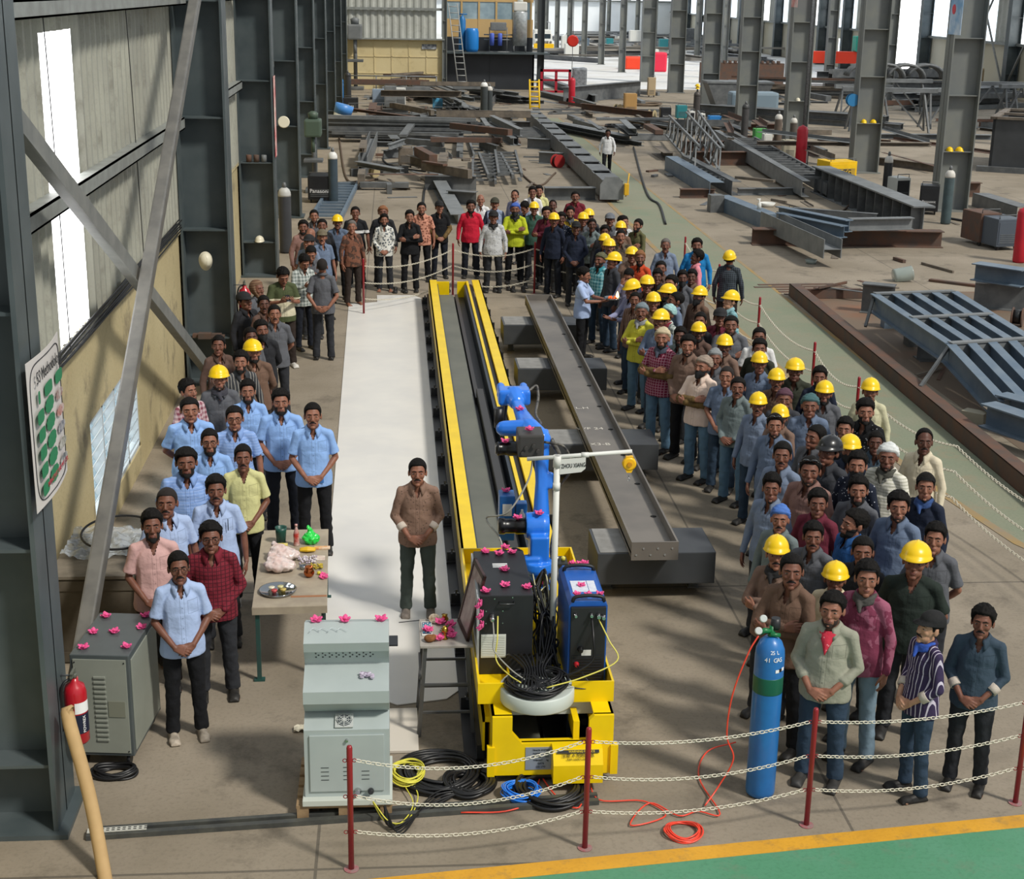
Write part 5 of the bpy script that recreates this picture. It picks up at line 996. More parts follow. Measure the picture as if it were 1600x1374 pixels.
bm = BM(); lathe(bm, [(.045,-.028),(.058,-.02),(.058,.02),(.045,.028)], 20, Matrix.Translation((0,0,-.075)) @ Matrix.Rotation(R(90),4,'X')); prism(bm, [(-.05,-.08),(-.02,-.15),(.02,-.15),(.05,-.08),(.03,-.01),(-.03,-.01)], .04, Matrix.Translation((0,-.02,0))); obj('housing', fixn(bm), mat('balancer_yellow','f0b80c',.35), Ba)
bm = BM(); tube(bm, [(0,0,-.15),(0,0,-.20)], .003, 6); tube(bm, polyline([(0,0,-.20),(.012,0,-.215),(0,0,-.23),(-.008,0,-.222)],3), .003, 6); obj('hook', bm, chrome, Ba)
bm = BM(); lathe(bm,[(.02,0),(.02,.012)],12,Matrix.Translation((0,-.028,-.075)) @ Matrix.Rotation(R(90),4,'X')); obj('dial', bm, mat('dial_orange','c88a10',.4), Ba)
# ---- cable mass between the cabinets
bm = BM(); rc_ = random.Random(21)
for k in range(26):
    x_ = 1.17+.24*rc_.random(); tube(bm, polyline([(x_,12.7,.66+.2*rc_.random()),(1.17+.22*rc_.random(),12.3,.75+.45*rc_.random()),(1.17+.22*rc_.random(),11.9,.70+.5*rc_.random()),(1.17+.22*rc_.random(),11.55,.68+.4*rc_.random()),(1.17+.2*rc_.random(),11.3,.66+.1*rc_.random())],6), .011 if k%4 else .007, 6)
tag(obj('cable_bundle', bm, cable_b), 'dense black cables stuffed between the black cabinet and blue welding source', 'cable')
bm = BM()
for k in range(9): tube(bm, polyline([(1.18+.2*rc_.random(),12.6,.68),(1.16+.2*rc_.random(),12.2,1.0+.2*rc_.random()),(1.2+.15*rc_.random(),11.8,.95+.2*rc_.random()),(1.2+.15*rc_.random(),11.6,.75)],6), .006, 6)
tag(obj('cable_bundle', bm, mat('cable_cream','c8c29a',.5)), 'thin cream cables looping above the black ones behind the white post', 'cable')
# ---- the robot
RB = thing('welding_robot', 'bright blue articulated welding robot arm reaching away over the track', 'robot', (1.33, 12.95, .625))
def rp(name, m, fn, par=None, vox=None):
    bm = BM(); fn(bm); fixn(bm)
    if vox: me = voxel(bm, vox, 3, name); me.materials.append(m); return obj(name, me, None, par or RB)
    return obj(name, bm, m, par or RB)
def V3(x,y,z): return Vector((x-1.33, y-12.95, z-.625))
rp('base', robo, lambda bm: (box(bm,-.16,.16,-.18,.22,0,.06,.01), lathe(bm,[(.15,.05),(.14,.12),(.115,.24),(.12,.30)],28), box(bm,-.07,.09,-.27,-.10,.02,.20,.02), cap(bm,(.04,-.2,.17),(.02,-.08,.26),.06,.05)), vox=.010)
rp('turret', robo, lambda bm: (lathe(bm,[(.15,.30),(.16,.34),(.15,.40)],28), box(bm,-.08,.10,-.08,.18,.38,.66,.02), box(bm,-.14,.02,-.10,.02,.34,.46,.02), lathe(bm,[(.125,-.11),(.13,-.06),(.13,.06),(.11,.11)],28,Matrix.Translation((.0,.13,.70)) @ Matrix.Rotation(R(90),4,'Y')), cap(bm,(.02,.02,.45),(.02,.12,.62),.08,.10)), vox=.010)
rp('shoulder_motor', mat('motor_black','0c0c0e',.3), lambda bm: (lathe(bm,[(.075,0),(.078,.02),(.078,.10),(.070,.11),(.070,.20),(.078,.21),(.078,.26),(.06,.27)],20,Matrix.Translation((-.10,.13,.70)) @ Matrix.Rotation(R(-90),4,'Y'))))
rp('axis_motor', mat('motor_black','0c0c0e',.3), lambda bm: (lathe(bm,[(.07,.3),(.07,.42),(.08,.43),(.08,.50),(.05,.52)],18,Matrix.Translation((-.22,-.02,0))), box(bm,-.42,-.26,-.08,.08,.26,.44,.02), lathe(bm,[(.055,.44),(.055,.50)],16,Matrix.Translation((-.34,0,0)))))
sh, elb = V3(1.37,13.1,1.33), V3(1.38,13.32,2.10)
def larm(bm):
    Mx = frame(sh, elb, (0,-1,0)); Ln = (elb-sh).length; cap(bm, sh, sh.lerp(elb,.5), .085, .060); cap(bm, sh.lerp(elb,.5), elb, .060, .080); box(bm, .1, Ln-.05, -.045, .045, -.06, .06, .02, Mx); box(bm, Ln*.42, Ln*.62, -.11, .02, -.05, .05, .02, Mx)
    lathe(bm,[(.10,-.06),(.105,-.03),(.105,.03),(.10,.06)],24,Matrix.Translation(elb) @ Matrix.Rotation(R(90),4,'Y'))
rp('lower_arm', robo, larm, vox=.009)
fe, fw = V3(1.27,13.45,2.18), V3(1.17,14.30,2.30)
def uarm(bm):
    cap(bm, elb+Vector((-.02,-.05,.02)), fe, .105, .100); cap(bm, fe+Vector((-.02,.0,0)), fe+Vector((-.24,.05,-.02)), .085, .075); cap(bm, fe, fe.lerp(fw,.35), .095, .062); cap(bm, fe.lerp(fw,.3), fe.lerp(fw,.75), .060, .055); cap(bm, fe+Vector((-.05,.05,.02)), fe.lerp(fw,.6)+Vector((-.03,0,.02)), .06, .04)
rp('upper_arm', robo, uarm, vox=.009)
def wrist(bm):
    a = fe.lerp(fw,.72); cap(bm, a, a.lerp(fw,.55), .085, .11); box(bm,-.16,.16,-.08,.14,-.08,.08,.03, Matrix.Translation(a.lerp(fw,.55)))
    for s in (-1,1): cap(bm, a.lerp(fw,.55)+Vector((s*.115,.05,0)), a.lerp(fw,.55)+Vector((s*.115,.28,.03)), .055, .042)
rp('wrist', robo, wrist, vox=.009)
wr = V3(1.155,14.38,2.28)
rp('torch', mat('torch_black','1a1a1c',.4), lambda bm: (tube(bm, polyline([wr, wr+Vector((-.02,.10,-.10)), wr+Vector((-.06,-.02,-.34)), wr+Vector((-.08,-.10,-.45))],5), .020, 8), tube(bm,[wr+Vector((-.13,-.30,-.28)),wr+Vector((-.13,-.30,-.08))],.05,10)))
rp('wire_feeder', mat('feeder_grey','3e3c3a',.5), lambda bm: (box(bm,-.22,.02,-.02,.28,1.40,1.62,.02, Matrix.Translation((.02,.06,.0))), [lathe(bm,[(.018,0),(.018,.03)],10,Matrix.Translation((x,.04,z)) @ Matrix.Rotation(R(90),4,'X')) for x,z in ((-.13,1.50),(-.06,1.52),(-.02,1.47),(-.16,1.45))]))
rp('elbow_motor', mat('motor_black','0c0c0e',.3), lambda bm: lathe(bm,[(.068,0),(.070,.02),(.070,.16),(.062,.17),(.062,.24),(.070,.25),(.05,.28)],20,Matrix.Translation(V3(1.22,13.3,2.02)) @ Matrix.Rotation(R(-90),4,'Y')))
rp('dress_pack', mat('hose_pack_black','222224',.5,col2='8a8478',scale=22,mix=.6), lambda bm: (tube(bm, polyline([(.13,.30,1.50),(.22,.28,1.30),(.17,.20,1.05),(.18,.12,.75),(.14,.05,.45),(.22,-.1,.15),(.10,-.45,.08)],8), .024, 8), tube(bm, polyline([(.05,.15,1.52),(.24,.1,1.48),(.30,.12,1.25),(.20,.22,1.0),(.19,.10,.6)],8), .012, 8), tube(bm, polyline([(.02,1.45,1.66),(.10,1.50,1.70),(.11,1.40,1.60),(.05,1.0,1.55),(.05,.5,1.60)],8), .014, 8)))
rp('gas_cleaner', mat('station_blue','2464a8',.4), lambda bm: (box(bm,-.33,-.18,.52,.72,.40,.86,.01), box(bm,-.17,-.06,.52,.64,.55,.78,.01)))
rp('bottle', white, lambda bm: lathe(bm,[(.028,.50),(.028,.66),(.012,.69),(.012,.71)],12,Matrix.Translation((-.115,.47,.03))))
rp('station_label', white, lambda bm: (box(bm,-.30,-.21,.514,.519,.66,.78), [box(bm,-.31,-.20,.514,.519,.50+k*.04,.515+k*.04) for k in range(3)]))
rp('curved_cable', mat('cable_grey','9a9a92',.5), lambda bm: tube(bm, polyline([(-.03,.3,1.45),(-.08,.2,1.15),(-.28,.1,.85),(-.47,.3,.72),(-.36,.1,.60),(-.32,.0,.48)],8), .009, 7))
for p, w_ in (((1.20,13.72,2.28),'on the robot upper arm'),((1.03,13.28,2.09),'on the robot elbow motor'),((1.24,13.1,2.26),'on the robot wire feeder'),((1.34,13.02,1.46),'on the robot shoulder'),((1.14,13.05,1.41),'on the robot shoulder motor'),((1.36,12.72,.88),'on the robot base'),((1.07,13.6,1.49),'on the small blue cleaning station'),((1.02,12.95,1.15),'on the robot axis motor')): flower(*p, w_)
for x, y in ((.71,11.28),(.70,11.33),(.71,11.23)): flower(x, y, 1.28 - (11.33-y)*1.5, 'at the left edge of the black cabinet', (0,R(-60),0))
flower(.80,13.3,.452,'on the left yellow rail')
cbx = thing('junction_box', 'small black junction box in the right rear corner of the yellow tray', 'box', (1.63,13.6,.625)); bm = BM(); box(bm,-.08,.06,-.10,.12,0,.14,.01); obj('body', bm, blk, cbx)
for x, m_ in ((-.04,chrome),(.02,mat('cable_yellow','d8cf60',.5))): bm = BM(); lathe(bm,[(.022,.14),(.022,.17),(.01,.18)],10,Matrix.Translation((x,.0,0))); obj('knob', bm, m_, cbx)
# ---- hollow section beam on trestles
BeM = mat('box_beam_plate','77716a',.45,col2='5e5a56',scale=1.2,mix=.8); bm = BM(); x0,x1,y0,y1 = 2.42,2.91,14.15,26.95
box(bm,x0,x1,y0,y1,.60,.63); box(bm,x0,x0+.02,y0,y1,.56,.74); box(bm,x1-.02,x1,y0,y1,.56,.74); box(bm,x0,x1,y0-.02,y0,.54,.74); box(bm,x0,x1,y1,y1+.02,.54,.74)
o = thing('steel_channel_tray', 'long open steel channel laid over dark beams right of the yellow track', 'steel section', (2.66,20,0)); o_ = obj('channel', fixn(bm), BeM, o); o_.location = (-2.66,-20,0)
for k in range(9): bm = BM(); lathe(bm,[(.026,.628),(.034,.633),(.020,.634)],14,Matrix.Translation((.17,-4.8+k*1.12,0))); obj('bolt_hole', bm, mat('hole_black','0c0b0a',.8), o)
bm = BM()
for s_, p_ in (('WF 24',(2.56,18.6)),('X3-B',(2.60,17.9)),('L.H',(2.58,19.6))):
    q = text('chalk_mark', s_, .13, Matrix.Translation((p_[0]-2.66,p_[1]-20,.632)), mat('chalk','c8c4ba',.9), o)
for k in range(6):
    bm = BM(); lathe(bm,[(.011,0),(.011,.004)],8,Matrix.Translation((-.19+.075*k,-5.872,.67 if k%2 else .60)) @ Matrix.Rotation(R(90),4,'X')); obj('bolt_hole', bm, mat('hole_grey','8a8a88',.8), o)
pbm = mat('painted_grey_beam','3c3f43',.42,col2='46494c',scale=3,mix=.7); pbt = mat('beam_wrap','6a6a6a',.5)
for k,(xa,xb,ya_,yb_) in enumerate(((2.10,3.36,14.35,15.10),(1.98,3.42,18.2,18.9),(1.90,3.3,22.2,22.9),(1.90,3.3,25.3,26.0))):
    t = thing('support_beam', ['near end','second','third','far end'][k]+' dark grey cross beam under the long steel channel', 'beam', ((xa+xb)/2,(ya_+yb_)/2,0), 0, 'cross beams under the channel'); w_ = (xb-xa)/2; d_ = (yb_-ya_)/2
    bm = BM(); box(bm,-w_,w_,-d_,d_,.18,.535,.012); obj('beam', fixn(bm), pbm, t)
    for s_ in (-1,1):
        bm = BM(); x = s_*(w_-.16); box(bm,x-.05,x+.05,-.06,.06,.14,.18); box(bm,x-.008,x+.008,-.06,.06,.02,.14); box(bm,x-.06,x+.06,-.07,.07,0,.02); box(bm,x-.045,x+.045,-.05,-.035,.02,.16); box(bm,x-.045,x+.045,.035,.05,.02,.16); obj('foot', fixn(bm), steel_dark, t)
    bm = BM(); box(bm,-w_+.03,-w_+.45,-d_+.02,d_-.02,.535,.541); obj('brighter_top', bm, mat('brighter_top_tone','8c8a86',.5,col2='75736e',scale=8,mix=.8), t)  # lighter plate puts the beam's brighter top into the colour
# ---- white sheet runner on the floor
vin = mat('white_sheet','d6d4d0',.38,col2='e2dfd8',scale=1.2,mix=.8); bm = BM(); P_ = [(-.74,13.7),(-.92,29.6),(-.35,29.8),(-.36,30.5),(.40,30.5),(.55,30.2),(.60,22),(.66,14),(.66,12.45),(.45,12.15),(.0,12.05),(-.30,12.3),(-.72,12.6)]
vs = [bm.verts.new((x,y,.012)) for x,y in P_]; lo = [bm.verts.new((x,y,.003)) for x,y in P_]; bm.faces.new(vs); bm.faces.new(lo[::-1]); [bm.faces.new((vs[i],lo[i],lo[(i+1)%len(P_)],vs[(i+1)%len(P_)])) for i in range(len(P_))]
tag(obj('floor_sheet', fixn(bm), vin), 'long white plastic sheet laid on the floor left of the yellow track', 'sheet')
bm = BM(); box(bm,-.09,.18,11.18,11.95,.004,.03,.004); tag(obj('floor_board', bm, mat('white_board','cfc8bc',.6)), 'small white board lying on the floor right of the grey console', 'board')
# ---- operator console on pallet
K = thing('operator_console', 'pale grey operator console seen from behind on a wooden pallet', 'console', (-.385, 10.22, .125))
def kp(name, m, fn, par=None): bm = BM(); fn(bm); return obj(name, fixn(bm), m, par or K)
hw = .325
side = lambda poly, m_=None: (lambda bm: prism(bm, poly, 2*hw, Matrix.Translation((-hw,0,0)) @ Matrix.Rotation(R(90),4,'Z') @ Matrix.Scale(-1,4,(0,1,0))))
kp('plinth', mat('console_base','c0c6be',.5), lambda bm: box(bm,-hw-.02,hw+.02,-.06,.62,0,.05,.005))
kp('lower_cabinet', cgrey, side([(0,.05),(0,.62),(.22,.70),(.60,.70),(.60,.05)]))
kp('desk_housing', cgrey, side([(.16,.70),(.02,.83),(.02,.93),(.34,1.02),(.60,1.0),(.60,.70)]))
kp('screen_housing', cgrey, side([(.34,1.0),(.30,1.08),(.24,1.16),(.22,1.24),(.42,1.33),(.62,1.26),(.60,1.0)]))
kp('door', cgrey, lambda bm: box(bm,-.285,.285,-.014,0,.10,.58,.004))
kp('door', cgrey, lambda bm: box(bm,-.29,.29,.325,.335,.0,.0001) if 0 else box(bm,-.285,.285,-.012,0,0,.14,.003, Matrix.Translation((0,.335,1.0)) @ Matrix.Rotation(R(-22),4,'X')))
for x in (-.17,.0,.14):
    for z in range(4 if x<.1 else 3): kp('vent_slot', mat('slot_dark','2c3234',.6), lambda bm: box(bm,x-.03,x+.03,-.016,-.013,.20+z*.035,.205+z*.035))
kp('lock', chrome, lambda bm: lathe(bm,[(.012,0),(.012,.02)],12,Matrix.Translation((0,-.014,.54)) @ Matrix.Rotation(R(90),4,'X')))
def fan(bm):
    box(bm,-.07,.07,-.006,.0,-.07,.07,.003)
Mf = Matrix.Translation((-.02,.12,.668)) @ Matrix.Rotation(math.atan2(.08,.22)-R(90),4,'X')
Mf = Matrix.Translation((-.02,.075,.655)) @ Matrix.Rotation(R(-70),4,'X')
f_ = kp('fan_grille', mat('fan_frame','b4b8b6',.5), lambda bm: box(bm,-.07,.07,-.012,.0,-.07,.07,.003, Mf))
kp('fan', mat('fan_dark','3a4248',.5), lambda bm: lathe(bm,[(.058,0),(.058,.004)],24,Mf @ Matrix.Translation((0,-.012,0)) @ Matrix.Rotation(R(90),4,'X')), f_)
kp('fan_guard', mat('fan_frame','b4b8b6',.5), lambda bm: ([tube(bm,[Mf @ Vector((r_*math.cos(a),-.018,r_*math.sin(a))) for a in [q*.35 for q in range(18)]],.0022,5,closed=True) for r_ in (.02,.036,.052)], [bar(bm, Mf @ Vector((0,-.018,0)), Mf @ Vector((.066*math.cos(a),-.018,.066*math.sin(a))),.006,.003) for a in [q*math.pi/4 for q in range(8)]], lathe(bm,[(.014,0),(.014,.008)],12,Mf @ Matrix.Translation((0,-.014,0)) @ Matrix.Rotation(R(90),4,'X'))), f_)
Mh = Matrix.Translation((0,.27,1.12)) @ Matrix.Rotation(R(37),4,'X')
kp('vent_holes', mat('slot_dark','2c3234',.6), lambda bm: [box(bm,-.24+i*.052+(j%2)*.02,-.228+i*.052+(j%2)*.02,-.004,.0,-.035+j*.03,-.022+j*.03,0,Mh) for i in range(9) for j in range(3)])
kp('cable_gland', chrome, lambda bm: lathe(bm,[(.028,0),(.028,.03),(.018,.04),(.018,.09)],12,Matrix.Translation((.08,-.01,.10)) @ Matrix.Rotation(R(70),4,'X')))
kp('cable_gland', blk, lambda bm: lathe(bm,[(.024,0),(.024,.05),(.014,.08)],12,Matrix.Translation((.18,-.01,.10)) @ Matrix.Rotation(R(70),4,'X')))
kp('keyboard', blk, lambda bm: box(bm,hw-.02,hw+.07,.62,.80,1.02,1.035,.004))
kp('cover_film', mat('clear_film','cfd8dc',.15,alpha=.35), lambda bm: [tube(bm, polyline([(-.28+k*.07,.30+.02*(k%2),1.305),(-.25+k*.07,.34,1.318),(-.20+k*.07,.31,1.305)],4),.004,5) for k in range(4)])
for x in (-.62,-.40,-.12): flower(x+(.0), 10.22+.44, 1.452, 'along the top edge of the grey console', sc=1.1)
bm = flower_bm(9,.022); [bmesh.ops.create_icosphere(bm, subdivisions=1, radius=.012, matrix=Matrix.Translation((.03*math.cos(k*2.1),.03*math.sin(k*1.7),.01))) for k in range(8)]
o = tag(obj('tinsel_bow', bm, mat('tinsel','cfc8d8',.3,col2='6a4870',scale=50,mix=.7)), 'crumpled silvery bow on the sloping desk cover of the console', 'decoration'); o.location = (-.24,10.40,1.10); o.scale = (1.7,1.3,1.3)
Pa = thing('pallet', 'rough wooden pallet beneath the grey console', 'pallet', (-.41,10.5,0))
for k in range(5): bm = BM(); box(bm,-.37,.37,-.32+k*.16,-.20+k*.16,.098,.122); obj('deck_board', bm, wood, Pa)
for x in (-.32,0,.32): bm = BM(); box(bm,x-.045,x+.045,-.32,.46,.0,.098); obj('bearer', bm, wood, Pa)
# ---- wire coils on floor
for c, r, n, th_, m_, lb, s_ in (((.36,10.80,0),.31,22,.015,cable_b,'big heap of coiled black cables left of the yellow front frame',1),((.58,10.60,0),.19,10,.015,cable_b,'smaller black coil overlapping the big cable heap',2),((1.22,10.48,0),.27,12,.015,cable_b,'black cable loops in front of the yellow warning box',3),((.98,10.44,.03),.14,16,.0065,mat('hose_blue','1878e0',.3,coat=.4),'bright blue air hose coil lying on the black cables',4),((.075,10.74,.05),.13,16,.006,mat('cable_yg','d6cf4a',.5),'yellow-green earth cable coil beside the console',5),((2.18,9.85,0),.14,7,.0065,mat('hose_orange','ee4a34',.35),'orange hose coil lying by the yellow floor line',6)):
    bm = BM(); coil(bm, c, r, n, th_, s_, .05 if n>8 else .02, 1.25 if s_==5 else 1.0); tag(obj('cable_coil' if s_ in(1,2,3,5) else 'hose_coil', bm, m_), lb, 'cable coil' if s_ in (1,2,3,5) else 'hose')
bm = BM()
for k in range(5): tube(bm, polyline([(-.10,10.15,.12),(-.05+.02*k,10.02-.03*k,.03),(.3,10.3+.03*k,.03+.01*k),(.5+.05*k,10.5,.03)],8), .012 if k<2 else .006, 6)
tag(obj('power_cable', bm, cable_b), 'black leads running from the console foot into the cable heap', 'cable')
bm = BM(); tube(bm, polyline([(-.19,10.14,.16),(-.10,10.05,.05),(.02,10.05,.03),(.12,10.3,.04),(.05,10.6,.05)],8), .005, 6); tube(bm, polyline([(-.19,10.14,.17),(-.06,10.02,.06),(.08,10.10,.03),(.16,10.4,.04),(.12,10.6,.06)],8), .005, 6)
tag(obj('power_cable', bm, mat('cable_yg','d6cf4a',.5)), 'yellow-green lead curling out of the console gland', 'cable')
orp = [G(840,1205,.04),G(870,1245,.02),G(905,1262,.02),G(918,1215,.02),G(935,1250,.02),G(1005,1252,.02),G(1040,1275,.02),G(985,1290,.02),G(1015,1255,.02),G(1060,1275,.02),G(1090,1268,.02),G(1125,1272,.02),G(1092,1215,.02),G(1105,1175,.03),G(1150,1160,.1)]
bm = BM(); tube(bm, polyline(orp,6), .0065, 6); tube(bm, polyline([G(720,1270,.02),G(790,1268,.02),G(830,1250,.03),G(850,1205,.05),G(890,1195,.2)],6), .0065, 6); tag(obj('gas_hose', bm, mat('hose_orange','ee4a34',.35)), 'long orange gas hose snaking from the track to the blue cylinder', 'hose')
# ---- gas cylinder
GC = thing('gas_cylinder', 'tall blue gas cylinder with a green band and regulator at the front right', 'cylinder', (2.91,10.40,0))
def gprof(h, r): return [(r*.8,0),(r*.97,.02),(r,.05),(r,h-.16),(r*.95,h-.10),(r*.75,h-.04),(r*.4,h),(r*.2,h+.01)]
bm = BM(); lathe(bm, gprof(1.38,.117), 32); obj('body', bm, mat('cylinder_blue','2672b8',.35,col2='1f62a4',scale=5,mix=.7,coat=.2), GC)
bm = BM(); lathe(bm,[(.1178,.92),(.1185,.925),(.1185,1.055),(.1178,1.06)],32); obj('colour_band', bm, mat('band_green','0f5a44',.4), GC)
bm = BM(); lathe(bm,[(.03,1.37),(.03,1.42),(.02,1.43),(.02,1.47)],14); tube(bm,[(0,0,1.42),(-.06,-.02,1.44),(-.10,-.02,1.42)],.022,10); tube(bm,[(-.02,-.03,1.41),(.06,-.03,1.40)],.018,8); gv = obj('regulator', bm, mat('regulator_green','0f6a3a',.4), GC)
for p_ in ((-.115,-.03,1.44),(-.07,.02,1.52)):
    bm = BM(); lathe(bm,[(.026,0),(.030,.005),(.030,.022),(.024,.026)],18,Matrix.Translation(p_) @ Matrix.Rotation(R(62),4,'X')); obj('gauge', bm, mat('gauge_face','d0d4d0',.2,metal=.3), gv)
bm = BM(); lathe(bm,[(.035,1.44),(.04,1.47),(.035,1.53)],14,Matrix.Translation((.03,.01,0))); obj('valve_cap', bm, blk, GC)
for k,ch in enumerate('25 L'): 
    a = R(-98+k*9); text('stencil', ch, .042, Matrix.Translation((.108*math.cos(a),.108*math.sin(a),1.285)) @ Matrix.Rotation(a+R(90),4,'Z') @ Matrix.Rotation(R(70),4,'X'), text_w, GC)
for k,ch in enumerate('41 GAS'):
    a = R(-118+k*12); text('stencil', ch, .050, Matrix.Translation((.118*math.cos(a),.118*math.sin(a),1.225)) @ Matrix.Rotation(a+R(90),4,'Z') @ Matrix.Rotation(R(84),4,'X'), text_w, GC)
for k in range(3): a = R(-72+k*14); bm = BM(); box(bm,-.015,.016,-.001,.001,-.013,.013,0,Matrix.Translation((.1185*math.cos(a),.1185*math.sin(a),1.13+.004*k)) @ Matrix.Rotation(a+R(90),4,'Z')); obj('sticker', bm, text_k if k==1 else text_w, GC)
bm = BM(); tube(bm, polyline([(2.80,10.37,1.40),(2.72,10.35,1.25),(2.62,10.35,.9),(2.60,10.36,.55),(2.66,10.34,.35),(2.55,10.32,.12),(2.42,10.2,.02)],8), .0065, 7); tag(obj('gas_hose', bm, mat('hose_orange','ee4a34',.35)), 'orange hose hanging from the regulator of the blue cylinder', 'hose')
# ---- barrier posts and chains
posts = [(-.34,9.49),(1.40,9.68),(3.16,9.91),(4.93,10.15)]; ph = 1.01
def post(x, y, label, h=1.01, group='red barrier posts', side=True):
    t = thing('barrier_post', label, 'post', (x,y,0), 0, group); bm = BM(); lathe(bm,[(.0215,.008),(.0215,h-.02),(.017,h-.004),(.006,h)],14); obj('pole', bm, red_p, t)
    bm = BM(); lathe(bm,[(.055,0),(.055,.008)],20); obj('base_plate', bm, mat('post_base','a05a5e',.6,col2='8a8a86',scale=20,mix=.6), t)
    if side:
        for z in (.89,.60,.31):
            for s_ in (-1,1): bm = BM(); tube(bm,[(s_*.034+.014*math.cos(a),0,z+.014*math.sin(a)) for a in [q*2*math.pi/10 for q in range(10)]],.0035,5,closed=True); obj('eye_ring', bm, red_p, t)
    return t
def link_mesh():
    bm = BM(); pts = []
    for q in range(12):
        a = 2*math.pi*q/12; pts.append((.017*(1 if math.cos(a)>0 else -1)*(abs(math.cos(a))**.7)+0, .0105*math.sin(a), 0))
    tube(bm, pts, .0032, 5, closed=True); return bm
LINK = link_mesh()
def chain(a, b, sag, label, big=1.2, group='white barrier chains', hidden=False):
    a = Vector(a); b = Vector(b); n = max(6, int((b-a).length*1.02/(.030*big))); bm = BM(); prev = None
    vv = [v.co.copy() for v in LINK.verts]; ff = [[v.index for v in f.verts] for f in LINK.faces]
    for k in range(n):
        t = (k+.5)/n; dt = .5/n
        pt = lambda t: a.lerp(b,t)+Vector((0,0,-4*sag*t*(1-t)))
        p0, p1 = pt(t-dt), pt(t+dt); M = frame((p0+p1)/2, p1) @ Matrix.Rotation(R(90*(k%2)+20),4,'X') @ Matrix.Scale(big,4) 
        vs = [bm.verts.new(M @ c) for c in vv]
        for f in ff: bm.faces.new([vs[i] for i in f])
    for f in bm.faces: f.smooth = True
    return tag(obj('barrier_chain', bm, chain_m), label, 'chain', group)
LINK.verts.index_update()
pn = ['red post in front of the grey console','red post in front of the yellow warning box','red post beside the blue gas cylinder','red post at the right picture edge']
for k,p_ in enumerate(posts): post(*p_, pn[k])
hn = ['top','middle','lowest']; sn = ['between the console post and the warning box post','between the warning box post and the cylinder post','between the cylinder post and the right edge post']
for k in range(3):
    a, b = posts[k], posts[k+1]
    for j,(z,sg) in enumerate(((.89,(.13,.07,.06)[k]),(.60,(.14,.09,.07)[k]),(.31,(.10,.08,.08)[k]))): chain((a[0]+.045,a[1],z),(b[0]-.045,b[1],z), sg, f'{hn[j]} white chain {sn[k]}')
chain((4.98,10.16,.89),(6.3,10.7,.89),.08,'white chain leaving the right edge post')
back = [(-.60,28.7),(1.22,30.55),(2.95,30.75)]
for k,p_ in enumerate(back): post(*p_, ['rear red post between the barefoot floral-shirt man and the track','red post right behind the far end of the yellow track','red post in front of the lime green shirt row'][k], 1.1, 'rear red barrier posts', False)
for k in range(2):
    for j,z in enumerate((.95,.62,.30)): chain((back[k][0]+.03,back[k][1],z),(back[k+1][0]-.03,back[k+1][1],z), .14, f'{hn[j]} white chain '+('left of' if k==0 else 'right of')+' the post behind the track end', 1.3, 'rear barrier chains')
for j,z in enumerate((.95,.62)): chain((back[2][0],back[2][1],z),(4.6,29.6,z), .10, f'{hn[j]} white chain running right from the rear row post', 1.3, 'rear barrier chains')
side_p = [(6.26,31.4),(6.30,28.1),(6.33,24.9),(6.36,21.5),(6.40,19.4)]
for k,p_ in enumerate(side_p): post(*p_, ['red post beside the grey-haired pale blue shirt man','red post just left of the man with his back turned','red post beyond the pale teal check shirt man','red post behind the yellow helmets on the right rim','red post by the pale olive shirt and yellow helmet'][k], 1.12, 'walkway red posts', False)
ends = side_p+[(6.75,16.6),(7.2,13.2)]
for k in range(6):
    for j,z in enumerate((.98,.66,.33)): chain((*ends[k],z),(*ends[k+1],z), .16, f'{hn[j]} chain of span {["one","two","three","four","five","six"][k]} along the long green walkway', 1.5, 'walkway chains')
# ---- grey welding cabinet at left, crate behind
GB = thing('transformer_cabinet', 'grey louvred power cabinet on castors at the left front', 'cabinet', (-2.34,11.5,0), R(-6))
def gp_(name, m, fn, par=None): bm = BM(); fn(bm); return obj(name, fixn(bm), m, par or GB)
dgrey = mat('cabinet_dark_grey','4e5556',.45,col2='454b4c',scale=4,mix=.6); lgrey = mat('cabinet_light_grey','8c9086',.5,col2='82867c',scale=3,mix=.6)
gp_('body', dgrey, lambda bm: box(bm,-.24,.24,-.42,.42,.10,1.0,.008)); gp_('front_panel', lgrey, lambda bm: box(bm,-.215,.215,-.430,-.42,.13,.965,.003)); gp_('side_panel', lgrey, lambda bm: box(bm,.24,.250,-.38,.38,.14,.95,.003))
for k in range(14): gp_('louvre', lgrey, lambda bm: prism(bm,[(-.012,0),(.012,0),(.0,.014)],.11,Matrix.Translation((-.055,-.432,.24+k*.043)) @ Matrix.Rotation(R(-90),4,'Z') @ Matrix.Scale(-1,4,(0,1,0)) ) if 0 else box(bm,-.055,.045,-.442,-.430,.24+k*.043,.262+k*.043,.005))
gp_('inspection_plate', mat('plate_olive','7a7c6e',.5), lambda bm: box(bm,.055,.19,-.436,-.430,.46,.60))
for x in (-.18,.18):
    for y in (-.36,.36): gp_('castor', black_rub, lambda bm: lathe(bm,[(.045,-.015),(.05,-.01),(.05,.01),(.045,.015)],14,Matrix.Translation((x,y,.05)) @ Matrix.Rotation(R(90),4,'Y')))
for x in (-.20,.20):
    for z in (.15,.94): gp_('screw', blk, lambda bm: lathe(bm,[(.006,0),(.006,.004)],8,Matrix.Translation((x,-.431,z)) @ Matrix.Rotation(R(90),4,'X')))
for x, y in ((-.16,.33),(.17,.36),(.20,.12),(-.17,.0),(-.16,-.30),(.18,-.26),(.0,.02)): c_, s_ = math.cos(R(-6)), math.sin(R(-6)); flower(-2.34+x*c_-y*s_, 11.5+x*s_+y*c_, 1.0, 'on the grey louvred cabinet')
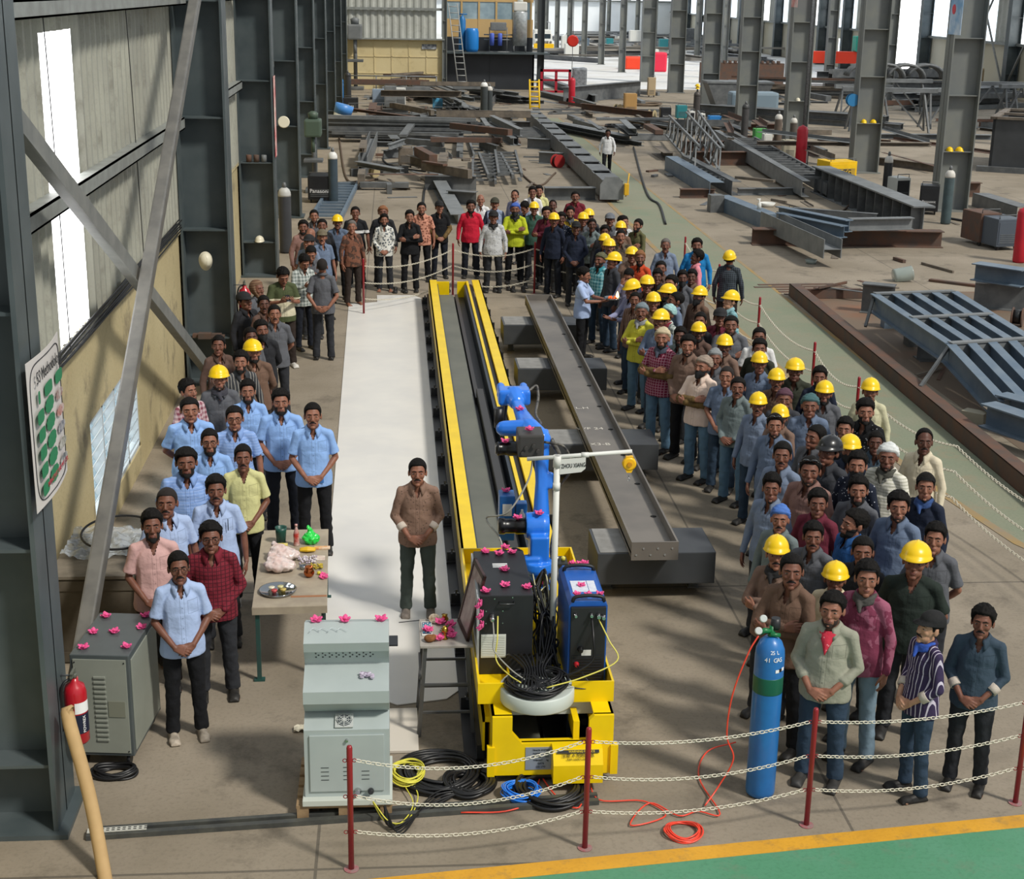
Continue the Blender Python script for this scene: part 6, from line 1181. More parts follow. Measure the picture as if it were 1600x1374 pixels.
bm = BM(); coil(bm, (-2.28,10.95,0), .17, 7, .014, 8, .03, .6); tag(obj('cable_coil', bm, cable_b), 'black cables bunched on the floor under the grey louvred cabinet', 'cable coil')
CR = thing('storage_crate', 'brown wooden crate behind the grey louvred cabinet', 'crate', (-2.78,13.55,0)); bm = BM(); box(bm,-.42,.42,-.5,.6,0,.86); [box(bm,-.43,.43,-.51,-.5,z,z+.10) for z in (.02,.74)]; obj('body', bm, mat('crate_brown','5e564a',.8,col2='4e473c',scale=6,mix=.8), CR); bm = BM(); box(bm,-.44,.44,-.52,.62,.86,.89); obj('lid', bm, mat('crate_lid','7a7266',.7,col2='5a544a',scale=5,mix=.8), CR)
bm = BM(); bmesh.ops.create_grid(bm, x_segments=40, y_segments=40, size=.5)
for v in bm.verts: v.co = Vector((-2.78+v.co.x*.82, 13.85+v.co.y*.8, .93+.05*noise.noise(v.co*7)+.03*noise.noise(v.co*19)))
tag(obj('plastic_wrap', bm, mat('clear_wrap','b8c0c6',.12,alpha=.55,coat=1), smooth=True), 'crumpled clear plastic film heaped on the brown crate', 'plastic film')
bm = BM(); tube(bm, polyline([(-2.70+.36*math.cos(a),13.85+.34*math.sin(a),1.02+.05*math.sin(a)) for a in [q*.55 for q in range(12)]],4), .012, 7); tag(obj('cable_loop', bm, cable_b), 'stiff black cable loop lying over the plastic film', 'cable')
# extinguishers
def extinguisher(loc, label, s=1.0, brand='POWREX'):
    t = thing('fire_extinguisher', label, 'fire extinguisher', loc); t.scale = (s,s,s); bm = BM(); lathe(bm,[(.07,0),(.085,.02),(.085,.42),(.07,.48),(.03,.51),(.03,.54)],24); obj('cylinder', bm, mat('extinguisher_red','b01424',.3,coat=.3), t)
    bm = BM(); lathe(bm,[(.02,.53),(.022,.58)],10); box(bm,-.01,.01,-.10,.03,.575,.59); box(bm,-.01,.01,-.09,.03,.60,.612); obj('valve', bm, mat('valve_grey','55584e',.4), t)
    bm = BM(); tube(bm, polyline([(0,-.03,.56),(-.07,-.09,.52),(-.10,-.07,.35),(-.10,-.05,.12)],6), .011, 7); obj('hose', bm, black_rub, t)
    bm = BM(); lathe(bm,[(.0865,.10),(.0865,.36)],24,arc=2*math.pi); bm.free(); l_ = []
    for k,(za,zb,m_) in enumerate(((.10,.26,mat('label_navy','141c34',.5)),(.27,.36,text_w))):
        bm = BM(); pts = [(.0865*math.cos(R(a)),.0865*math.sin(R(a))) for a in range(-85,6,10)]; [bm.faces.new((bm.verts.new((*pts[i],za)),bm.verts.new((*pts[i+1],za)),bm.verts.new((*pts[i+1],zb)),bm.verts.new((*pts[i],zb)))) for i in range(len(pts)-1)]; l_.append(obj('label', bm, m_, t))
    text('label_text', brand, .034, Matrix.Translation((.068,-.062,.18)) @ Matrix.Rotation(R(48),4,'Z') @ FRONT @ Matrix.Rotation(R(90),4,'Z'), text_w, l_[0]); return t
extinguisher((-2.45,10.48,.56), 'red fire extinguisher hung on the nearest left column', 1.0)
bm = BM(); tube(bm,[(-2.55,10.48,1.12),(-2.45,10.48,1.12)],.008,6); tag(obj('extinguisher_bracket', bm, steel_dark), 'dark hook holding the nearest extinguisher to the column', 'bracket')
extinguisher((-2.38,23.55,.95), 'red fire extinguisher hung on the second left column behind the crowd', 1.15)
bm = BM(); tube(bm,[(-2.55,23.55,1.58),(-2.38,23.55,1.58)],.008,6); tag(obj('extinguisher_bracket', bm, steel_dark), 'hook holding the extinguisher to the second column', 'bracket')
bm = BM(); a, b = Vector((-2.10,9.46,0)), Vector((-2.43,10.12,.95)); tube(bm, polyline([a+Vector((.12,-.35,-.3)),a,a.lerp(b,.5)+Vector((.02,0,.02)),b,b+Vector((.02,.02,.03))],6), [.05]*25, 12); tag(obj('cardboard_tube', bm, mat('kraft_paper','b99a6c',.8,col2='a5875c',scale=4,mix=.6)), 'long brown cardboard roll leaning on the nearest left column', 'tube')
# poster
PO = thing('wall_poster', 'white 5S Methodology poster fixed to the nearest left column', 'poster', (-2.50,10.49,3.14)); bm = BM(); n = 10
for k in range(n): 
    t0, t1 = k/n, (k+1)/n; f_ = lambda t: (.03*math.sin(t*3.1), -.50+t*1.0)
    A_, B2 = f_(t0), f_(t1); q = [bm.verts.new((A_[0],A_[1],-.54)),bm.verts.new((B2[0],B2[1],-.54)),bm.verts.new((B2[0],B2[1],.54)),bm.verts.new((A_[0],A_[1],.54))]; bm.faces.new(q)
bmesh.ops.remove_doubles(bm, verts=bm.verts, dist=.001); bmesh.ops.solidify(bm, geom=bm.faces[:], thickness=.003); obj('sheet', fixn(bm), mat('poster_white','cfc9c6',.5), PO)
PX = Matrix.Rotation(R(90),4,'Z') @ Matrix.Rotation(R(90),4,'X')
def onp(y, z, d=.036): return Matrix.Translation((d,y,z)) @ PX
text('title_text','5S Methodology',.125,onp(.0,.40,.040),mat('print_dark','26262a',.7),PO,sx=.95)
text('footer_text','INFRASTRUCTURE PVT. LTD.',.052,onp(.05,-.40,.040),mat('print_red','a83444',.7),PO)
text('footer_text','5S',.06,onp(-.38,-.28,.026),text_k,PO)
pgreen = mat('poster_green','1f7a50',.6)
def pill(y, z, w, h, m_, jag=False):
    bm = BM(); pts = []
    for q in range(20):
        a = 2*math.pi*q/20; r_ = (1.0+(.08 if q%2 else -.04)) if jag else 1.0; e = .5 if not jag else .9
        pts.append((y+w/2*r_*math.copysign(abs(math.cos(a))**e,math.cos(a)), z+h/2*r_*math.copysign(abs(math.sin(a))**e,math.sin(a))))
    d = .034+(.0 if jag else 0); vs = [bm.verts.new((d+.006*(1-abs(p[0])*1.2),p[0],p[1])) for p in pts]; bm.faces.new(vs); return obj('printed_shape', bm, m_, PO)
for y, w in ((-.34,.06),(-.06,.24),(.28,.24)): pill(y, .26, w, .095, pgreen)
for k in range(5): pill(-.33, .12-.13*k, .19, .10, pgreen); pill(-.06, .14-.13*k, .26, .115, pgreen, True)
for k,c_ in enumerate(('7a4a44','a04838','4a4e62','6a6a5c','3a4450')): pill(.26, .13-.125*k, .24, .075, mat('print_'+c_, c_, .7, col2='c8c4c0', scale=16, mix=.8), True)
bm = BM(); pts = []
for q in range(40):
    a = 2*math.pi*q/40; y, z = .46*math.copysign(abs(math.cos(a))**.3,math.cos(a)), .50*math.copysign(abs(math.sin(a))**.3,math.sin(a)); pts.append((.003+.030*math.sin((y+.5)*3.1),y,z))
tube(bm, pts, .004, 4, closed=True); obj('printed_border', bm, mat('print_dark','26262a',.7), PO)
# ---- offering table
TB = thing('offering_table', 'green-legged table with a beige cover behind the grey console', 'table', (-1.0,13.58,0), R(2)); 
def tb_(name, m, fn, par=None): bm = BM(); fn(bm); return obj(name, fixn(bm), m, par or TB)
for x in (-.30,.30):
    for y in (-.95,.95): tb_('leg', green_p, lambda bm: (box(bm,x-.02,x+.02,y-.02,y+.02,.02,.73), box(bm,x-.05,x+.05,y-.03,y+.03,0,.02)))
tb_('frame', green_p, lambda bm: (box(bm,-.32,.32,-.97,-.94,.70,.74), box(bm,-.32,.32,.94,.97,.70,.74), box(bm,-.32,-.29,-.97,.97,.70,.74), box(bm,.29,.32,-.97,.97,.70,.74)))
tb_('table_cover', mat('beige_cover','a89c88',.6,col2='8e8272',scale=4,mix=.8,bump=.3), lambda bm: (box(bm,-.345,.335,-1.0,1.0,.74,.755,.006), box(bm,-.345,.335,-1.006,-1.0,.68,.75)))
tb_('cover_stripe', mat('cover_stripe','9a6a48',.7), lambda bm: box(bm,.0,.33,-.80,-.76,.755,.757))
def item(name, label, cat, loc, build, m, group=None, vox=None, smooth=True):
    bm = BM(); build(bm); fixn(bm)
    if vox: me = voxel(bm, vox, 2, name); me.materials.append(m); o = obj(name, me)
    else: o = obj(name, bm, m, smooth=smooth)
    o.location = loc; return tag(o, label, cat, group)
TZ = .756
steel_pl = mat('steel_plate_shiny','a0a4a8',.12,metal=1)
item('steel_plate','round steel plate at the near end of the offering table','plate',(-1.10,12.92,TZ),lambda bm: lathe(bm,[(.13,0),(.16,.004),(.175,.03),(.168,.030),(.155,.010),(.01,.008)],32),steel_pl)
for k,(x,y,c_) in enumerate(((-.06,.03,'e8e0c8'),(.02,.05,'d8d098'),(.05,-.02,'c8b060'),(-.03,-.04,'c05050'))): item('offering_bowl',['white rice bowl on the steel plate','pale sweet bowl on the steel plate','brass lamp bowl on the steel plate','red powder bowl on the steel plate'][k],'bowl',(-1.10+x,12.92+y,TZ+.009),lambda bm: lathe(bm,[(.018,0),(.028,.02),(.030,.03),(.012,.028)],14),mat('bowl_'+c_,c_,.4,metal=.3))
item('copper_pot','small round copper pot on the offering table','pot',(-.83,13.28,TZ),lambda bm: lathe(bm,[(.025,0),(.046,.02),(.052,.05),(.040,.08),(.034,.09),(.042,.105),(.036,.104),(.028,.085)],24),mat('copper','b8683c',.2,metal=1))
for k,(x,y,z) in enumerate(((-1.10,13.72,0),(-1.12,13.44,0))):
    o = item('rice_bag',['upper pale plastic bag of rice on the table','lower pale plastic bag of rice nearer the steel plate'][k],'bag',(x,y,TZ),lambda bm: (ell(bm,(0,0,.06),(.16,.11,.065)), ell(bm,(-.04,.03,.10),(.10,.07,.05)), cap(bm,(-.05,.05,.10),(-.10,.10,.13),.05,.03)),mat('bag_pink_white','cdb0a8',.25,col2='dcd4d0',scale=9,mix=.8,coat=.4),'rice bags',vox=.009); wrinkle(o.data,.018,14,k)
o = item('plastic_bag','bright green plastic bag on the far end of the table','bag',(-.86,14.18,TZ),lambda bm: (ell(bm,(0,0,.05),(.09,.08,.06)), cap(bm,(0,0,.08),(-.02,.03,.16),.05,.02)),mat('bag_green','22d048',.3,coat=.5),vox=.008); wrinkle(o.data,.02,20,3)
item('soda_bottle','soft drink bottle with a red cap on the table','bottle',(-1.0,14.12,TZ),lambda bm: (lathe(bm,[(.030,0),(.032,.01),(.030,.06),(.032,.12),(.012,.19),(.011,.22)],16),lathe(bm,[(.015,.205),(.015,.228)],12)),mat('bottle_cola','b03830',.15,col2='d8d0c8',scale=12,mix=.8))
item('paper_cup_holder','dark green cup with a silver rim on the table','cup',(-1.16,14.2,TZ),lambda bm: lathe(bm,[(.045,0),(.055,.13),(.060,.17),(.050,.165),(.042,.12)],18),mat('cup_green','1a4a40',.4,col2='b0b8b4',scale=6,mix=.5,thr=(.6,.7)))
item('spice_box','small yellow box standing on the table','box',(-1.13,13.98,TZ),lambda bm: box(bm,-.05,.05,-.03,.03,0,.07,.004),mat('box_yellow','d8c030',.5,col2='e8e0c0',scale=20,mix=.8),smooth=False)
item('banana_bunch','yellow bananas beside the green bag','fruit',(-.88,13.92,TZ),lambda bm: [chain_cap(bm,[(-.07,k*.03,.02),(0,k*.03-.02,.03),(.07,k*.03,.02)],[.010,.018,.010]) for k in range(3)],mat('banana','dfb41c',.5,col2='c89a18',scale=12,mix=.6))
item('biscuit_packet','orange and white food packet on the table','packet',(-.74,14.02,TZ),lambda bm: box(bm,-.08,.08,-.03,.03,0,.02,.006),mat('packet_orange','d89038',.4,col2='e8dcc8',scale=16,mix=.8),smooth=False)
item('flower_garland','heap of small white and purple flowers on the table','flowers',(-.87,13.68,TZ),lambda bm: [bmesh.ops.create_icosphere(bm,subdivisions=1,radius=.012,matrix=Matrix.Translation((random.uniform(-.09,.09),random.uniform(-.09,.09),.008+random.uniform(0,.02)))) for k in range(60)],mat('white_purple_petals','e0dcd8',.7,col2='7a5a8a',scale=40,mix=.8))['kind'] = 'stuff'
item('peanut_heap','heap of yellow snacks on the table','snacks',(-.77,13.50,TZ),lambda bm: [bmesh.ops.create_icosphere(bm,subdivisions=1,radius=.011,matrix=Matrix.Translation((random.uniform(-.06,.06),random.uniform(-.05,.05),.008+random.uniform(0,.02)))) for k in range(45)],mat('snack_yellow','c8b038',.7,col2='8a7a28',scale=40,mix=.8))['kind'] = 'stuff'
item('folded_paper','square of printed paper on the table','paper',(-.76,13.76,TZ),lambda bm: box(bm,-.06,.06,-.06,.06,0,.004),mat('paper_pale','d8cfc0',.7,col2='b07870',scale=30,mix=.5),smooth=False)
item('lemon','single lemon beside the copper pot','fruit',(-.74,13.33,TZ),lambda bm: ell(bm,(0,0,.018),(.02,.018,.018)),mat('lemon','cfc030',.5)); flower(-.69,13.24,TZ,'on the offering table'); flower(-.70,13.32,TZ,'on the offering table',sc=.7)
item('silver_foil_cup','crumpled silver foil cup by the garland','cup',(-.90,13.47,TZ),lambda bm: (lathe(bm,[(.02,0),(.035,.03),(.038,.04),(.02,.02)],9)),steel_pl)
bm = BM(); bmesh.ops.create_grid(bm, x_segments=12, y_segments=12, size=.09)
for v in bm.verts: v.co = Vector((v.co.x, v.co.y*.6, .02+.03*noise.noise(v.co*25)))
o = tag(obj('crumpled_paper', bm, mat('tissue','cfc8b4',.8)), 'crumpled paper scrap on the floor left of the console', 'paper'); o.location = (-.80,11.62,.01)
# ---- stool with offerings
ST = thing('metal_stool', 'tall bare metal stool with offerings beside the yellow track', 'stool', (.42,11.72,0)); sm_ = mat('stool_metal','5a5c5e',.4,metal=.5,col2='6e6a62',scale=6,mix=.7)
def sp_(name, m, fn): bm = BM(); fn(bm); return obj(name, fixn(bm), m, ST)
for sx in (-1,1):
    for sy in (-1,1): sp_('leg', sm_, lambda bm: bar(bm,(sx*.235,sy*.25,0),(sx*.18,sy*.24,.84),.032,.032))
sp_('seat', mat('stool_top','a8a29a',.5,col2='8c867e',scale=6,mix=.7), lambda bm: box(bm,-.225,.225,-.28,.28,.84,.865,.006))
for z in (.22,.48): sp_('rung', sm_, lambda bm: (box(bm,-.22,.22,-.26,-.24,z,z+.02), box(bm,-.22,.22,.24,.26,z,z+.02), box(bm,-.23,-.21,-.25,.25,z+.06,z+.08), box(bm,.21,.23,-.25,.25,z+.06,z+.08)))
SZ = .865
fr = thing('framed_picture', 'dark framed picture leaning upright on the stool against the cabinet', 'picture frame', (.57,11.72,SZ+.005), R(-82)); Mt = Matrix.Rotation(R(-14),4,'X')
bm = BM(); [box(bm,*q_,0,Mt) for q_ in ((-.22,-.18,-.012,.012,0,.60),(.18,.22,-.012,.012,0,.60),(-.22,.22,-.012,.012,0,.04),(-.22,.22,-.012,.012,.56,.60))]; obj('frame', fixn(bm), mat('frame_dark_wood','3a201c',.4), fr); bm = BM(); box(bm,-.18,.18,-.004,.006,.04,.56,0,Mt); obj('picture', bm, mat('picture_print','b8a8a4',.3,col2='7a5a60',scale=7,mix=.8), fr)
t = thing('calculator_tablet', 'tablet with coloured keys lying at the left of the stool seat', 'tablet', (.26,11.78,SZ)); bm = BM(); box(bm,-.045,.045,-.14,.14,0,.012,.004); obj('case', bm, white, t); bm = BM(); box(bm,-.038,.038,-.12,.12,.012,.014); q = obj('screen', bm, mat('screen_navy','1c2c48',.2), t)
bm = BM(); [box(bm,-.032+i*.018,-.020+i*.018,-.10+j*.026,-.085+j*.026,.014,.016,mi=(i+j)%2) for i in range(4) for j in range(8)]; obj('keys', bm, [mat('keys_teal','48a0c0',.4),mat('keys_white','d8e0e8',.4)], q)
item('coconut_half','half coconut on the stool','coconut',(.33,11.95,SZ),lambda bm: lathe(bm,[(.01,0),(.04,.012),(.052,.04),(.048,.042),(.03,.015)],18,Matrix.Rotation(R(30),4,'X')),mat('coconut','6a4a2c',.8,col2='e8e0cc',scale=14,mix=.8))
item('coconut_fibre','brown tuft of coconut fibre on the stool','coconut',(.28,11.53,SZ),lambda bm: (ell(bm,(0,0,.03),(.05,.045,.032)),ell(bm,(.03,.01,.03),(.03,.03,.03))),mat('fibre','8a5a30',.95,col2='6a4020',scale=40,mix=.8))
item('brass_lamp','small brass lamp standing among the flowers on the stool','lamp',(.41,11.58,SZ),lambda bm: lathe(bm,[(.03,0),(.012,.02),(.012,.06),(.03,.07),(.028,.09),(.008,.12)],16),mat('brass','c8a040',.2,metal=1))
item('brass_pot','small brass pot at the back of the stool','pot',(.42,11.93,SZ),lambda bm: lathe(bm,[(.02,0),(.035,.03),(.02,.06),(.028,.07)],16),mat('brass','c8a040',.2,metal=1))
item('betel_leaves','green leaves under the flowers on the stool','leaves',(.43,11.74,SZ),lambda bm: [ell(bm,(.03*math.cos(k),.04*math.sin(k*1.7),.008+.004*k),(.035,.022,.004),(10*k,12,k*50)) for k in range(6)],mat('leaf_green','5a6a30',.6,col2='8a8a40',scale=10,mix=.6))
for x, y in ((.36,11.55),(.47,11.60),(.47,11.82),(.38,11.88),(.27,11.72),(.45,11.68)): flower(x,y,SZ+.012,'on the metal stool',sc=1.1)
bm = BM(); tube(bm,[(.20,11.95,SZ+.01),(.02,11.90,SZ+.015)],.004,6); tag(obj('incense_stick', bm, black_rub), 'thin dark stick projecting left from the stool', 'stick')
# ---- floor channel across the front
bm = BM(); a, b = G(135,1312), G(935,1256); bar(bm, a+Vector((0,0,.02)), b+Vector((0,0,.02)), .05, .04); bar(bm, a+Vector((0,.09,.02)), b+Vector((0,.09,.02)), .04, .04)
tag(obj('cable_channel', bm, mat('channel_dark','3a3c3c',.5,col2='55564f',scale=6,mix=.7)), 'dark steel cable channel lying across the floor in front of the console', 'channel')
bm = BM(); a, b = G(137,1308), G(230,1302); M = frame(a+Vector((0,0,.045)), b+Vector((0,0,.045))); box(bm,0,(b-a).length,-.03,.03,0,.008,0,M); o = tag(obj('slotted_angle', bm, mat('slot_white','b8b8b0',.5)), 'pale slotted metal strip on the left end of the cable channel', 'strip')
for k in range(11):
    bm = BM()
    for j in (-.013,.013): box(bm,.02+k*.040,.042+k*.040,j-.005,j+.005,.008,.010,0,M)
    obj('slot', bm, blk, o)
# held tray with flame, phones, leaf on sheet
tr = next(c_ for c_ in CROWD if 'tray with a flame' in c_[0]); h_ = Vector((math.sin(R(tr[4])), -math.cos(R(tr[4])), 0)); tc_ = Vector((tr[1],tr[2],0))+h_*.53+Vector((0,0,1.165*tr[3]/1.7))
TR = thing('offering_tray', 'round steel tray with orange offerings and a flame held toward the crowd', 'tray', tc_); bm = BM(); lathe(bm,[(.10,0),(.15,.006),(.16,.03),(.155,.03),(.14,.01),(.01,.008)],24); obj('tray', bm, steel_pl, TR)
bm = BM(); [bmesh.ops.create_icosphere(bm,subdivisions=1,radius=.022,matrix=Matrix.Translation((.07*math.cos(k*2.4),.07*math.sin(k*2.4),.025))) for k in range(9)]; obj('offerings', bm, mat('marigold','e86a30',.7), TR)
bm = BM(); lathe(bm,[(.012,.02),(.028,.05),(.022,.09),(.004,.14)],12,Matrix.Translation(tuple(h_*.08))); obj('flame', bm, mat('flame','ffc868',.5,emis=9), TR)
bm = BM(); ell(bm,(0,0,.003),(.035,.02,.004)); o = tag(obj('fallen_leaf', bm, mat('leaf_pale','8aa048',.7)), 'small green leaf on the white sheet left of the standing man', 'leaf'); o.location = (-.13,13.9,.012)
for c_ in CROWD:
    if c_[5] == 'phone' and ('phone holder' in c_[0] or 'at a phone' in c_[0] or 'cream chest band' in c_[0]):
        h_ = Vector((math.sin(R(c_[4])), -math.cos(R(c_[4])), 0)); p = Vector((c_[1],c_[2],0))+h_*.335+Vector((0,0,1.235*c_[3]/1.7)); bm = BM(); box(bm,-.036,.036,-.004,.004,-.07,.07,.003); o = tag(obj('mobile_phone', bm, mat('phone_black','101014',.15)), 'black phone held by the '+' '.join(c_[0].split()[1:9]), 'phone'); o.matrix_world = Matrix.Translation(p) @ Matrix.Rotation(R(c_[4]),4,'Z') @ Matrix.Rotation(R(-50),4,'X')
for k,(x,y) in enumerate(((-.9,30.9),(1.0,31.0),(1.5,31.1),(2.0,31.0),(2.3,31.2),(2.6,31.0),(.1,30.9),(3.3,31.0),(1.8,31.4),(2.9,31.4))):
    for s_ in (0,1):
        me = P(('shoe','std',-1 if s_ else 1), lambda: make_shoe(-1 if s_ else 1,'std')); o = linked('shoe', me, None, mat('shoe_1c1a18','1c1a18',.6)); o.location = (x+s_*.05, y, .0); tag(o, 'dark shoe left on the floor by the rear chain', 'shoe', 'shoes left by the rear chain')
# ================================================================ THE WORKSHOP FLOOR BEHIND: beams, frames, tools
def sec(bm, a, b, h, w, kind='I', t=.014):
    """rolled section from a to b, a and b on its underside"""
    M = frame(a, b); L = (Vector(b)-Vector(a)).length
    if kind == 'I': box(bm,0,L,-w/2,w/2,0,t*1.5,0,M); box(bm,0,L,-w/2,w/2,h-t*1.5,h,0,M); box(bm,0,L,-t/2,t/2,t,h-t,0,M)
    elif kind == 'H': box(bm,0,L,-w/2,-w/2+t*1.5,0,h,0,M); box(bm,0,L,w/2-t*1.5,w/2,0,h,0,M); box(bm,0,L,-w/2+t,w/2-t,h*.45,h*.45+t,0,M)
    elif kind == 'C': box(bm,0,L,-w/2,w/2,0,t,0,M); box(bm,0,L,-w/2,w/2,h-t,h,0,M); box(bm,0,L,-w/2,-w/2+t,0,h,0,M)
    elif kind == 'L': box(bm,0,L,-w/2,w/2,0,t,0,M); box(bm,0,L,-w/2,-w/2+t,0,h,0,M)
    elif kind == 'B': box(bm,0,L,-w/2,w/2,0,h,.004,M)
    elif kind == 'P': box(bm,0,L,-w/2,w/2,0,t,0,M)
REG = []      # footprints already taken: centre, unit axis, half length, half width, z range, top
def foot(a, b, w, z0, z1): a, b = Vector(a), Vector(b); d = Vector((b.x-a.x, b.y-a.y, 0)); L = d.length; u = d/L if L > 1e-6 else Vector((1,0,0)); return ((a.x+b.x)/2, (a.y+b.y)/2, u.x, u.y, L/2, w/2, z0, z1)
def hits(p, q):
    dx, dy = q[0]-p[0], q[1]-p[1]
    if dx*dx+dy*dy > (p[4]+p[5]+q[4]+q[5])**2: return False
    for ax, ay in ((p[2],p[3]),(-p[3],p[2]),(q[2],q[3]),(-q[3],q[2])):
        rp = p[4]*abs(p[2]*ax+p[3]*ay)+p[5]*abs(-p[3]*ax+p[2]*ay); rq = q[4]*abs(q[2]*ax+q[3]*ay)+q[5]*abs(-q[3]*ax+q[2]*ay)
        if abs(dx*ax+dy*ay) >= rp+rq-.004: return False
    return True
def settle(a, b, w, h, z, limit=9):
    """lowest height from z up at which the piece lies clear on whatever is beneath it; None if it would sit too high"""
    f = foot(a, b, w, 0, 0); spans = sorted((q[6], q[7]) for q in REG if hits(f, q))
    for lo, hi in spans:
        if lo < z+h-.002 and hi > z+.002: z = hi+.002
    if z > limit: return None
    REG.append(f[:6]+(z, z+h)); return z
NB = {'I':'steel_beam','H':'steel_beam','C':'steel_channel','L':'steel_angle','B':'box_section','P':'steel_plate'}; CB = {'I':'beam','H':'beam','C':'channel','L':'angle','B':'section','P':'plate'}
def beam(p, q, z, h, w, m, kind, label, group=None, z2=None):
    a = G(p[0],p[1],z); b = G(q[0],q[1],z if z2 is None else z2)
    if z2 is None:
        n_ = len(REG); zz = settle(a, b, w, h, z)
        if zz > z+.1: REG[n_] = foot(a, b, w, z, z+h)
        else: z = zz; a.z = b.z = z
    bm = BM(); sec(bm, a, b, h, w, kind)
    return tag(obj(NB[kind], bm, m), label, CB[kind], group)
SD, SG, SB, SR, ST_ = steel_dark, steel_grey, steel_blue, steel_rust, steel_tan
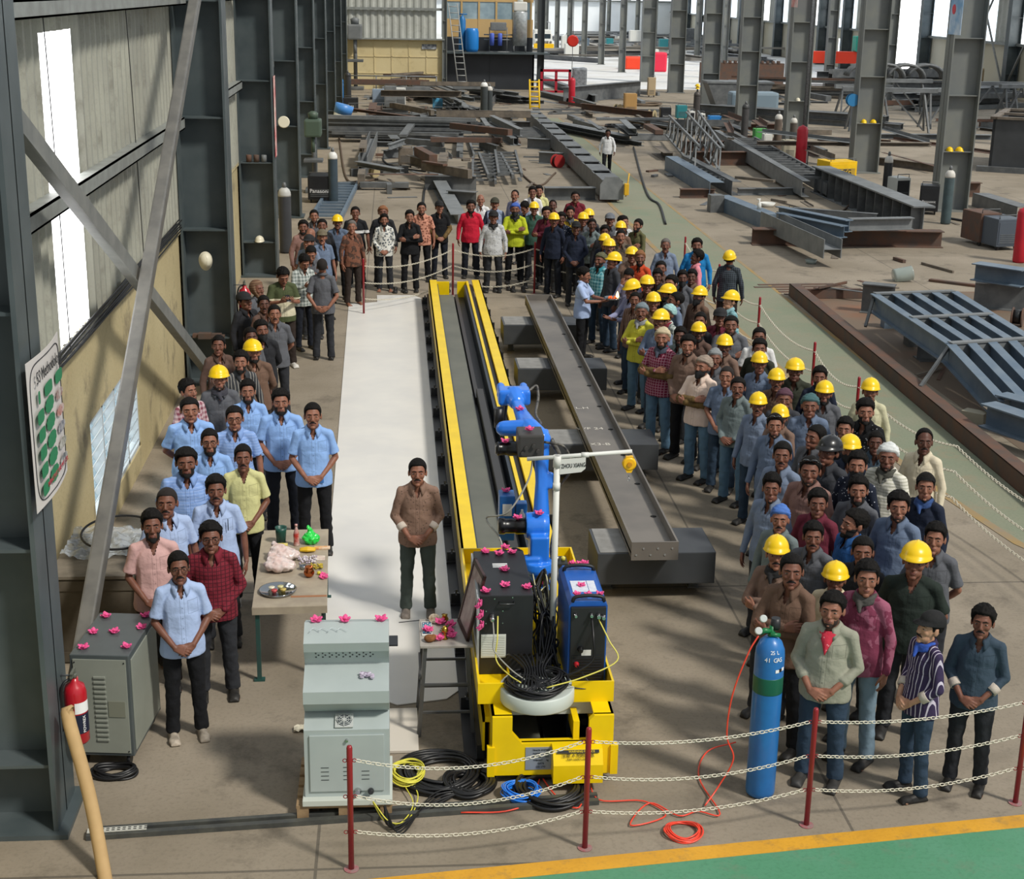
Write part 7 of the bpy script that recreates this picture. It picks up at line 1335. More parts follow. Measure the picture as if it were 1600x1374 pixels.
BE = [ # from, to, underside z, height, width, material, kind, label
 ((585,192),(686,193),0,.42,.25,SD,'I','long dark beam lying crosswise in the middle of the left bay'),
 ((572,183),(638,183),0,.40,.25,SD,'I','beam just behind the long crosswise beam in the left bay'),
 ((644,203),(690,205),0,.30,.25,SD,'I','shorter crosswise beam in front of the long dark one'),
 ((690,203),(792,203),0,.12,.3,ST_,'P','thin brown plate strip lying crosswise near the pair of gas cylinders'),
 ((792,205),(828,206),0,.45,.3,SD,'I','beam stub butting against the rear end of the box girder'),
 ((567,270),(584,227),0,.55,.32,SG,'H','thick grey H beam lying lengthwise near the left columns'),
 ((586,229),(628,230),0,.2,.3,SD,'I','beam forming the back side of the open rectangle on the left floor'),
 ((587,244),(617,244),0,.1,.12,SR,'B','short brown bar inside the open rectangle on the left floor'),
 ((656,237),(672,254),0,.25,.2,SD,'C','upper half of the cranked channel in the centre left'),
 ((672,254),(680,272),0,.25,.2,SG,'C','lower half of the cranked channel in the centre left'),
 ((676,276),(716,352),0,.30,.42,SG,'I','long broad-flanged beam pointing at the back row of men'),
 ((664,296),(744,297),0,.45,.3,SD,'I','dark beam crossing under the long broad-flanged beam'),
 ((700,318),(744,321),0,.40,.3,SD,'I','beam end behind the red shirt man'),
 ((718,248),(720,215),0,.30,.25,SG,'I','single pale-topped beam lying lengthwise in the central rear'),
 ((776,292),(818,292),0,.0,.0,SD,'X',''),
 ((850,312),(930,312),0,.38,.35,SD,'I','dark beam at the near end of the box girder'),
 ((824,232),(860,234),0,.42,.3,SG,'I','beam stub on the left of the box girder by the grating'),
 ((842,255),(880,257),0,.42,.3,SG,'I','second beam stub on the left of the box girder near the welding set'),
 ((590,292),(642,297),0,.08,.1,ST_,'L','thin rod-like angle on the floor above the crowd at the left'),
 ((720,267),(750,268),0,.08,.12,SR,'B','short dark bar lying left of the ladder-like frames'),
 ((604,302),(612,302),0,.3,.5,SD,'B','small dark block on the floor at the rear left'),
 # right of the walkway, middle distance
 ((1048,266),(1119,310),0,.50,.45,SB,'C','long blue-grey channel running to the near crosswise bar right of the walkway'),
 ((1070,262),(1150,306),0,.45,.3,SD,'C','darker channel parallel to the long blue-grey one'),
 ((1062,309),(1116,309),0,.28,.25,SR,'I','brown stub bar left of the long blue-grey channel end'),
 ((1152,305),(1256,304),0,.22,.2,SG,'I','slim crosswise bar joining the two long frames'),
 ((1118,222),(1258,308),.1,.50,.25,SG,'C','left rail of the long ladder frame near the right columns'),
 ((1140,218),(1296,306),.1,.40,.2,SD,'C','right rail of the long ladder frame near the right columns'),
 ((1075,258),(1186,258),0,.5,.35,SR,'I','rusty crosswise beam behind the open floor on the right'),
 ((1062,238),(1130,238),0,.45,.35,SR,'I','second rusty crosswise beam further back on the right'),
 ((1128,327),(1205,359),0,.42,.40,SB,'B','blue-grey box beam from the small stub to the cross support'),
 ((1200,357),(1300,404),.25,.45,.45,SG,'H','near half of the twin-web beam ending above the walkway'),
 ((1174,382),(1470,386),0,.42,.4,SR,'I','long rusty cross support under the twin-web beams'),
 ((1107,331),(1128,331),0,.5,.4,SD,'B','dark stub block left of the box beam end'),
 ((1216,340),(1326,363),.5,.30,.25,SB,'I','upper blue-grey beam of the raised pair on the right'),
 ((1216,350),(1318,372),.4,.30,.25,SB,'I','lower blue-grey beam of the raised pair on the right'),
 ((1326,360),(1424,358),.5,.30,.25,SG,'I','beam joining the raised pair to the plate girder'),
 ((1240,336),(1370,346),.5,.2,.2,SD,'C','thin dark channel behind the raised pair of beams'),
 ((1270,377),(1472,378),.0,.1,.1,SR,'X',''),
 ((1490,307),(1530,307),0,.45,.3,SR,'I','short rusty beam on the open floor right of the nearest tall column'),
 ((1530,322),(1600,345),0,.40,.5,SD,'C','dark channel near the red cylinder at the right edge'),
 ((1345,487),(1395,492),0,.60,.3,SD,'I','dark support beam under the near left of the blue grid frame'),
 ((1432,562),(1490,562),0,.60,.4,SD,'I','dark support beam under the bend of the blue grid frame'),
 ((1520,480),(1600,486),0,.55,.3,SD,'I','dark beam behind the blue grid frame at the right edge'),
 ((1522,440),(1600,452),.5,.35,.4,SB,'I','blue-grey beam above the dark one at the right edge'),
 ((1415,540),(1428,540),0,.3,.3,SD,'B','small steel offcut block beneath the blue grid frame'),
 ((1240,466),(1345,466),0,.2,.15,SR,'C','rusty channel closing the rear of the long kerb beam'),
 ((1240,462),(1420,615),0,.26,.22,SR,'C','rear half of the long rusty kerb beam beside the green walkway'),
 ((1420,615),(1640,800),0,.26,.22,SR,'C','near half of the long rusty kerb beam beside the green walkway'),
 ((1540,665),(1640,700),.2,.35,.3,SB,'I','blue-grey beam at the right edge below the grid frame'),
 ((1560,650),(1640,672),.2,.35,.3,SB,'I','second blue-grey beam at the right edge below the grid frame'),
 ((1540,640),(1600,640),.35,.12,.25,ST_,'P','dusty flat bar across the beams at the right edge'),
 ((1505,655),(1540,662),.0,.16,.22,mat('pale_box_bar','a09a88',.7),'B','pale perforated bar lying beside the kerb beam'),
 # far left bay between columns and store room
 ((756,180),(770,160),0,.5,.35,SD,'H','dark beam in front of the store room ladder'),
 ((838,125),(930,160),0,.4,.4,SG,'I','long grey plate beam behind the red cylinder'),
 ((845,150),(920,168),0,.3,.5,SD,'I','dark plate beam lying by the rear walkway'),
 ((880,162),(1000,150),0,.9,.5,SD,'I','deep dark girder on blocks beyond the red cylinder'),
]
for b_ in BE:
    if b_[6] != 'X': beam(*b_)
# ---- box girder
t = thing('box_girder', 'long riveted dark box girder lying beside the rear green walkway', 'girder', (0,0,0)); a, b = G(955,317), G(832,196); a.z = b.z = 0; M = frame(a, b); L = (b-a).length
REG.append(foot(a,b,.8,0,.8)); bm = BM(); box(bm,0,L,-.30,-.26,.12,.66,0,M); box(bm,0,L,.26,.30,.12,.66,0,M); box(bm,0,L,-.30,.30,.12,.15,0,M)
for k in range(22):
    x = k*L/21; box(bm,max(0,x-.02),x+.02,-.34,-.30,.12,.66,0,M)
    if k%2 == 0: box(bm,x,min(L,x+L/21*1.4),-.30,.30,.66,.685,0,M)
obj('girder_body', fixn(bm), SD, t)
bm = BM(); prism(bm,[(-.36,.10),(.36,.10),(.36,.55),(.20,.78),(-.20,.78),(-.36,.55)],.04,Matrix.Translation(a) @ Matrix.Rotation(math.atan2((b-a).y,(b-a).x)-R(90),4,'Z') @ Matrix.Translation((0,-.05,0))); obj('end_plate', fixn(bm), SG, t)
for k,x in enumerate((.4,9,18)): bm = BM(); box(bm,x,x+.3,-.3,.3,0,.12,0,M); obj('packing_block', bm, SR, t)
bm = BM(); tube(bm,[(a.x+.42,a.y-.1,.2),(a.x+.50,a.y-.1,.9)],.02,6); box(bm,a.x+.36,a.x+.50,a.y-.2,a.y-.05,.25,.6,.02); tag(obj('clamp', bm, mat('clamp_yellow','d8a820',.5)), 'yellow clamp on the near end of the box girder', 'clamp')
# ---- ladder-like frames
def ladder(p, q, w, n, m, label, group=None, z=0.02, h=.14, cat='frame'):
    a, b = G(*p), G(*q); z = min(settle(a, b, w+.1, h, z), z+.25); a.z = b.z = z; M = frame(a,b); L = (b-a).length; t = thing('steel_ladder', label, cat, tuple(a), 0, group); Mi = Matrix.Translation(-a)
    for s_ in (-1,1): bm = BM(); box(bm,0,L,s_*w/2-.04,s_*w/2+.04,0,h,0,Mi@M); obj('rail', bm, m, t)
    for k in range(n): bm = BM(); x = L*(k+.5)/n; box(bm,x-.05,x+.05,-w/2,w/2,h*.3,h*.8,0,Mi@M); obj('rung', bm, m, t)
ladder((756,292),(755,254),.75,7,SD,'left of the three ladder-like frames behind the red shirt man'); ladder((782,290),(765,253),.8,7,SD,'middle slanting frame of the three ladder-like frames',z=.12); ladder((797,290),(789,251),.75,7,SD,'right of the three ladder-like frames behind the red shirt man')
ladder((795,228),(782,206),.9,6,SR,'rusty frame beside the three parallel beams'); ladder((835,228),(805,212),1.6,9,SD,'dark grating on the floor left of the box girder'); ladder((753,247),(742,218),.6,6,SG,'pale small frame between single beam and parallel beams')
ladder((1272,306),(1160,236),.9,18,SD,'rungs laid between the rails of the long ladder frame near the columns',z=.2); ladder((1120,300),(1075,268),.5,8,SG,'short frame inside the long blue-grey channels')
ladder((510,345),(540,290),.8,12,SB,'blue-grey stud plate by the left columns behind the crowd')
for k,(p,q) in enumerate((((1067,215),(1118,284)),((1085,213),(1123,280)),((1040,222),(1085,278)))):
    a, b = G(*p,.0), G(*q,.0); REG.append(foot(a,b,.6,0,1.2)); t = thing('truss', ['left','middle','right'][k]+' light lattice truss leaning on the rusty beams', 'truss', tuple(a)); o_ = Vector((0,0,0)); d = b-a; up = Vector((.1,0,.8))
    for u_ in (Vector((0,0,.3)), up+Vector((0,0,.3))): bm = BM(); bar(bm, u_, d+u_, .07, .07); obj('chord', bm, SG, t)
    for j in range(7): bm = BM(); bar(bm, d*(j/7)+Vector((0,0,.3)), d*((j+.5)/7)+up+Vector((0,0,.3)), .05, .05); bar(bm, d*((j+.5)/7)+up+Vector((0,0,.3)), d*((j+1)/7)+Vector((0,0,.3)), .05, .05); obj('web_member', bm, SG, t)
# ---- plate girder with yellow box
a, b = G(1280,300), G(1440,372); M = frame(a,b); L = (b-a).length; REG.append(foot(a,b,.62,0,.85)); t = thing('plate_girder', 'deep grey plate girder running past the foot of the nearest tall column', 'girder'); bm = BM(); box(bm,0,L,-.3,.3,.0,.03,0,M); box(bm,0,L,-.3,.3,.80,.84,0,M); box(bm,0,L,-.01,.01,.03,.80,0,M); obj('girder_body', bm, SG, t)
for k in range(13): bm = BM(); x = .3+k*(L-.5)/12; box(bm,x-.01,x+.01,-.28,-.01,.03,.80,0,M); obj('stiffener', bm, SD, t)
def cabinet(px, py, w, d, h, m, label, rz=0, name='welding_set', cat='welder', txt=None, tsz=.12, tm=None, hat=None, front=None):
    p = G(px,py); q_ = 1.0 if px in (503,1455,1405,1540,1570) else .78 if px == 1312 else .58; w, d, h, tsz = w*q_, d*q_, h*max(q_,.72), tsz*q_; t = thing(name, label, cat, tuple(p+Vector((0,d/2,0))), R(rz)); bm = BM(); box(bm,-w/2,w/2,-d/2,d/2,.10,h,.02); obj('housing', bm, m, t)
    bm = BM(); box(bm,-w/2+.04,w/2-.04,-d/2-.012,-d/2,.16,h-.08,.004); fp = obj('front_panel', bm, front or blk, t)
    for k in range(5): bm = BM(); box(bm,-w/2+.08,w/2-.08,-d/2-.02,-d/2-.01,.2+k*.05,.215+k*.05); obj('vent', bm, steel_dark, fp)
    for s_ in (-1,1): bm = BM(); lathe(bm,[(.07,-.02),(.07,.02)],12,Matrix.Translation((s_*(w/2-.08),-d/2+.1,.07)) @ Matrix.Rotation(R(90),4,'Y')); obj('wheel', bm, black_rub, t)
    bm = BM(); tube(bm,[(-w/2+.05,-d/2+.04,h),(-w/2+.05,-d/2+.04,h+.1),(w/2-.05,-d/2+.04,h+.1),(w/2-.05,-d/2+.04,h)],.015,6); obj('handle', bm, steel_dark, t)
    if txt: text('maker_text', txt, tsz, facing((0,-d/2-.022,h*.45)), tm or text_w, fp)
    return t
cabinet(503,318,.75,.8,.80,blk,'black welding set with white lettering by the left columns',-5,txt='Panasonic',tsz=.16)
cabinet(548,176,1.3,1.0,1.0,blk,'black welding set with a white label far down the left wall',txt='Pana',tsz=.3)
cabinet(527,345,.01,.01,.01,blk,'x') if 0 else None
cabinet(1455,336,.55,.6,.85,blk,'welding set with white lettering at the foot of the nearest tall column',-20,txt='Panasonic',tsz=.10,front=mat('panel_white_grey','b8bcb8',.5) if 0 else blk)
cabinet(1405,322,.5,.6,.85,mat('weld_white','c0c2bc',.5),'white and black welding set left of the nearest tall column',15)
cabinet(1040,192,.9,.8,1.0,blk,'black welding set left of the teal box at the fourth column',txt='Panasonic',tsz=.13)
cabinet(1065,188,.9,.8,1.0,mat('case_teal','2a7f86',.5),'teal case with a white cloth by the fourth column',front=mat('case_teal','2a7f86',.5))
cabinet(1081,198,.45,.7,1.0,white,'slim white welding set by the third column'); cabinet(1096,202,.45,.7,1.0,white,'second slim white welding set by the third column',8)
cabinet(1117,201,1.0,.8,.8,mat('blue_bin','2a7cc0',.5),'blue metal box with a cloth on top at the third column',name='metal_box',cat='box',front=mat('blue_bin','2a7cc0',.5))
cabinet(1188,232,.9,.8,1.1,mat('green_cabinet','4a9a4c',.5),'green cabinet with a yellow helmet at the second column',name='tool_cabinet',cat='cabinet',front=mat('green_cabinet','4a9a4c',.5))
cabinet(1199,238,.6,.7,1.0,white,'white slim cabinet beside the green one',name='tool_cabinet',cat='cabinet',front=white)
cabinet(1233,252,.85,.7,1.1,mat('cream_cabinet','b8b09a',.6),'cream cabinet before the brown gas cylinders',name='tool_cabinet',cat='cabinet',front=mat('cream_cabinet','b8b09a',.6))
cabinet(1256,262,.5,.7,1.0,blk,'black cabinet with white label right of the red cylinder',name='tool_cabinet',cat='cabinet',front=mat('panel_pale','c0c4c0',.5))
cabinet(1312,283,1.35,1.2,.85,mat('box_yellow_big','f0c40c',.45,col2='d8a808',scale=3,mix=.6),'big bright yellow box standing behind the plate girder',12,name='tool_box',cat='box',txt='74 ZG',tsz=.3,tm=text_k,front=mat('box_yellow_big','f0c40c'))
cabinet(1540,385,.6,.9,.85,SR,'rusty steel cabinet left of the tall red cylinder',10,name='steel_cabinet',cat='cabinet',front=SR); cabinet(1570,392,.7,.9,.8,mat('cab_bluegrey','4c5560',.5),'blue-grey cabinet behind the tall red cylinder',10,name='steel_cabinet',cat='cabinet',front=mat('cab_bluegrey','4c5560',.5))
cabinet(985,180,1.1,.9,1.5,mat('plywood','b08a54',.7),'tall plywood box behind the walking man',name='wooden_box',cat='box',front=mat('plywood','b08a54',.7)); cabinet(1018,152,.8,.7,1.6,mat('cardboard_tan','b4a080',.8),'beige upright box between the fourth and fifth columns',name='carton',cat='box',front=mat('cardboard_tan','b4a080',.8))
cabinet(745,0,.01,.01,.01,blk,'x') if 0 else None
cabinet(610,170,1.1,1.0,1.6,SG,'grey ribbed rack standing before the cream cabin',name='rack',cat='rack',front=SG); cabinet(622,168,1.4,.9,1.4,white,'pale framed panel stack beside the ribbed rack',name='panel_stack',cat='panel',front=SG)
cabinet(593,168,1.3,1.0,1.3,mat('blue_grey_bin','8a9aac',.6),'blue-grey bin left of the ribbed rack',name='bin',cat='bin',front=mat('blue_grey_bin','8a9aac',.6)); cabinet(684,172,.9,.8,.8,mat('light_blue_box','4e9cc4',.5),'light blue box among the steel before the store room',name='metal_box',cat='box',front=mat('light_blue_box','4e9cc4',.5))
cabinet(634,262,.9,.9,.95,ST_,'upright grey steel box on the left bay floor',name='steel_box',cat='box',front=ST_); cabinet(657,264,.5,.4,.5,SD,'small dark cube by the cranked channel',name='steel_box',cat='box',front=SD)
def gas(px, py, h, r, col, label, cap_='c8c4bc', name='gas_cylinder'):
    p = G(px,py); t = thing(name, label, 'gas cylinder', tuple(p)); bm = BM(); lathe(bm, gprof(h,r), 20); obj('body', bm, mat('gas_'+col,col,.45,col2='2c2c2e',scale=4,mix=.35), t)
    bm = BM(); lathe(bm,[(r*1.01,h-.20),(r*1.01,h-.16),(r*.97,h-.098),(r*.77,h-.036),(r*.42,h+.006)],20); obj('shoulder', bm, mat('gas_cap_'+cap_,cap_,.5), t); bm = BM(); lathe(bm,[(.04,h),(.05,h+.06),(.03,h+.13)],10); obj('valve', bm, steel_dark, t); return t
for a_ in ((1383,318,1.45,.13,'26282a','black gas cylinder left of the nearest tall column'),(1477,350,1.5,.14,'4a5c60','blue-grey gas cylinder right of the nearest tall column'),(521,318,1.5,.14,'3a4a55','dark blue-grey gas cylinder behind the left welding set','d8d8d4'),(756,193,1.9,.17,'3a4040','left gas cylinder of the pair before the store room','e0e0dc'),(764,192,1.7,.16,'3a4040','right gas cylinder of the pair before the store room'),(1213,243,1.6,.15,'6a5c50','brown gas cylinder by the second tall column'),(1237,240,1.4,.14,'5a5048','second brown gas cylinder behind the cream cabinet'),(1162,222,1.6,.15,'4a4848','grey gas cylinder left of the second tall column','3a3a3a'),(1087,197,1.6,.16,'4a4440','grey gas cylinder under the yellow helmets of the third column','4a4440'),(527,172,1.7,.16,'b02028','red gas cylinder far down the left wall','b02028'),(532,172,1.6,.17,'2a84d0','blue gas cylinder far down the left wall','2a84d0'),(544,160,1.6,.18,'2a2c2e','black cylinder behind the far left welding set','2a2c2e'),(718,81,2.0,.0001,'2a84d0','x'),(447,395,1.55,.15,'3c3e42','dark gas cylinder against the fourth wall column behind the crowd','b8b8b4')):
    if a_[5] != 'x': gas(*a_)
for px,py,h,r,lb in ((1250,262,1.55,.20,'bright red cylinder with a rounded top near the second tall column'),(893,166,1.55,.18,'tall red cylinder beside the rear walkway'),(1592,410,1.35,.16,'tall red cylinder at the right edge')):
    t = thing('gas_cylinder', lb, 'gas cylinder', tuple(G(px,py))); bm = BM(); lathe(bm,[(r*.9,0),(r,.05),(r,h-r*.9),(r*.8,h-r*.35),(r*.4,h-.04),(.02,h)],22); obj('body', bm, mat('cylinder_red','c01c30',.4,col2='a01828',scale=3,mix=.6), t)
    if px != 1250: bm = BM(); lathe(bm,[(.03,h-.02),(.03,h+.12)],8); tube(bm,[(0,0,h+.08),(.12,0,h+.1)],.02,6); obj('valve', bm, steel_dark, t)
# helmets resting on column stiffeners, caps
def rest_hat(p, label, m_=None, rot=(0,0,0)):
    me = P('hat', lambda: small('hard_hat', lambda bm: dome(bm, .099,.122,.108,.160,.010,.030))); o = linked('hard_hat', me, None, m_ or mat('hat_yellow','f2c80a',.32)); o.matrix_world = Matrix.Translation(p) @ Euler([R(a) for a in rot]).to_matrix().to_4x4() @ Matrix.Translation((0,0,-.140)) ; tag(o, label, 'helmet')
mw_ = mat('hat_white','dcd6c0',.4); c1 = RC[0]; c2 = RC[1]; c3 = RC[2]
for k in range(2): rest_hat((c1[0]-.2+k*.3,c1[1]-.13,1.772),['left','right'][k]+' yellow helmet on the ledge of the nearest tall column',rot=(0,0,30*k)); rest_hat((c2[0]-.15+k*.34,c2[1]-.13,1.772),['left','right'][k]+' yellow helmet on the ledge of the second tall column',rot=(0,0,200*k))
rest_hat((c3[0],c3[1]-.13,1.772),'white helmet on the ledge of the third tall column',mw_)
rest_hat((-2.95,23.35,2.0),'cream helmet hanging on the web of the second left column',mw_,(80,0,20)); rest_hat((-2.93,32.58,.78),'pale helmet on the lower ledge of the third left column',mw_)
gcp = G(1087,197)
for k in range(2): rest_hat(gcp+Vector((0,0,1.725+.115*k)),['lower','upper'][k]+' yellow helmet stacked on the gas cylinder by the third column',rot=(0,0,50*k))
bm = BM(); [box(bm,*q_) for q_ in ((-3.2,-2.75,23.3,23.42,.775,.83),(-3.1,-2.9,23.2,23.35,.775,.86),(-2.9,-2.7,23.25,23.4,.775,.81))]; tag(obj('scrap_tools', bm, SR), 'rusty bits of scrap on the ledge of the second left column', 'scrap')
for k in range(3): bm = BM(); lathe(bm,[(.06,0),(.06,.14),(.05,.15)],12,Matrix.Translation((-3.1+.16*k,32.6,2.50))); tag(obj('tin_can', bm, SR if k<2 else SG), ['left','middle','right'][k]+' small tin on the ledge of the third left column', 'tin')
bm = BM(); lathe(bm,[(.16,0),(.16,.03),(.14,.04)],20,Matrix.Translation((-2.95,41.2,2.60)) @ Matrix.Rotation(R(80),4,'X')); tag(obj('cream_disc', bm, mw_), 'round cream disc propped on the ledge of the fourth left column', 'disc')
bm = BM(); box(bm,-2.53,-2.525,32.55,33.0,2.6,4.3); tag(obj('safety_banner', bm, mat('banner_red_white','c83848',.6,col2='e8dcd0',scale=3,mix=.9)), 'narrow red and white safety banner on the third left column', 'banner')
# posters on tall columns
for k,(c_,z0,z1,m_,lb) in enumerate(((RC[0],5.1,6.9,mat('poster_blue','78a8d0',.5,col2='e0e8f0',scale=1.6,mix=.9),'blue safety poster on the nearest tall column'),(RC[2],5.6,7.6,mat('poster_red','c04038',.5,col2='e8d8d0',scale=1.3,mix=.9),'red and white poster on the third tall column'))):
    t = thing('safety_poster', lb, 'poster', (c_[0]-.50,c_[1]-.30,z0), 0); bm = BM(); box(bm,-.012,0,-.55,.40,0,z1-z0); obj('sheet', bm, m_, t); bm = BM(); lathe(bm,[(.14,0),(.14,.006)],16,Matrix.Translation((-.014,.1,.7)) @ Matrix.Rotation(R(-90),4,'Y')); obj('print', bm, mat('poster_mark','d83848',.5), t)
    bm = BM(); [box(bm,-.016,-.012,-.2,.3,1.0+j*.12,1.05+j*.12) for j in range(4)]; obj('print', bm, mat('poster_navy','2c3c70',.5), t)
# cable reels / chain hoist
def reel(p, r, m_, label, rot=90):
    r *= .62
    t = thing('cable_reel', label, 'reel', p); bm = BM(); M_ = Matrix.Translation((0,0,r)) @ Matrix.Rotation(R(rot),4,'Z') @ Matrix.Rotation(R(90),4,'X')
    for s_ in (-1,1): lathe(bm,[(r,s_*r*.5-.015),(r,s_*r*.5+.015)],24,M_)
    obj('flange', bm, m_, t); bm = BM(); lathe(bm,[(r*.75,-r*.48),(r*.75,r*.48)],20,M_); obj('wound_cable', bm, cable_b, t)
reel(tuple(G(1238,342)),.30,mat('reel_cream','b8a880',.6),'cream and dark welding wire feeder on the floor right of the box beam',70); reel(tuple(G(775,262)),.01,SG,'x') if 0 else None
reel(tuple(G(871,262)),.38,mat('reel_red','a83030',.5),'red welding wire feeder left of the box girder',30); reel(tuple(G(700,325)),.01,SG,'x') if 0 else None
reel(tuple(G(838,320)),.36,mat('reel_cream','b8a880',.6),'welding wire feeder behind the tall yellow-shirt man',20); reel(tuple(G(1588,510)),.30,SR,'copper wire reel at the right edge behind the blue grid frame',60)
reel((RC[1][0]-.62,RC[1][1]-.1,2.35),.35,mat('reel_blue','2a7ab0',.5),'blue cable drum hung on the second tall column',0); reel(tuple(G(1253,286)),.20,mw_,'small cream wire spool on the floor beside the hoist chain',10)
reel(tuple(G(965,178)),.4,mat('reel_cream','b8a880',.6),'wire reel at the foot of the plywood box',40); reel(tuple(G(1018,190)),.45,mat('reel_cream','b8a880',.6),'wire reel right of the plywood box',60); reel(tuple(G(648,186)),.35,SG,'round reel lying behind the long crosswise beam',20); reel(tuple(G(585,277)),.28,mat('reel_cream','b8a880',.6),'pale tangled feeder near the thick H beam',20)
for k in range(5):
    top = GX(1268+k*1.2,20,15.3+.1*k); bot = Vector((top.x, top.y, .6)); bm = BM(); tube(bm,[top+Vector((0,0,7)),bot+Vector((0,0,1.5 if k>2 else 0))],.03 if k<3 else .015,6); tag(obj('hoist_chain', bm, mat('chain_dark','2c2e30',.5,col2='8a8c90',scale=60,mix=.8)), 'dark hoist chain hanging left of the second tall column', 'chain', 'hoist chains at the second column')
# glass jar, bucket etc.
item('plastic_pail','translucent plastic pail lying on the open floor right of the walkway','pail',tuple(G(1410,440)+Vector((0,0,.16))),lambda bm: lathe(bm,[(.15,-.22),(.16,-.18),(.165,.18),(.17,.20),(.15,.21),(.15,-.15)],24,Matrix.Rotation(R(80),4,'Y')),mat('pail_clear','a8b4ae',.2,alpha=.6,coat=.5))
item('plastic_tub','squashed clear tub on the floor by the twin-web beams','tub',tuple(G(1267,412)),lambda bm: lathe(bm,[(.12,0),(.14,.10),(.13,.10),(.10,.02)],18),mat('pail_clear','a8b4ae',.2,alpha=.6,coat=.5))
item('white_basin','white basin on the floor behind the raised pair of beams','basin',tuple(G(1199,323)),lambda bm: lathe(bm,[(.18,0),(.24,.12),(.23,.12),(.17,.02)],18),white)
item('spray_bottle','white spray bottle standing on the box beam','bottle',tuple(G(1128,327).lerp(G(1205,359),.75)+Vector((0,0,.42))),lambda bm: (lathe(bm,[(.06,0),(.06,.14),(.02,.2),(.02,.26)],12),box(bm,-.08,.03,-.015,.015,.25,.29)),white)
t = thing('tilted_drum','tilted blue and white drum behind the far left drill','drum',tuple(G(528,208)+Vector((0,0,.1)))); bm = BM(); lathe(bm,[(.26,0),(.38,.75)],24,Matrix.Rotation(R(16),4,'Y')); obj('body', bm, mat('drum_white','b8b8a8',.5), t); bm = BM(); lathe(bm,[(.385,.75),(.41,1.15),(.36,1.16)],24,Matrix.Rotation(R(16),4,'Y')); obj('rim', bm, mat('drum_blue','4a8ad0',.4), t)
# pillar drills
def drill(p, s_, label, m_):
    t = thing('pillar_drill', label, 'machine', p); t.scale = (s_,)*3; bm = BM(); box(bm,-.25,.25,-.3,.3,0,.1,.02); lathe(bm,[(.06,.1),(.06,1.9)],14); obj('column', bm, SD, t); bm = BM(); box(bm,-.22,.22,-.5,.2,1.5,1.95,.05); lathe(bm,[(.12,1.95),(.14,2.1),(.05,2.15)],14,Matrix.Translation((0,-.1,0))); lathe(bm,[(.05,1.1),(.05,1.5)],10,Matrix.Translation((0,-.35,0))); obj('head', bm, m_, t); bm = BM(); box(bm,-.25,.25,-.6,-.05,.85,.92,.01); obj('table', bm, SD, t)
drill(tuple(G(492,300)),1.15,'green-grey pillar drill against the left wall columns',mat('drill_green','4a5a4c',.5)); drill(tuple(G(556,140)),2.0,'grey pillar drill before the cream cabin',SG)
# railing by the cream cabin, ladders
t = thing('railing','thin steel railing in front of the cream cabin','railing',(-1.9,91.5,0))
for z in (.5,1.0): bm = BM(); tube(bm,[(-1,0,z),(4.5,0,z)],.04,6); obj('rail', bm, SG, t)
for x in (-1,.9,2.7,4.5): bm = BM(); tube(bm,[(x,0,0),(x,0,1.0)],.04,6); obj('upright', bm, SG, t)
def climb(a, b, w, n, m_, label, r=.04):
    a, b = Vector(a), Vector(b); t = thing('ladder', label, 'ladder', tuple(a)); d = b-a
    for s_ in (-1,1): bm = BM(); tube(bm,[Vector((s_*w/2,0,0)),d+Vector((s_*w/2,0,0))],r,6); obj('stile', bm, m_, t)
    for k in range(n): bm = BM(); q = d*((k+.5)/n); tube(bm,[q+Vector((-w/2,0,0)),q+Vector((w/2,0,0))],r*.8,6); obj('rung', bm, m_, t)
climb((4.35,94.2,0),(3.7,95.1,5.2),.55,14,mat('ladder_grey','9a9c9a',.5),'grey ladder leaning on the store room platform',.035); climb((7.55,80.6,0),(7.55,81.2,1.5),.5,6,mat('ladder_yellow','e0b81c',.5),'short yellow ladder standing by the rear walkway',.05)
# things on the store room platform
PZ = 2.3; PY = YB+1.0
item('gas_tank','slim blue pressure tank on the store room platform','tank',(4.35,PY+.2,PZ),lambda bm: (lathe(bm,[(.18,0),(.22,.1),(.22,1.9),(.1,2.1),(.05,2.2)],18),tube(bm,[(-.2,0,2.25),(.3,0,2.25)],.04,6)),mat('tank_blue','1a6ca8',.4))
item('water_drum','big blue plastic drum on the store room platform','drum',(4.95,PY-.1,PZ),lambda bm: lathe(bm,[(.36,0),(.42,.2),(.43,.7),(.42,1.2),(.36,1.4),(.34,1.42)],22),mat('drum_bright_blue','1c7ac8',.35))
t = thing('water_filter','steel water filter rack with two blue housings on the platform','filter',(6.6,PY,PZ)); bm = BM(); [tube(bm,[(x,0,0),(x,0,1.5)],.03,6) for x in (-.55,.55)]; [tube(bm,[(-.9,0,z),(1.1,0,z)],.04,6) for z in (.75,1.05)]; box(bm,-.5,.5,-.2,.2,1.3,1.8,.05); tube(bm,[(-.7,0,0),(.9,0,0)],.05,6); obj('rack', bm, SG, t)
for x in (-.4,.1): bm = BM(); lathe(bm,[(.13,.4),(.14,1.1),(.1,1.15)],14,Matrix.Translation((x,-.25,0))); obj('filter_housing', bm, mat('filter_blue','5068c8',.4), t)
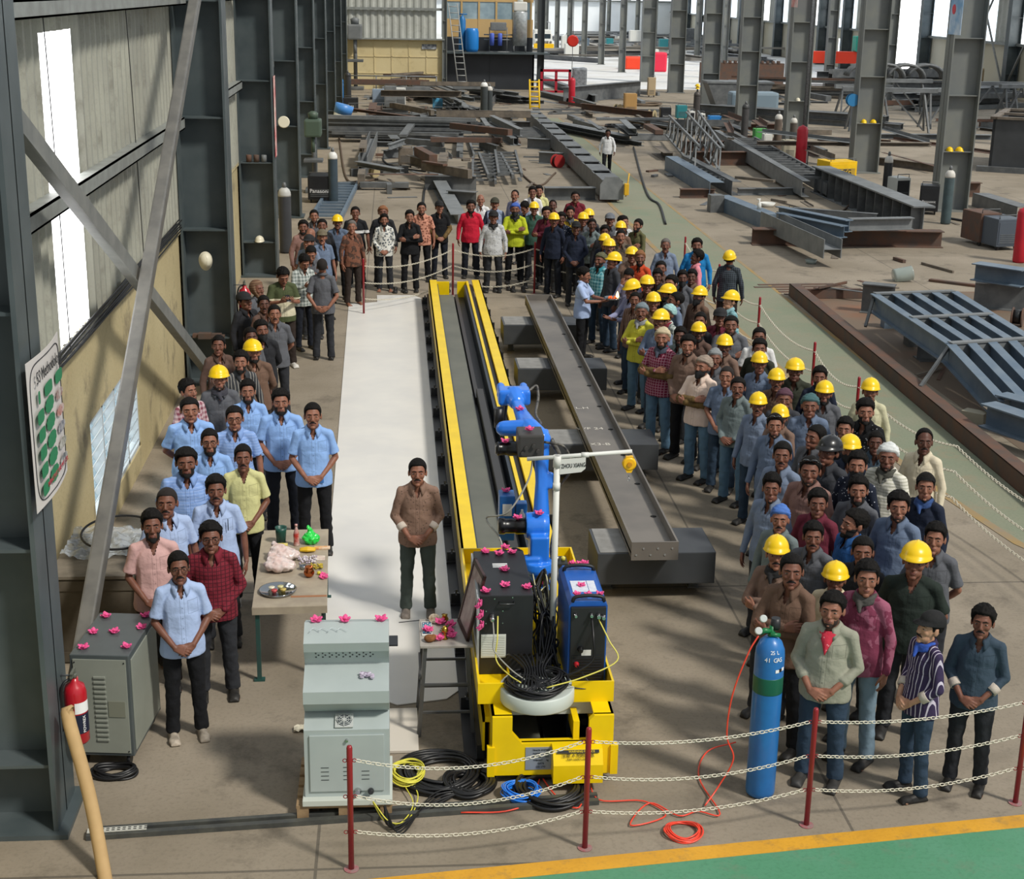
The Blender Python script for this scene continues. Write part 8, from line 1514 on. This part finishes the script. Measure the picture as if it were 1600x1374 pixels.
t = thing('storage_tank','tall white and silver tank on a stand on the platform','tank',(8.3-.35,PY,PZ)); bm = BM(); lathe(bm,[(.45,.4),(.46,2.4),(.40,2.5)],22); obj('tank_body', bm, mat('tank_foil','b8bcbc',.3,metal=.4,col2='8c9090',scale=6,mix=.7), t); bm = BM(); box(bm,-.42,.42,-.35,.35,2.5,3.05,.08); lathe(bm,[(.18,3.05),(.16,3.3)],14); obj('tank_top', bm, white, t); bm = BM(); [tube(bm,[(sx*.38,sy*.3,0),(sx*.38,sy*.3,.4)],.03,6) for sx in (-1,1) for sy in (-1,1)]; obj('stand', bm, SG, t)
item('notice_sign','small dark notice on the cream cabin','sign',(2.25,YB-.06,2.45),lambda bm: box(bm,-.45,.45,0,.03,0,.3),mat('notice_dark','2c3440',.5,col2='c8ccd0',scale=6,mix=.7),smooth=False)
t = thing('red_rack','red steel frame rack right of the black store room','rack',(10.1,93.8,0)); [obj('frame_member', (lambda b2: (box(b2,*q_), b2)[1])(BM()), mat('rack_red','a81c30',.5), t) for q_ in ((-1.0,-.85,-.1,.1,0,1.4),(.75,.9,-.1,.1,0,1.4),(-1.0,.9,-.1,.1,1.25,1.4),(-1.0,.9,-.1,.1,.7,.8),(-1.0,.9,-.1,.1,0,.12),(-.1,.05,-.1,.1,0,1.3))]
item('wrapped_pallet','tall bundle in silver wrap right of the red rack','bundle',(11.6,94.5,0),lambda bm: box(bm,-.45,.45,-.4,.4,0,1.5,.12),mat('silver_wrap','a8acb0',.2,metal=.3,col2='6c7074',scale=5,mix=.8),smooth=False)
# truck
TK = thing('truck','white and yellow pickup truck parked in the rear yard','truck',(14.9,152,0)); 
def tk(name, m, fn): bm = BM(); fn(bm); return obj(name, fixn(bm), m, TK)
tk('cab', white, lambda bm: (box(bm,-.95,.95,0,1.9,.75,1.9,.12), box(bm,-.85,.85,.15,1.8,1.75,2.25,.15))); tk('bonnet', white, lambda bm: box(bm,-.9,.9,-1.1,.1,.7,1.35,.1)); tk('bumper', mat('truck_yellow','e8b808',.4), lambda bm: box(bm,-1.0,1.0,-1.3,-1.05,.35,.95,.06))
tk('grille', blk, lambda bm: [box(bm,-.45+k*.16,-.37+k*.16,-1.14,-1.09,.95,1.2) for k in range(6)]); tk('windscreen', mat('truck_glass','2c3840',.1), lambda bm: box(bm,-.78,.78,-.03,.02,1.4,1.85,.02)); tk('cargo_bed', SG, lambda bm: (box(bm,-1.0,1.0,1.95,5.2,.8,1.5), [tube(bm,[(x,2.2,1.5),(x,2.2,2.9),(x,5,2.9)],.04,6) for x in (-.9,-.3,.3,.9)]))
for x in (-.8,.8):
    for y in (-.6,3.8): tk('wheel', black_rub, lambda bm: lathe(bm,[(.30,-.12),(.38,-.10),(.38,.10),(.30,.12)],18,Matrix.Translation((x,y,.38)) @ Matrix.Rotation(R(90),4,'Y')))
    tk('headlamp', chrome, lambda bm: lathe(bm,[(.12,0),(.12,.05)],14,Matrix.Translation((x*.85,-1.1,1.08)) @ Matrix.Rotation(R(90),4,'X')))
# crane beam, hanging rope with red drum, other colour spots
for k,(pa,pb) in enumerate((((1257,98),(1361,98)),)):
    Y_ = 104; a, b = GY(1257,90,Y_), GY(1360,92,Y_); t = thing('crane_beam','bright orange-red crane beam in the far right bay','crane'); bm = BM(); box(bm,a.x,b.x,Y_-.3,Y_+.3,a.z-.35,a.z+.45,.03); obj('girder', bm, mat('crane_orange','f04020',.45), t)
    for x in (a.x+.4,b.x-.4): bm = BM(); tube(bm,[(x,Y_,a.z-.3),(x,Y_,0)],.10,8); obj('leg', bm, SG, t)
    p_ = GY(1349,80,Y_); bm = BM(); box(bm,p_.x-.7,p_.x+.7,Y_-.5,Y_+.5,a.z+.45,a.z+1.5,.08); lathe(bm,[(.4,a.z+1.5),(.3,a.z+2.1),(.1,a.z+2.6)],12,Matrix.Translation((p_.x,Y_,0))); obj('trolley', bm, mat('trolley_teal','28a890',.5), t)
p_ = GY(895,64,90); t = thing('hanging_reel','red balancer drum hanging on a rope over the rear floor','reel',tuple(p_)); bm = BM(); lathe(bm,[(.28,-.12),(.34,-.08),(.34,.08),(.28,.12)],18,Matrix.Rotation(R(90),4,'X')); obj('drum', bm, mat('reel_bright_red','d83020',.4), t); bm = BM(); tube(bm,[(0,0,.3),(0,0,8)],.02,6); tube(bm,[(0,0,-.3),(0,0,-2.6)],.02,6); obj('rope', bm, steel_dark, t)
for px,py,m_,lb,w_,h_ in ((990,108,'f04828','orange tarpaulin over a bin between the sixth and fifth tall columns',1.6,1.0),(1028,112,'e02848','round red bin right of the sixth tall column',1.2,1.5),(1572,140,'f02848','red cabinet at the far right top',2.2,2.6),(1548,142,'c02030','dark red cabinet beside the bright red one',1.4,1.8),(1555,140,'3a78c0','blue tarpaulin heap at the far right',4.2,1.2),(1513,150,'a08c6c','brown drum rack in front of the far right wall',1.4,1.8),(1175,180,'7a8c98','grey-blue crate behind the third tall column',2.5,1.2)):
    p_ = G(px,py); item('storage_bin' if 'bin' in lb or 'crate' in lb else 'cabinet' if 'cabinet' in lb else 'covered_heap', lb, 'bin' if 'bin' in lb else 'cabinet' if 'cabinet' in lb else 'crate' if 'crate' in lb else 'heap', tuple(p_), lambda bm: box(bm,-w_/2,w_/2,-.6,.6,0,h_,.15), mat('bin_'+m_,m_,.5), smooth=False)
# inclined grey skip containers behind third column
t = thing('steel_skip','dark open steel skip behind the third tall column','skip',tuple(G(1155,172))); bm = BM(); prism(bm,[(-1.2,0),(1.2,0),(1.8,1.4),(-1.8,1.4)],1.6); obj('body', fixn(bm), SD, t); bm = BM(); box(bm,-1.85,1.85,-.05,1.65,1.4,1.5); obj('lid', bm, SG, t)
t = thing('rack_beam','brown serrated rack beam behind the fourth tall column','beam',tuple(G(1158,140))); bm = BM(); box(bm,-2.8,2.8,0,.3,.4,1.7); [box(bm,-2.7+k*.36,-2.55+k*.36,-.04,.3,1.7,1.85) for k in range(15)]; obj('body', bm, SR, t)
# big dark box frame on the far right
a = G(1500,250); t = thing('open_steel_box','large dark steel box with an open grid top at the right','steel box',(26.6,53.6,0), R(-28)); bm = BM(); box(bm,-4.2,4.2,-2.3,-2.2,.15,1.9); box(bm,-4.2,4.2,2.2,2.3,.15,1.9); box(bm,-4.2,-4.1,-2.3,2.3,.15,1.9); box(bm,4.1,4.2,-2.3,2.3,.15,1.9); obj('side_plates', bm, mat('box_black_steel','36393c',.5,col2='4a4d50',scale=1,mix=.7), t)
bm = BM(); [box(bm,-4.3+k*1.2,-4.05+k*1.2,-2.4,2.4,1.9,1.98) for k in range(8)]; [box(bm,-4.3,4.3,y,y+.25,1.9,1.99) for y in (-2.4,-.12,2.15)]; obj('top_grid', bm, ST_, t); bm = BM(); box(bm,-4.6,4.6,-2.5,-2.3,0,.2); obj('base_rail', bm, SD, t)
# trestles / stands right
def trestle(px, py, w, h, label, rz=0):
    t = thing('steel_trestle', label, 'trestle', tuple(G(px,py)), R(rz))
    bm = BM(); box(bm,-w/2,w/2,-.12,.12,h-.2,h); obj('top_beam', bm, SG, t)
    for s_ in (-1,1):
        for q_ in (-1,1): bm = BM(); bar(bm,(s_*w*.36,0,h-.2),(s_*w*.42,q_*.6,0),.09,.09); obj('leg', bm, SD, t)
    for s_ in (-1,1): bm = BM(); bar(bm,(0,0,h-.2),(s_*w*.38,0,.1),.07,.07); obj('brace', bm, SD, t)
for a_ in ((1385,205,4.4,2.0,'big braced steel trestle left of the nearest tall column',-8),(1480,200,3.0,1.9,'braced trestle right of the nearest tall column',10),(1545,190,3.2,2.0,'trestle near the far right cabinets',0),(1590,195,2.6,2.0,'trestle at the right picture edge',15),(1345,185,3.0,1.7,'small trestle table with a pale plate top',0),(1395,180,4.0,1.9,'trestle carrying the curved dark segments',0)): trestle(*a_)
item('curved_segments','dark curved steel segments piled near the bright doorway','steel segments',tuple(G(1395,180)+Vector((0,0,1.72))),lambda bm: [tube(bm,[((k-1.5)*1.1+1.0*math.cos(a),j*.3,.2+.7*math.sin(a)) for a in [q*.3 for q in range(11)]],.09,6) for k in range(4) for j in range(3)],SD)
# ---- blue grid frame at right
z8 = .80; GF = thing('steel_grid','large blue-grey steel grid frame raised on supports right of the walkway','frame')
A0,A1,A2 = G(1366,462,z8), G(1484,540,z8), G(1566,628,.45); B0,B1,B2 = G(1490,458,z8), G(1610,532,z8), G(1700,622,.45)
for k in range(5):
    t_ = k/4; p0, p1, p2 = A0.lerp(B0,t_), A1.lerp(B1,t_), A2.lerp(B2,t_); bm = BM(); sec(bm,p0-Vector((0,0,.3)),p1-Vector((0,0,.3)),.34,.16,'I'); sec(bm,p1-Vector((0,0,.3)),p2-Vector((0,0,.3)),.34,.16,'I'); obj('grid_beam', bm, SB, GF)
for p, q in ((A0,B0),(A0.lerp(A1,.52),B0.lerp(B1,.52)),(A1,B1),(A2,B2)): bm = BM(); bar(bm,p+Vector((0,0,.04)),q+Vector((0,0,.04)),.14,.03); sec(bm,p-Vector((0,0,.26)),q-Vector((0,0,.26)),.28,.10,'C'); obj('cross_member', bm, SG, GF)
for p, q in ((A0,A0+Vector((-.25,-.4,-.5))),(A1,A1+Vector((-.6,-.5,-.55)))): bm = BM(); bar(bm,p,q,.05,.05); obj('strut', bm, SD, GF)
for p in ((1390,512),(1640,560)): bm = BM(); q = G(*p); box(bm,q.x-.15,q.x+.15,q.y-.12,q.y+.12,0,.42); tag(obj('support_stub', bm, SB), ['short stub beam supporting the rear left of the blue grid frame','stub beam under the right side of the blue grid frame'][p[0]>1500], 'stub')
flat('trim_12',[(8.7,31),(13,31),(13,19),(8.9,19)],mat('floor_plate_rust','6e5f50',.8,col2='8a5434',scale=.5,mix=.8,thr=(.5,.75)),.003)
# ---- piles of sections and litter, each piece laid clear of what is already there
def ORDN(k): return f"{k}{'th' if 10 < k%100 < 14 else {1:'st',2:'nd',3:'rd'}.get(k%10,'th')}"
bpy.context.view_layer.update()
KIDS = {}
for o in SC.objects:
    r_ = o
    while r_.parent: r_ = r_.parent
    if o.type == 'MESH' and r_.get('kind') is None and r_.name.split('.')[0] not in NB.values() and r_.name.split('.')[0] not in ('electric_cable','hanging_wire','barrier_chain','gas_hose','diagonal_brace'): KIDS.setdefault(r_.name, []).append(o)
for nm_, os_ in KIDS.items():
    for o in os_:
        ps = [o.matrix_world @ Vector(c) for c in o.bound_box]; x0, x1, y0, y1 = min(p.x for p in ps), max(p.x for p in ps), min(p.y for p in ps), max(p.y for p in ps); z0, z1 = min(p.z for p in ps), max(p.z for p in ps)
        if y0 < 18 or (x1-x0)*(y1-y0) > 14 or z0 > 3: continue
        REG.append(((x0+x1)/2,(y0+y1)/2,1.0,0.0,(x1-x0)/2,(y1-y0)/2,z0,z1))
for c_ in CROWD: REG.append((c_[1],c_[2],1.0,0.0,.3,.3,0,1.8))
def heap(px, py, n, L, ang, spread, label, group, m=(SD,SG,ST_), h=.18, w=.2, layers=3, jit=6, kinds='ICBL', seed=0, pitch=.26, lim=1.9):
    """stack of sections lying roughly parallel; ang in degrees from +X"""
    ords = ('first','second','third','fourth','fifth','sixth','seventh','eighth','ninth','tenth'); rnd = random.Random(seed*7+3); pitch = max(w*1.18, .26*spread); lays = ('bottom','second','third','fourth','fifth','top'); la = [rnd.uniform(-jit,jit) for _ in range(20)]; c = G(px, py); d = Vector((math.cos(R(ang)), math.sin(R(ang)), 0)); s = Vector((-d.y, d.x, 0)); per = max(1, n//layers)
    for k in range(n):
        lay, j = divmod(k, per); a_ = R(ang+la[lay]+rnd.uniform(-.6,.6)); dd = Vector((math.cos(a_), math.sin(a_), 0)); o = c+s*((j-(per-1)/2)*pitch)+d*rnd.uniform(-.3,.3); l_ = L*rnd.uniform(.7,1.05); z = lay*(h+.012)
        z = settle(o-dd*l_/2, o+dd*l_/2, w, h, z, z+max(.32,h*1.3))
        if z is None: continue
        bm = BM(); kd = rnd.choice(kinds); sec(bm, o-dd*l_/2+Vector((0,0,z)), o+dd*l_/2+Vector((0,0,z)), h*rnd.uniform(.85,1), w*rnd.uniform(.8,1), kd); tag(obj(NB[kd], bm, rnd.choice(m)), f'{ords[j] if j < 10 else ORDN(j+1)} {lays[min(lay,5)]}-layer {label}', CB[kd], group)
HEAPS = [
 (606,216,14,8.0,-8,1,'dark steel section in the long bundle across the left bay','long bundle in the left bay',(SD,SG),.16,.2,3,3,'ICB'),
 (574,213,6,5.0,8,1,'dark section in the small bundle by the left columns','small bundle by the left columns',(SD,),.15,.2,2,6,'CL'),
 (627,222,8,5.5,-5,1,'black section in the bundle left of the four parallel beams','black bundle',(SD,),.14,.2,2,5,'CI'),
 (674,222,8,5.0,62,1,'beam in the slanting stack in the middle of the left bay','slanting stack',(SD,SG),.22,.24,2,2,'I'),
 (648,150,14,9.0,66,1.9,'weathered plank in the stack before the cream cabin','stack before the cream cabin',(ST_,SG),.15,.4,2,3,'BC'),
 (680,155,10,8.0,100,1.8,'grey section leaning in the stack before the store room','stack before the store room',(SG,ST_,SD),.18,.35,2,8,'BI'),
 (722,168,10,6.0,110,1.6,'section in the tangle left of the gas cylinder pair','tangle before the store room',(SG,SD),.2,.3,2,14,'CI'),
 (770,158,8,6.0,125,1.6,'plate in the row right of the gas cylinder pair','plates right of the cylinder pair',(SD,SG),.2,.3,2,10,'IC'),
 (640,141,14,4.5,20,1.6,'rusty offcut on the scrap heap by the cream cabin','rusty scrap heap',(SR,ST_),.16,.2,4,50,'LCB'),
 (777,232,6,7.5,97,1.1,'pale-topped I beam of the three laid side by side','three parallel beams',(SG,),.34,.28,2,2,'I'),
 (742,215,10,3.5,5,1,'short stub in the row of wired offcuts','row of wired offcuts',(SG,SD),.2,.18,2,30,'CIL'),
 (706,175,8,5.0,95,1.5,'beam lying by the far gas cylinders','beams by the far cylinders',(SD,SG),.25,.3,2,8,'I'),
 (860,155,12,11,112,1.5,'long curved grey strip lying beside the rear walkway','strips beside the rear walkway',(SD,SG),.12,.35,2,5,'CP'),
 (950,178,10,7,20,1.4,'dark pipe-like section in the tangle right of the red cylinder','tangle right of the red cylinder',(SD,),.1,.14,2,22,'BL'),
 (910,215,8,9,112,1.3,'long channel lying left of the lone walking man','channels left of the walking man',(SG,SD),.2,.3,2,4,'CI'),
 (985,235,10,6,15,1.5,'beam on the trestle behind the lone walking man','beams behind the walking man',(SD,SR),.3,.3,2,18,'IC'),
 (1010,215,12,9,120,1.4,'long grey section right of the lone walking man','sections right of the walking man',(SG,SD),.22,.25,2,12,'ICB'),
 (1060,200,12,7,110,1.6,'section in the scattered heap by the third tall column','scattered heap by the third column',(SG,ST_,SD),.15,.25,2,25,'CLI'),
 (1170,170,14,10,150,1.6,'rusty bar in the heap behind the third tall column','rusty bars behind the columns',(SR,ST_),.13,.2,4,10,'BL'),
 (1240,190,12,12,140,1.8,'dark plate beam in the rows behind the second tall column','rows behind the second column',(SD,SG),.3,.4,2,5,'IC'),
 (1330,255,12,10,160,1.7,'long grey section between the two nearest tall columns','sections between the two nearest columns',(SG,SD),.2,.3,2,7,'IC'),
 (1400,200,10,10,170,1.9,'dark beam on the floor beyond the nearest tall column','beams beyond the nearest column',(SD,SG),.3,.3,2,14,'I'),
 (1255,152,16,9,170,1.5,'rusty flat bar in the heap under the orange beam','tall heap under the orange beam',(SR,ST_,SG),.14,.2,6,14,'BP'),
 (1390,150,12,10,5,1.8,'dark girder piece stacked near the bright doorway','girder pieces near the doorway',(SD,SG),.5,.5,3,12,'IH'),
 (1500,170,12,9,20,1.8,'grey section on the stands at the right edge','sections on the right stands',(SD,SG),.3,.4,3,16,'IC'),
 (1560,150,10,9,0,1.8,'dark section at the far right under the blue tarpaulin','sections under the tarpaulin',(SD,SG),.3,.4,3,16,'IC'),
 (1275,452,5,2.2,2,1,'thin rusty flat bar beside the rear end of the kerb beam','thin bars by the kerb beam',(SR,),.05,.12,1,3,'P'),
]
for k, h_ in enumerate(HEAPS): heap(*h_[:8], m=h_[8], h=h_[9], w=h_[10], layers=h_[11], jit=h_[12], kinds=h_[13], seed=k)
# far yard: rows of stacked sections
random.seed(11)
for k,(px,py,n,L,g) in enumerate(((930,88,16,16,'white-floored rear yard, left'),(985,70,18,12,'rear yard behind the second distant post'),(1060,75,18,12,'rear yard in the middle'),(1120,85,18,14,'rear yard right of the middle'),(1150,66,18,12,'rear yard before the far right wall'),(1040,62,16,12,'most distant part of the rear yard'),(880,62,12,10,'rear yard beside the parked truck'),(1210,88,16,12,'rear yard left of the orange beam'),(935,60,14,12,'deep rear yard right of the truck'))):
    heap(px, py, n, L, random.choice((0,90,110,20)), 2.4, f'grey section stacked in the {g}', f'stacks of the {g}', (mat('yard_steel','8a8c8e',.6,col2='6c6e70',scale=1,mix=.8),SG,mat('yard_steel_tan','97928a',.7)), .18, .5, 3, 12, 'ICB', 40+k)  # dusty yard steel, also lightened for the bright, hazy far bay
for k in range(26):
    p_ = G(random.uniform(880,1180), random.uniform(62,92)); s_ = random.uniform(.5,1.3); h_ = random.uniform(.8,1.6); z_ = settle(p_-Vector((s_/2,0,0)), p_+Vector((s_/2,0,0)), 1.0, h_, 0, 1.0)
    if z_ is None or p_.x > 37: continue
    bm = BM(); box(bm,p_.x-s_/2,p_.x+s_/2,p_.y-.5,p_.y+.5,z_,z_+h_,.05); tag(obj('machine_case', bm, random.choice((steel_dark, white, SB, mat('case_teal','2a7f86',.5)))), 'small machine case among the distant steel stacks of the rear yard', 'machine', 'machine cases in the rear yard')
# single sections lying about between the stacks
for zi,(zx0,zx1,zy0,zy1,n_,txt,la,lb) in enumerate(((545,700,150,235,34,'in the rear left bay',1.5,5),(700,830,150,245,30,'in the rear centre bay',1.5,5),(870,1010,140,230,30,'left of the fifth tall column',1.5,6),(1010,1180,190,262,30,'before the third and fourth tall columns',1.5,5),(1180,1420,150,285,36,'between the nearest tall columns',2,7),(1400,1600,150,230,24,'beyond the nearest tall column',2,7),(880,1235,64,96,60,'in the bright rear yard',4,12),(560,700,235,300,16,'on the near left bay floor',.8,3))):
    for k in range(n_):
        p_ = G(random.uniform(zx0,zx1), random.uniform(zy0,zy1)); a_ = R(random.choice((0,90,random.uniform(0,180),random.uniform(80,130)))); l_ = random.uniform(la,lb)/2; d = Vector((math.cos(a_)*l_, math.sin(a_)*l_, 0)); h_, w_ = random.uniform(.10,.32)*(1.3 if zi == 6 else 1), random.uniform(.12,.4)*(2 if zi == 6 else 1)
        if abs((p_.x+d.x)-7.4) < 1.1 or abs((p_.x-d.x)-7.4) < 1.1 or abs(p_.x-7.4) < 1.1 or p_.x-abs(d.x) < -3.0 or p_.x+abs(d.x) > 38: continue
        z_ = settle(p_-d, p_+d, w_, h_, .004, .9)
        if z_ is None: continue
        bm = BM(); kd = random.choice('ICLBP'); sec(bm, p_-d+Vector((0,0,z_)), p_+d+Vector((0,0,z_)), h_, w_, kd); tag(obj(NB[kd], bm, random.choice((SD,SG,ST_,SR) if zi != 6 else (SG,MATS['yard_steel'],MATS['yard_steel_tan']))), 'single '+{'I':'beam','C':'channel','L':'angle','B':'section','P':'plate'}[kd]+' lying '+txt, CB[kd], 'single sections '+txt)
# small litter of offcuts, one object each
zn = ('on the left bay floor','in the centre rear','by the rear walkway','on the open floor right of the walkway','before the nearest tall column','under the blue grid','by the ribbed rack')
for k in range(150):
    zi = random.randrange(7); zone = (((540,700,185,320),(700,860,150,300),(860,960,130,260),(1000,1300,215,320),(1100,1500,320,470),(1440,1600,470,640),(560,720,150,210)))[zi]
    px, py = random.uniform(zone[0],zone[1]), random.uniform(zone[2],zone[3]); p_ = G(px,py); a_ = random.uniform(0,3.1); l_ = random.uniform(.25,1.4)
    if 6.4 < p_.x < 8.4: continue
    bm = BM(); kd = random.choice('PLPB'); d = Vector((math.cos(a_)*l_/2, math.sin(a_)*l_/2, 0)); h_, w_ = random.uniform(.03,.09), random.uniform(.05,.2); z_ = settle(p_-d, p_+d, w_, h_, 0.004, .8)
    if z_ is None: bm.free(); continue
    sec(bm, p_-d+Vector((0,0,z_)), p_+d+Vector((0,0,z_)), h_, w_, kd); tag(obj('steel_offcut', bm, random.choice((SD,SR,ST_))), 'small offcut lying loose '+zn[zi], 'offcut', 'loose offcuts '+zn[zi])
# hoses on floor
for k,pts in enumerate((((620,232),(604,238),(600,252),(622,262),(665,268)),((530,215),(540,275),(560,284),(590,280)),((660,330),(665,290),(680,275),(692,300),(700,330)),((756,268),(800,262),(840,290),(868,270)),((990,230),(1010,300),(1030,320),(1040,350)),((1310,300),(1330,315),(1300,340),(1255,352)),((1478,340),(1520,350),(1540,375)),((600,180),(640,176),(700,186),(745,180)),((700,190),(760,200),(790,196),(800,186)))):
    bm = BM(); tube(bm, polyline([G(*p,.03) for p in pts],8), .035, 6); tag(obj('welding_hose', bm, mat('hose_brown','5a4a3c',.7) if k%2 else black_rub), 'welding hose trailing over the workshop floor, '+['from the H beam to the cranked channel','down the left columns past the drill','draped over the broad-flanged beam','from the ladder-like frames to the red feeder','beside the walking man','from the plate girder to the wire feeder','right of the blue-grey cylinder','behind the long crosswise beam','in front of the cylinder pair'][k], 'hose')
for k,(px,py,r) in enumerate(((545,190,.7),(610,180,.6),(700,195,.8),(1010,165,.8),(1330,262,.8),(1120,205,.7),(745,200,.6),(1020,195,.9),(975,200,.8))):
    bm = BM(); coil(bm, tuple(G(px,py,.0)), r, 5, .03, 70+k, .1); tag(obj('hose_coil', bm, mat('hose_tan','7a6a58',.7) if k%2 else black_rub), 'loose hose coil on the floor '+['beside the tilted drum','behind the beam rectangle','before the cylinder pair','by the fifth column','behind the yellow box','beside the blue metal box','left of the three beams','by the wire reels','left of the plywood box'][k], 'hose')
# ================================================================ the crowd
for c_ in CROWD: make_person(c_[0], c_[1], c_[2], c_[3], R(c_[4]), *c_[5:])
# ---- things that share a label get their place in the row, counted from the left of the view
rows_ = {}
for o in SC.objects:
    if o.parent is None and 'label' in o.keys() and o.get('kind') is None: rows_.setdefault(o['label'], []).append(o)
def ordn(k): return f"{k}{'th' if 10 < k%100 < 14 else {1:'st',2:'nd',3:'rd'}.get(k%10,'th')}"
for lab, os_ in rows_.items():
    if len(os_) < 2: continue
    def sx(o):
        c = o.location if o.type == 'EMPTY' or o.location.length > .01 else sum((Vector(b) for b in o.bound_box), Vector())/8
        d = Vector(c)-Vector((0,0,EYE)); return d.dot(_r)/d.dot(_f)
    for k, o in enumerate(sorted(os_, key=sx)): o['label'] = f'{ordn(k+1)} from left, {lab}'
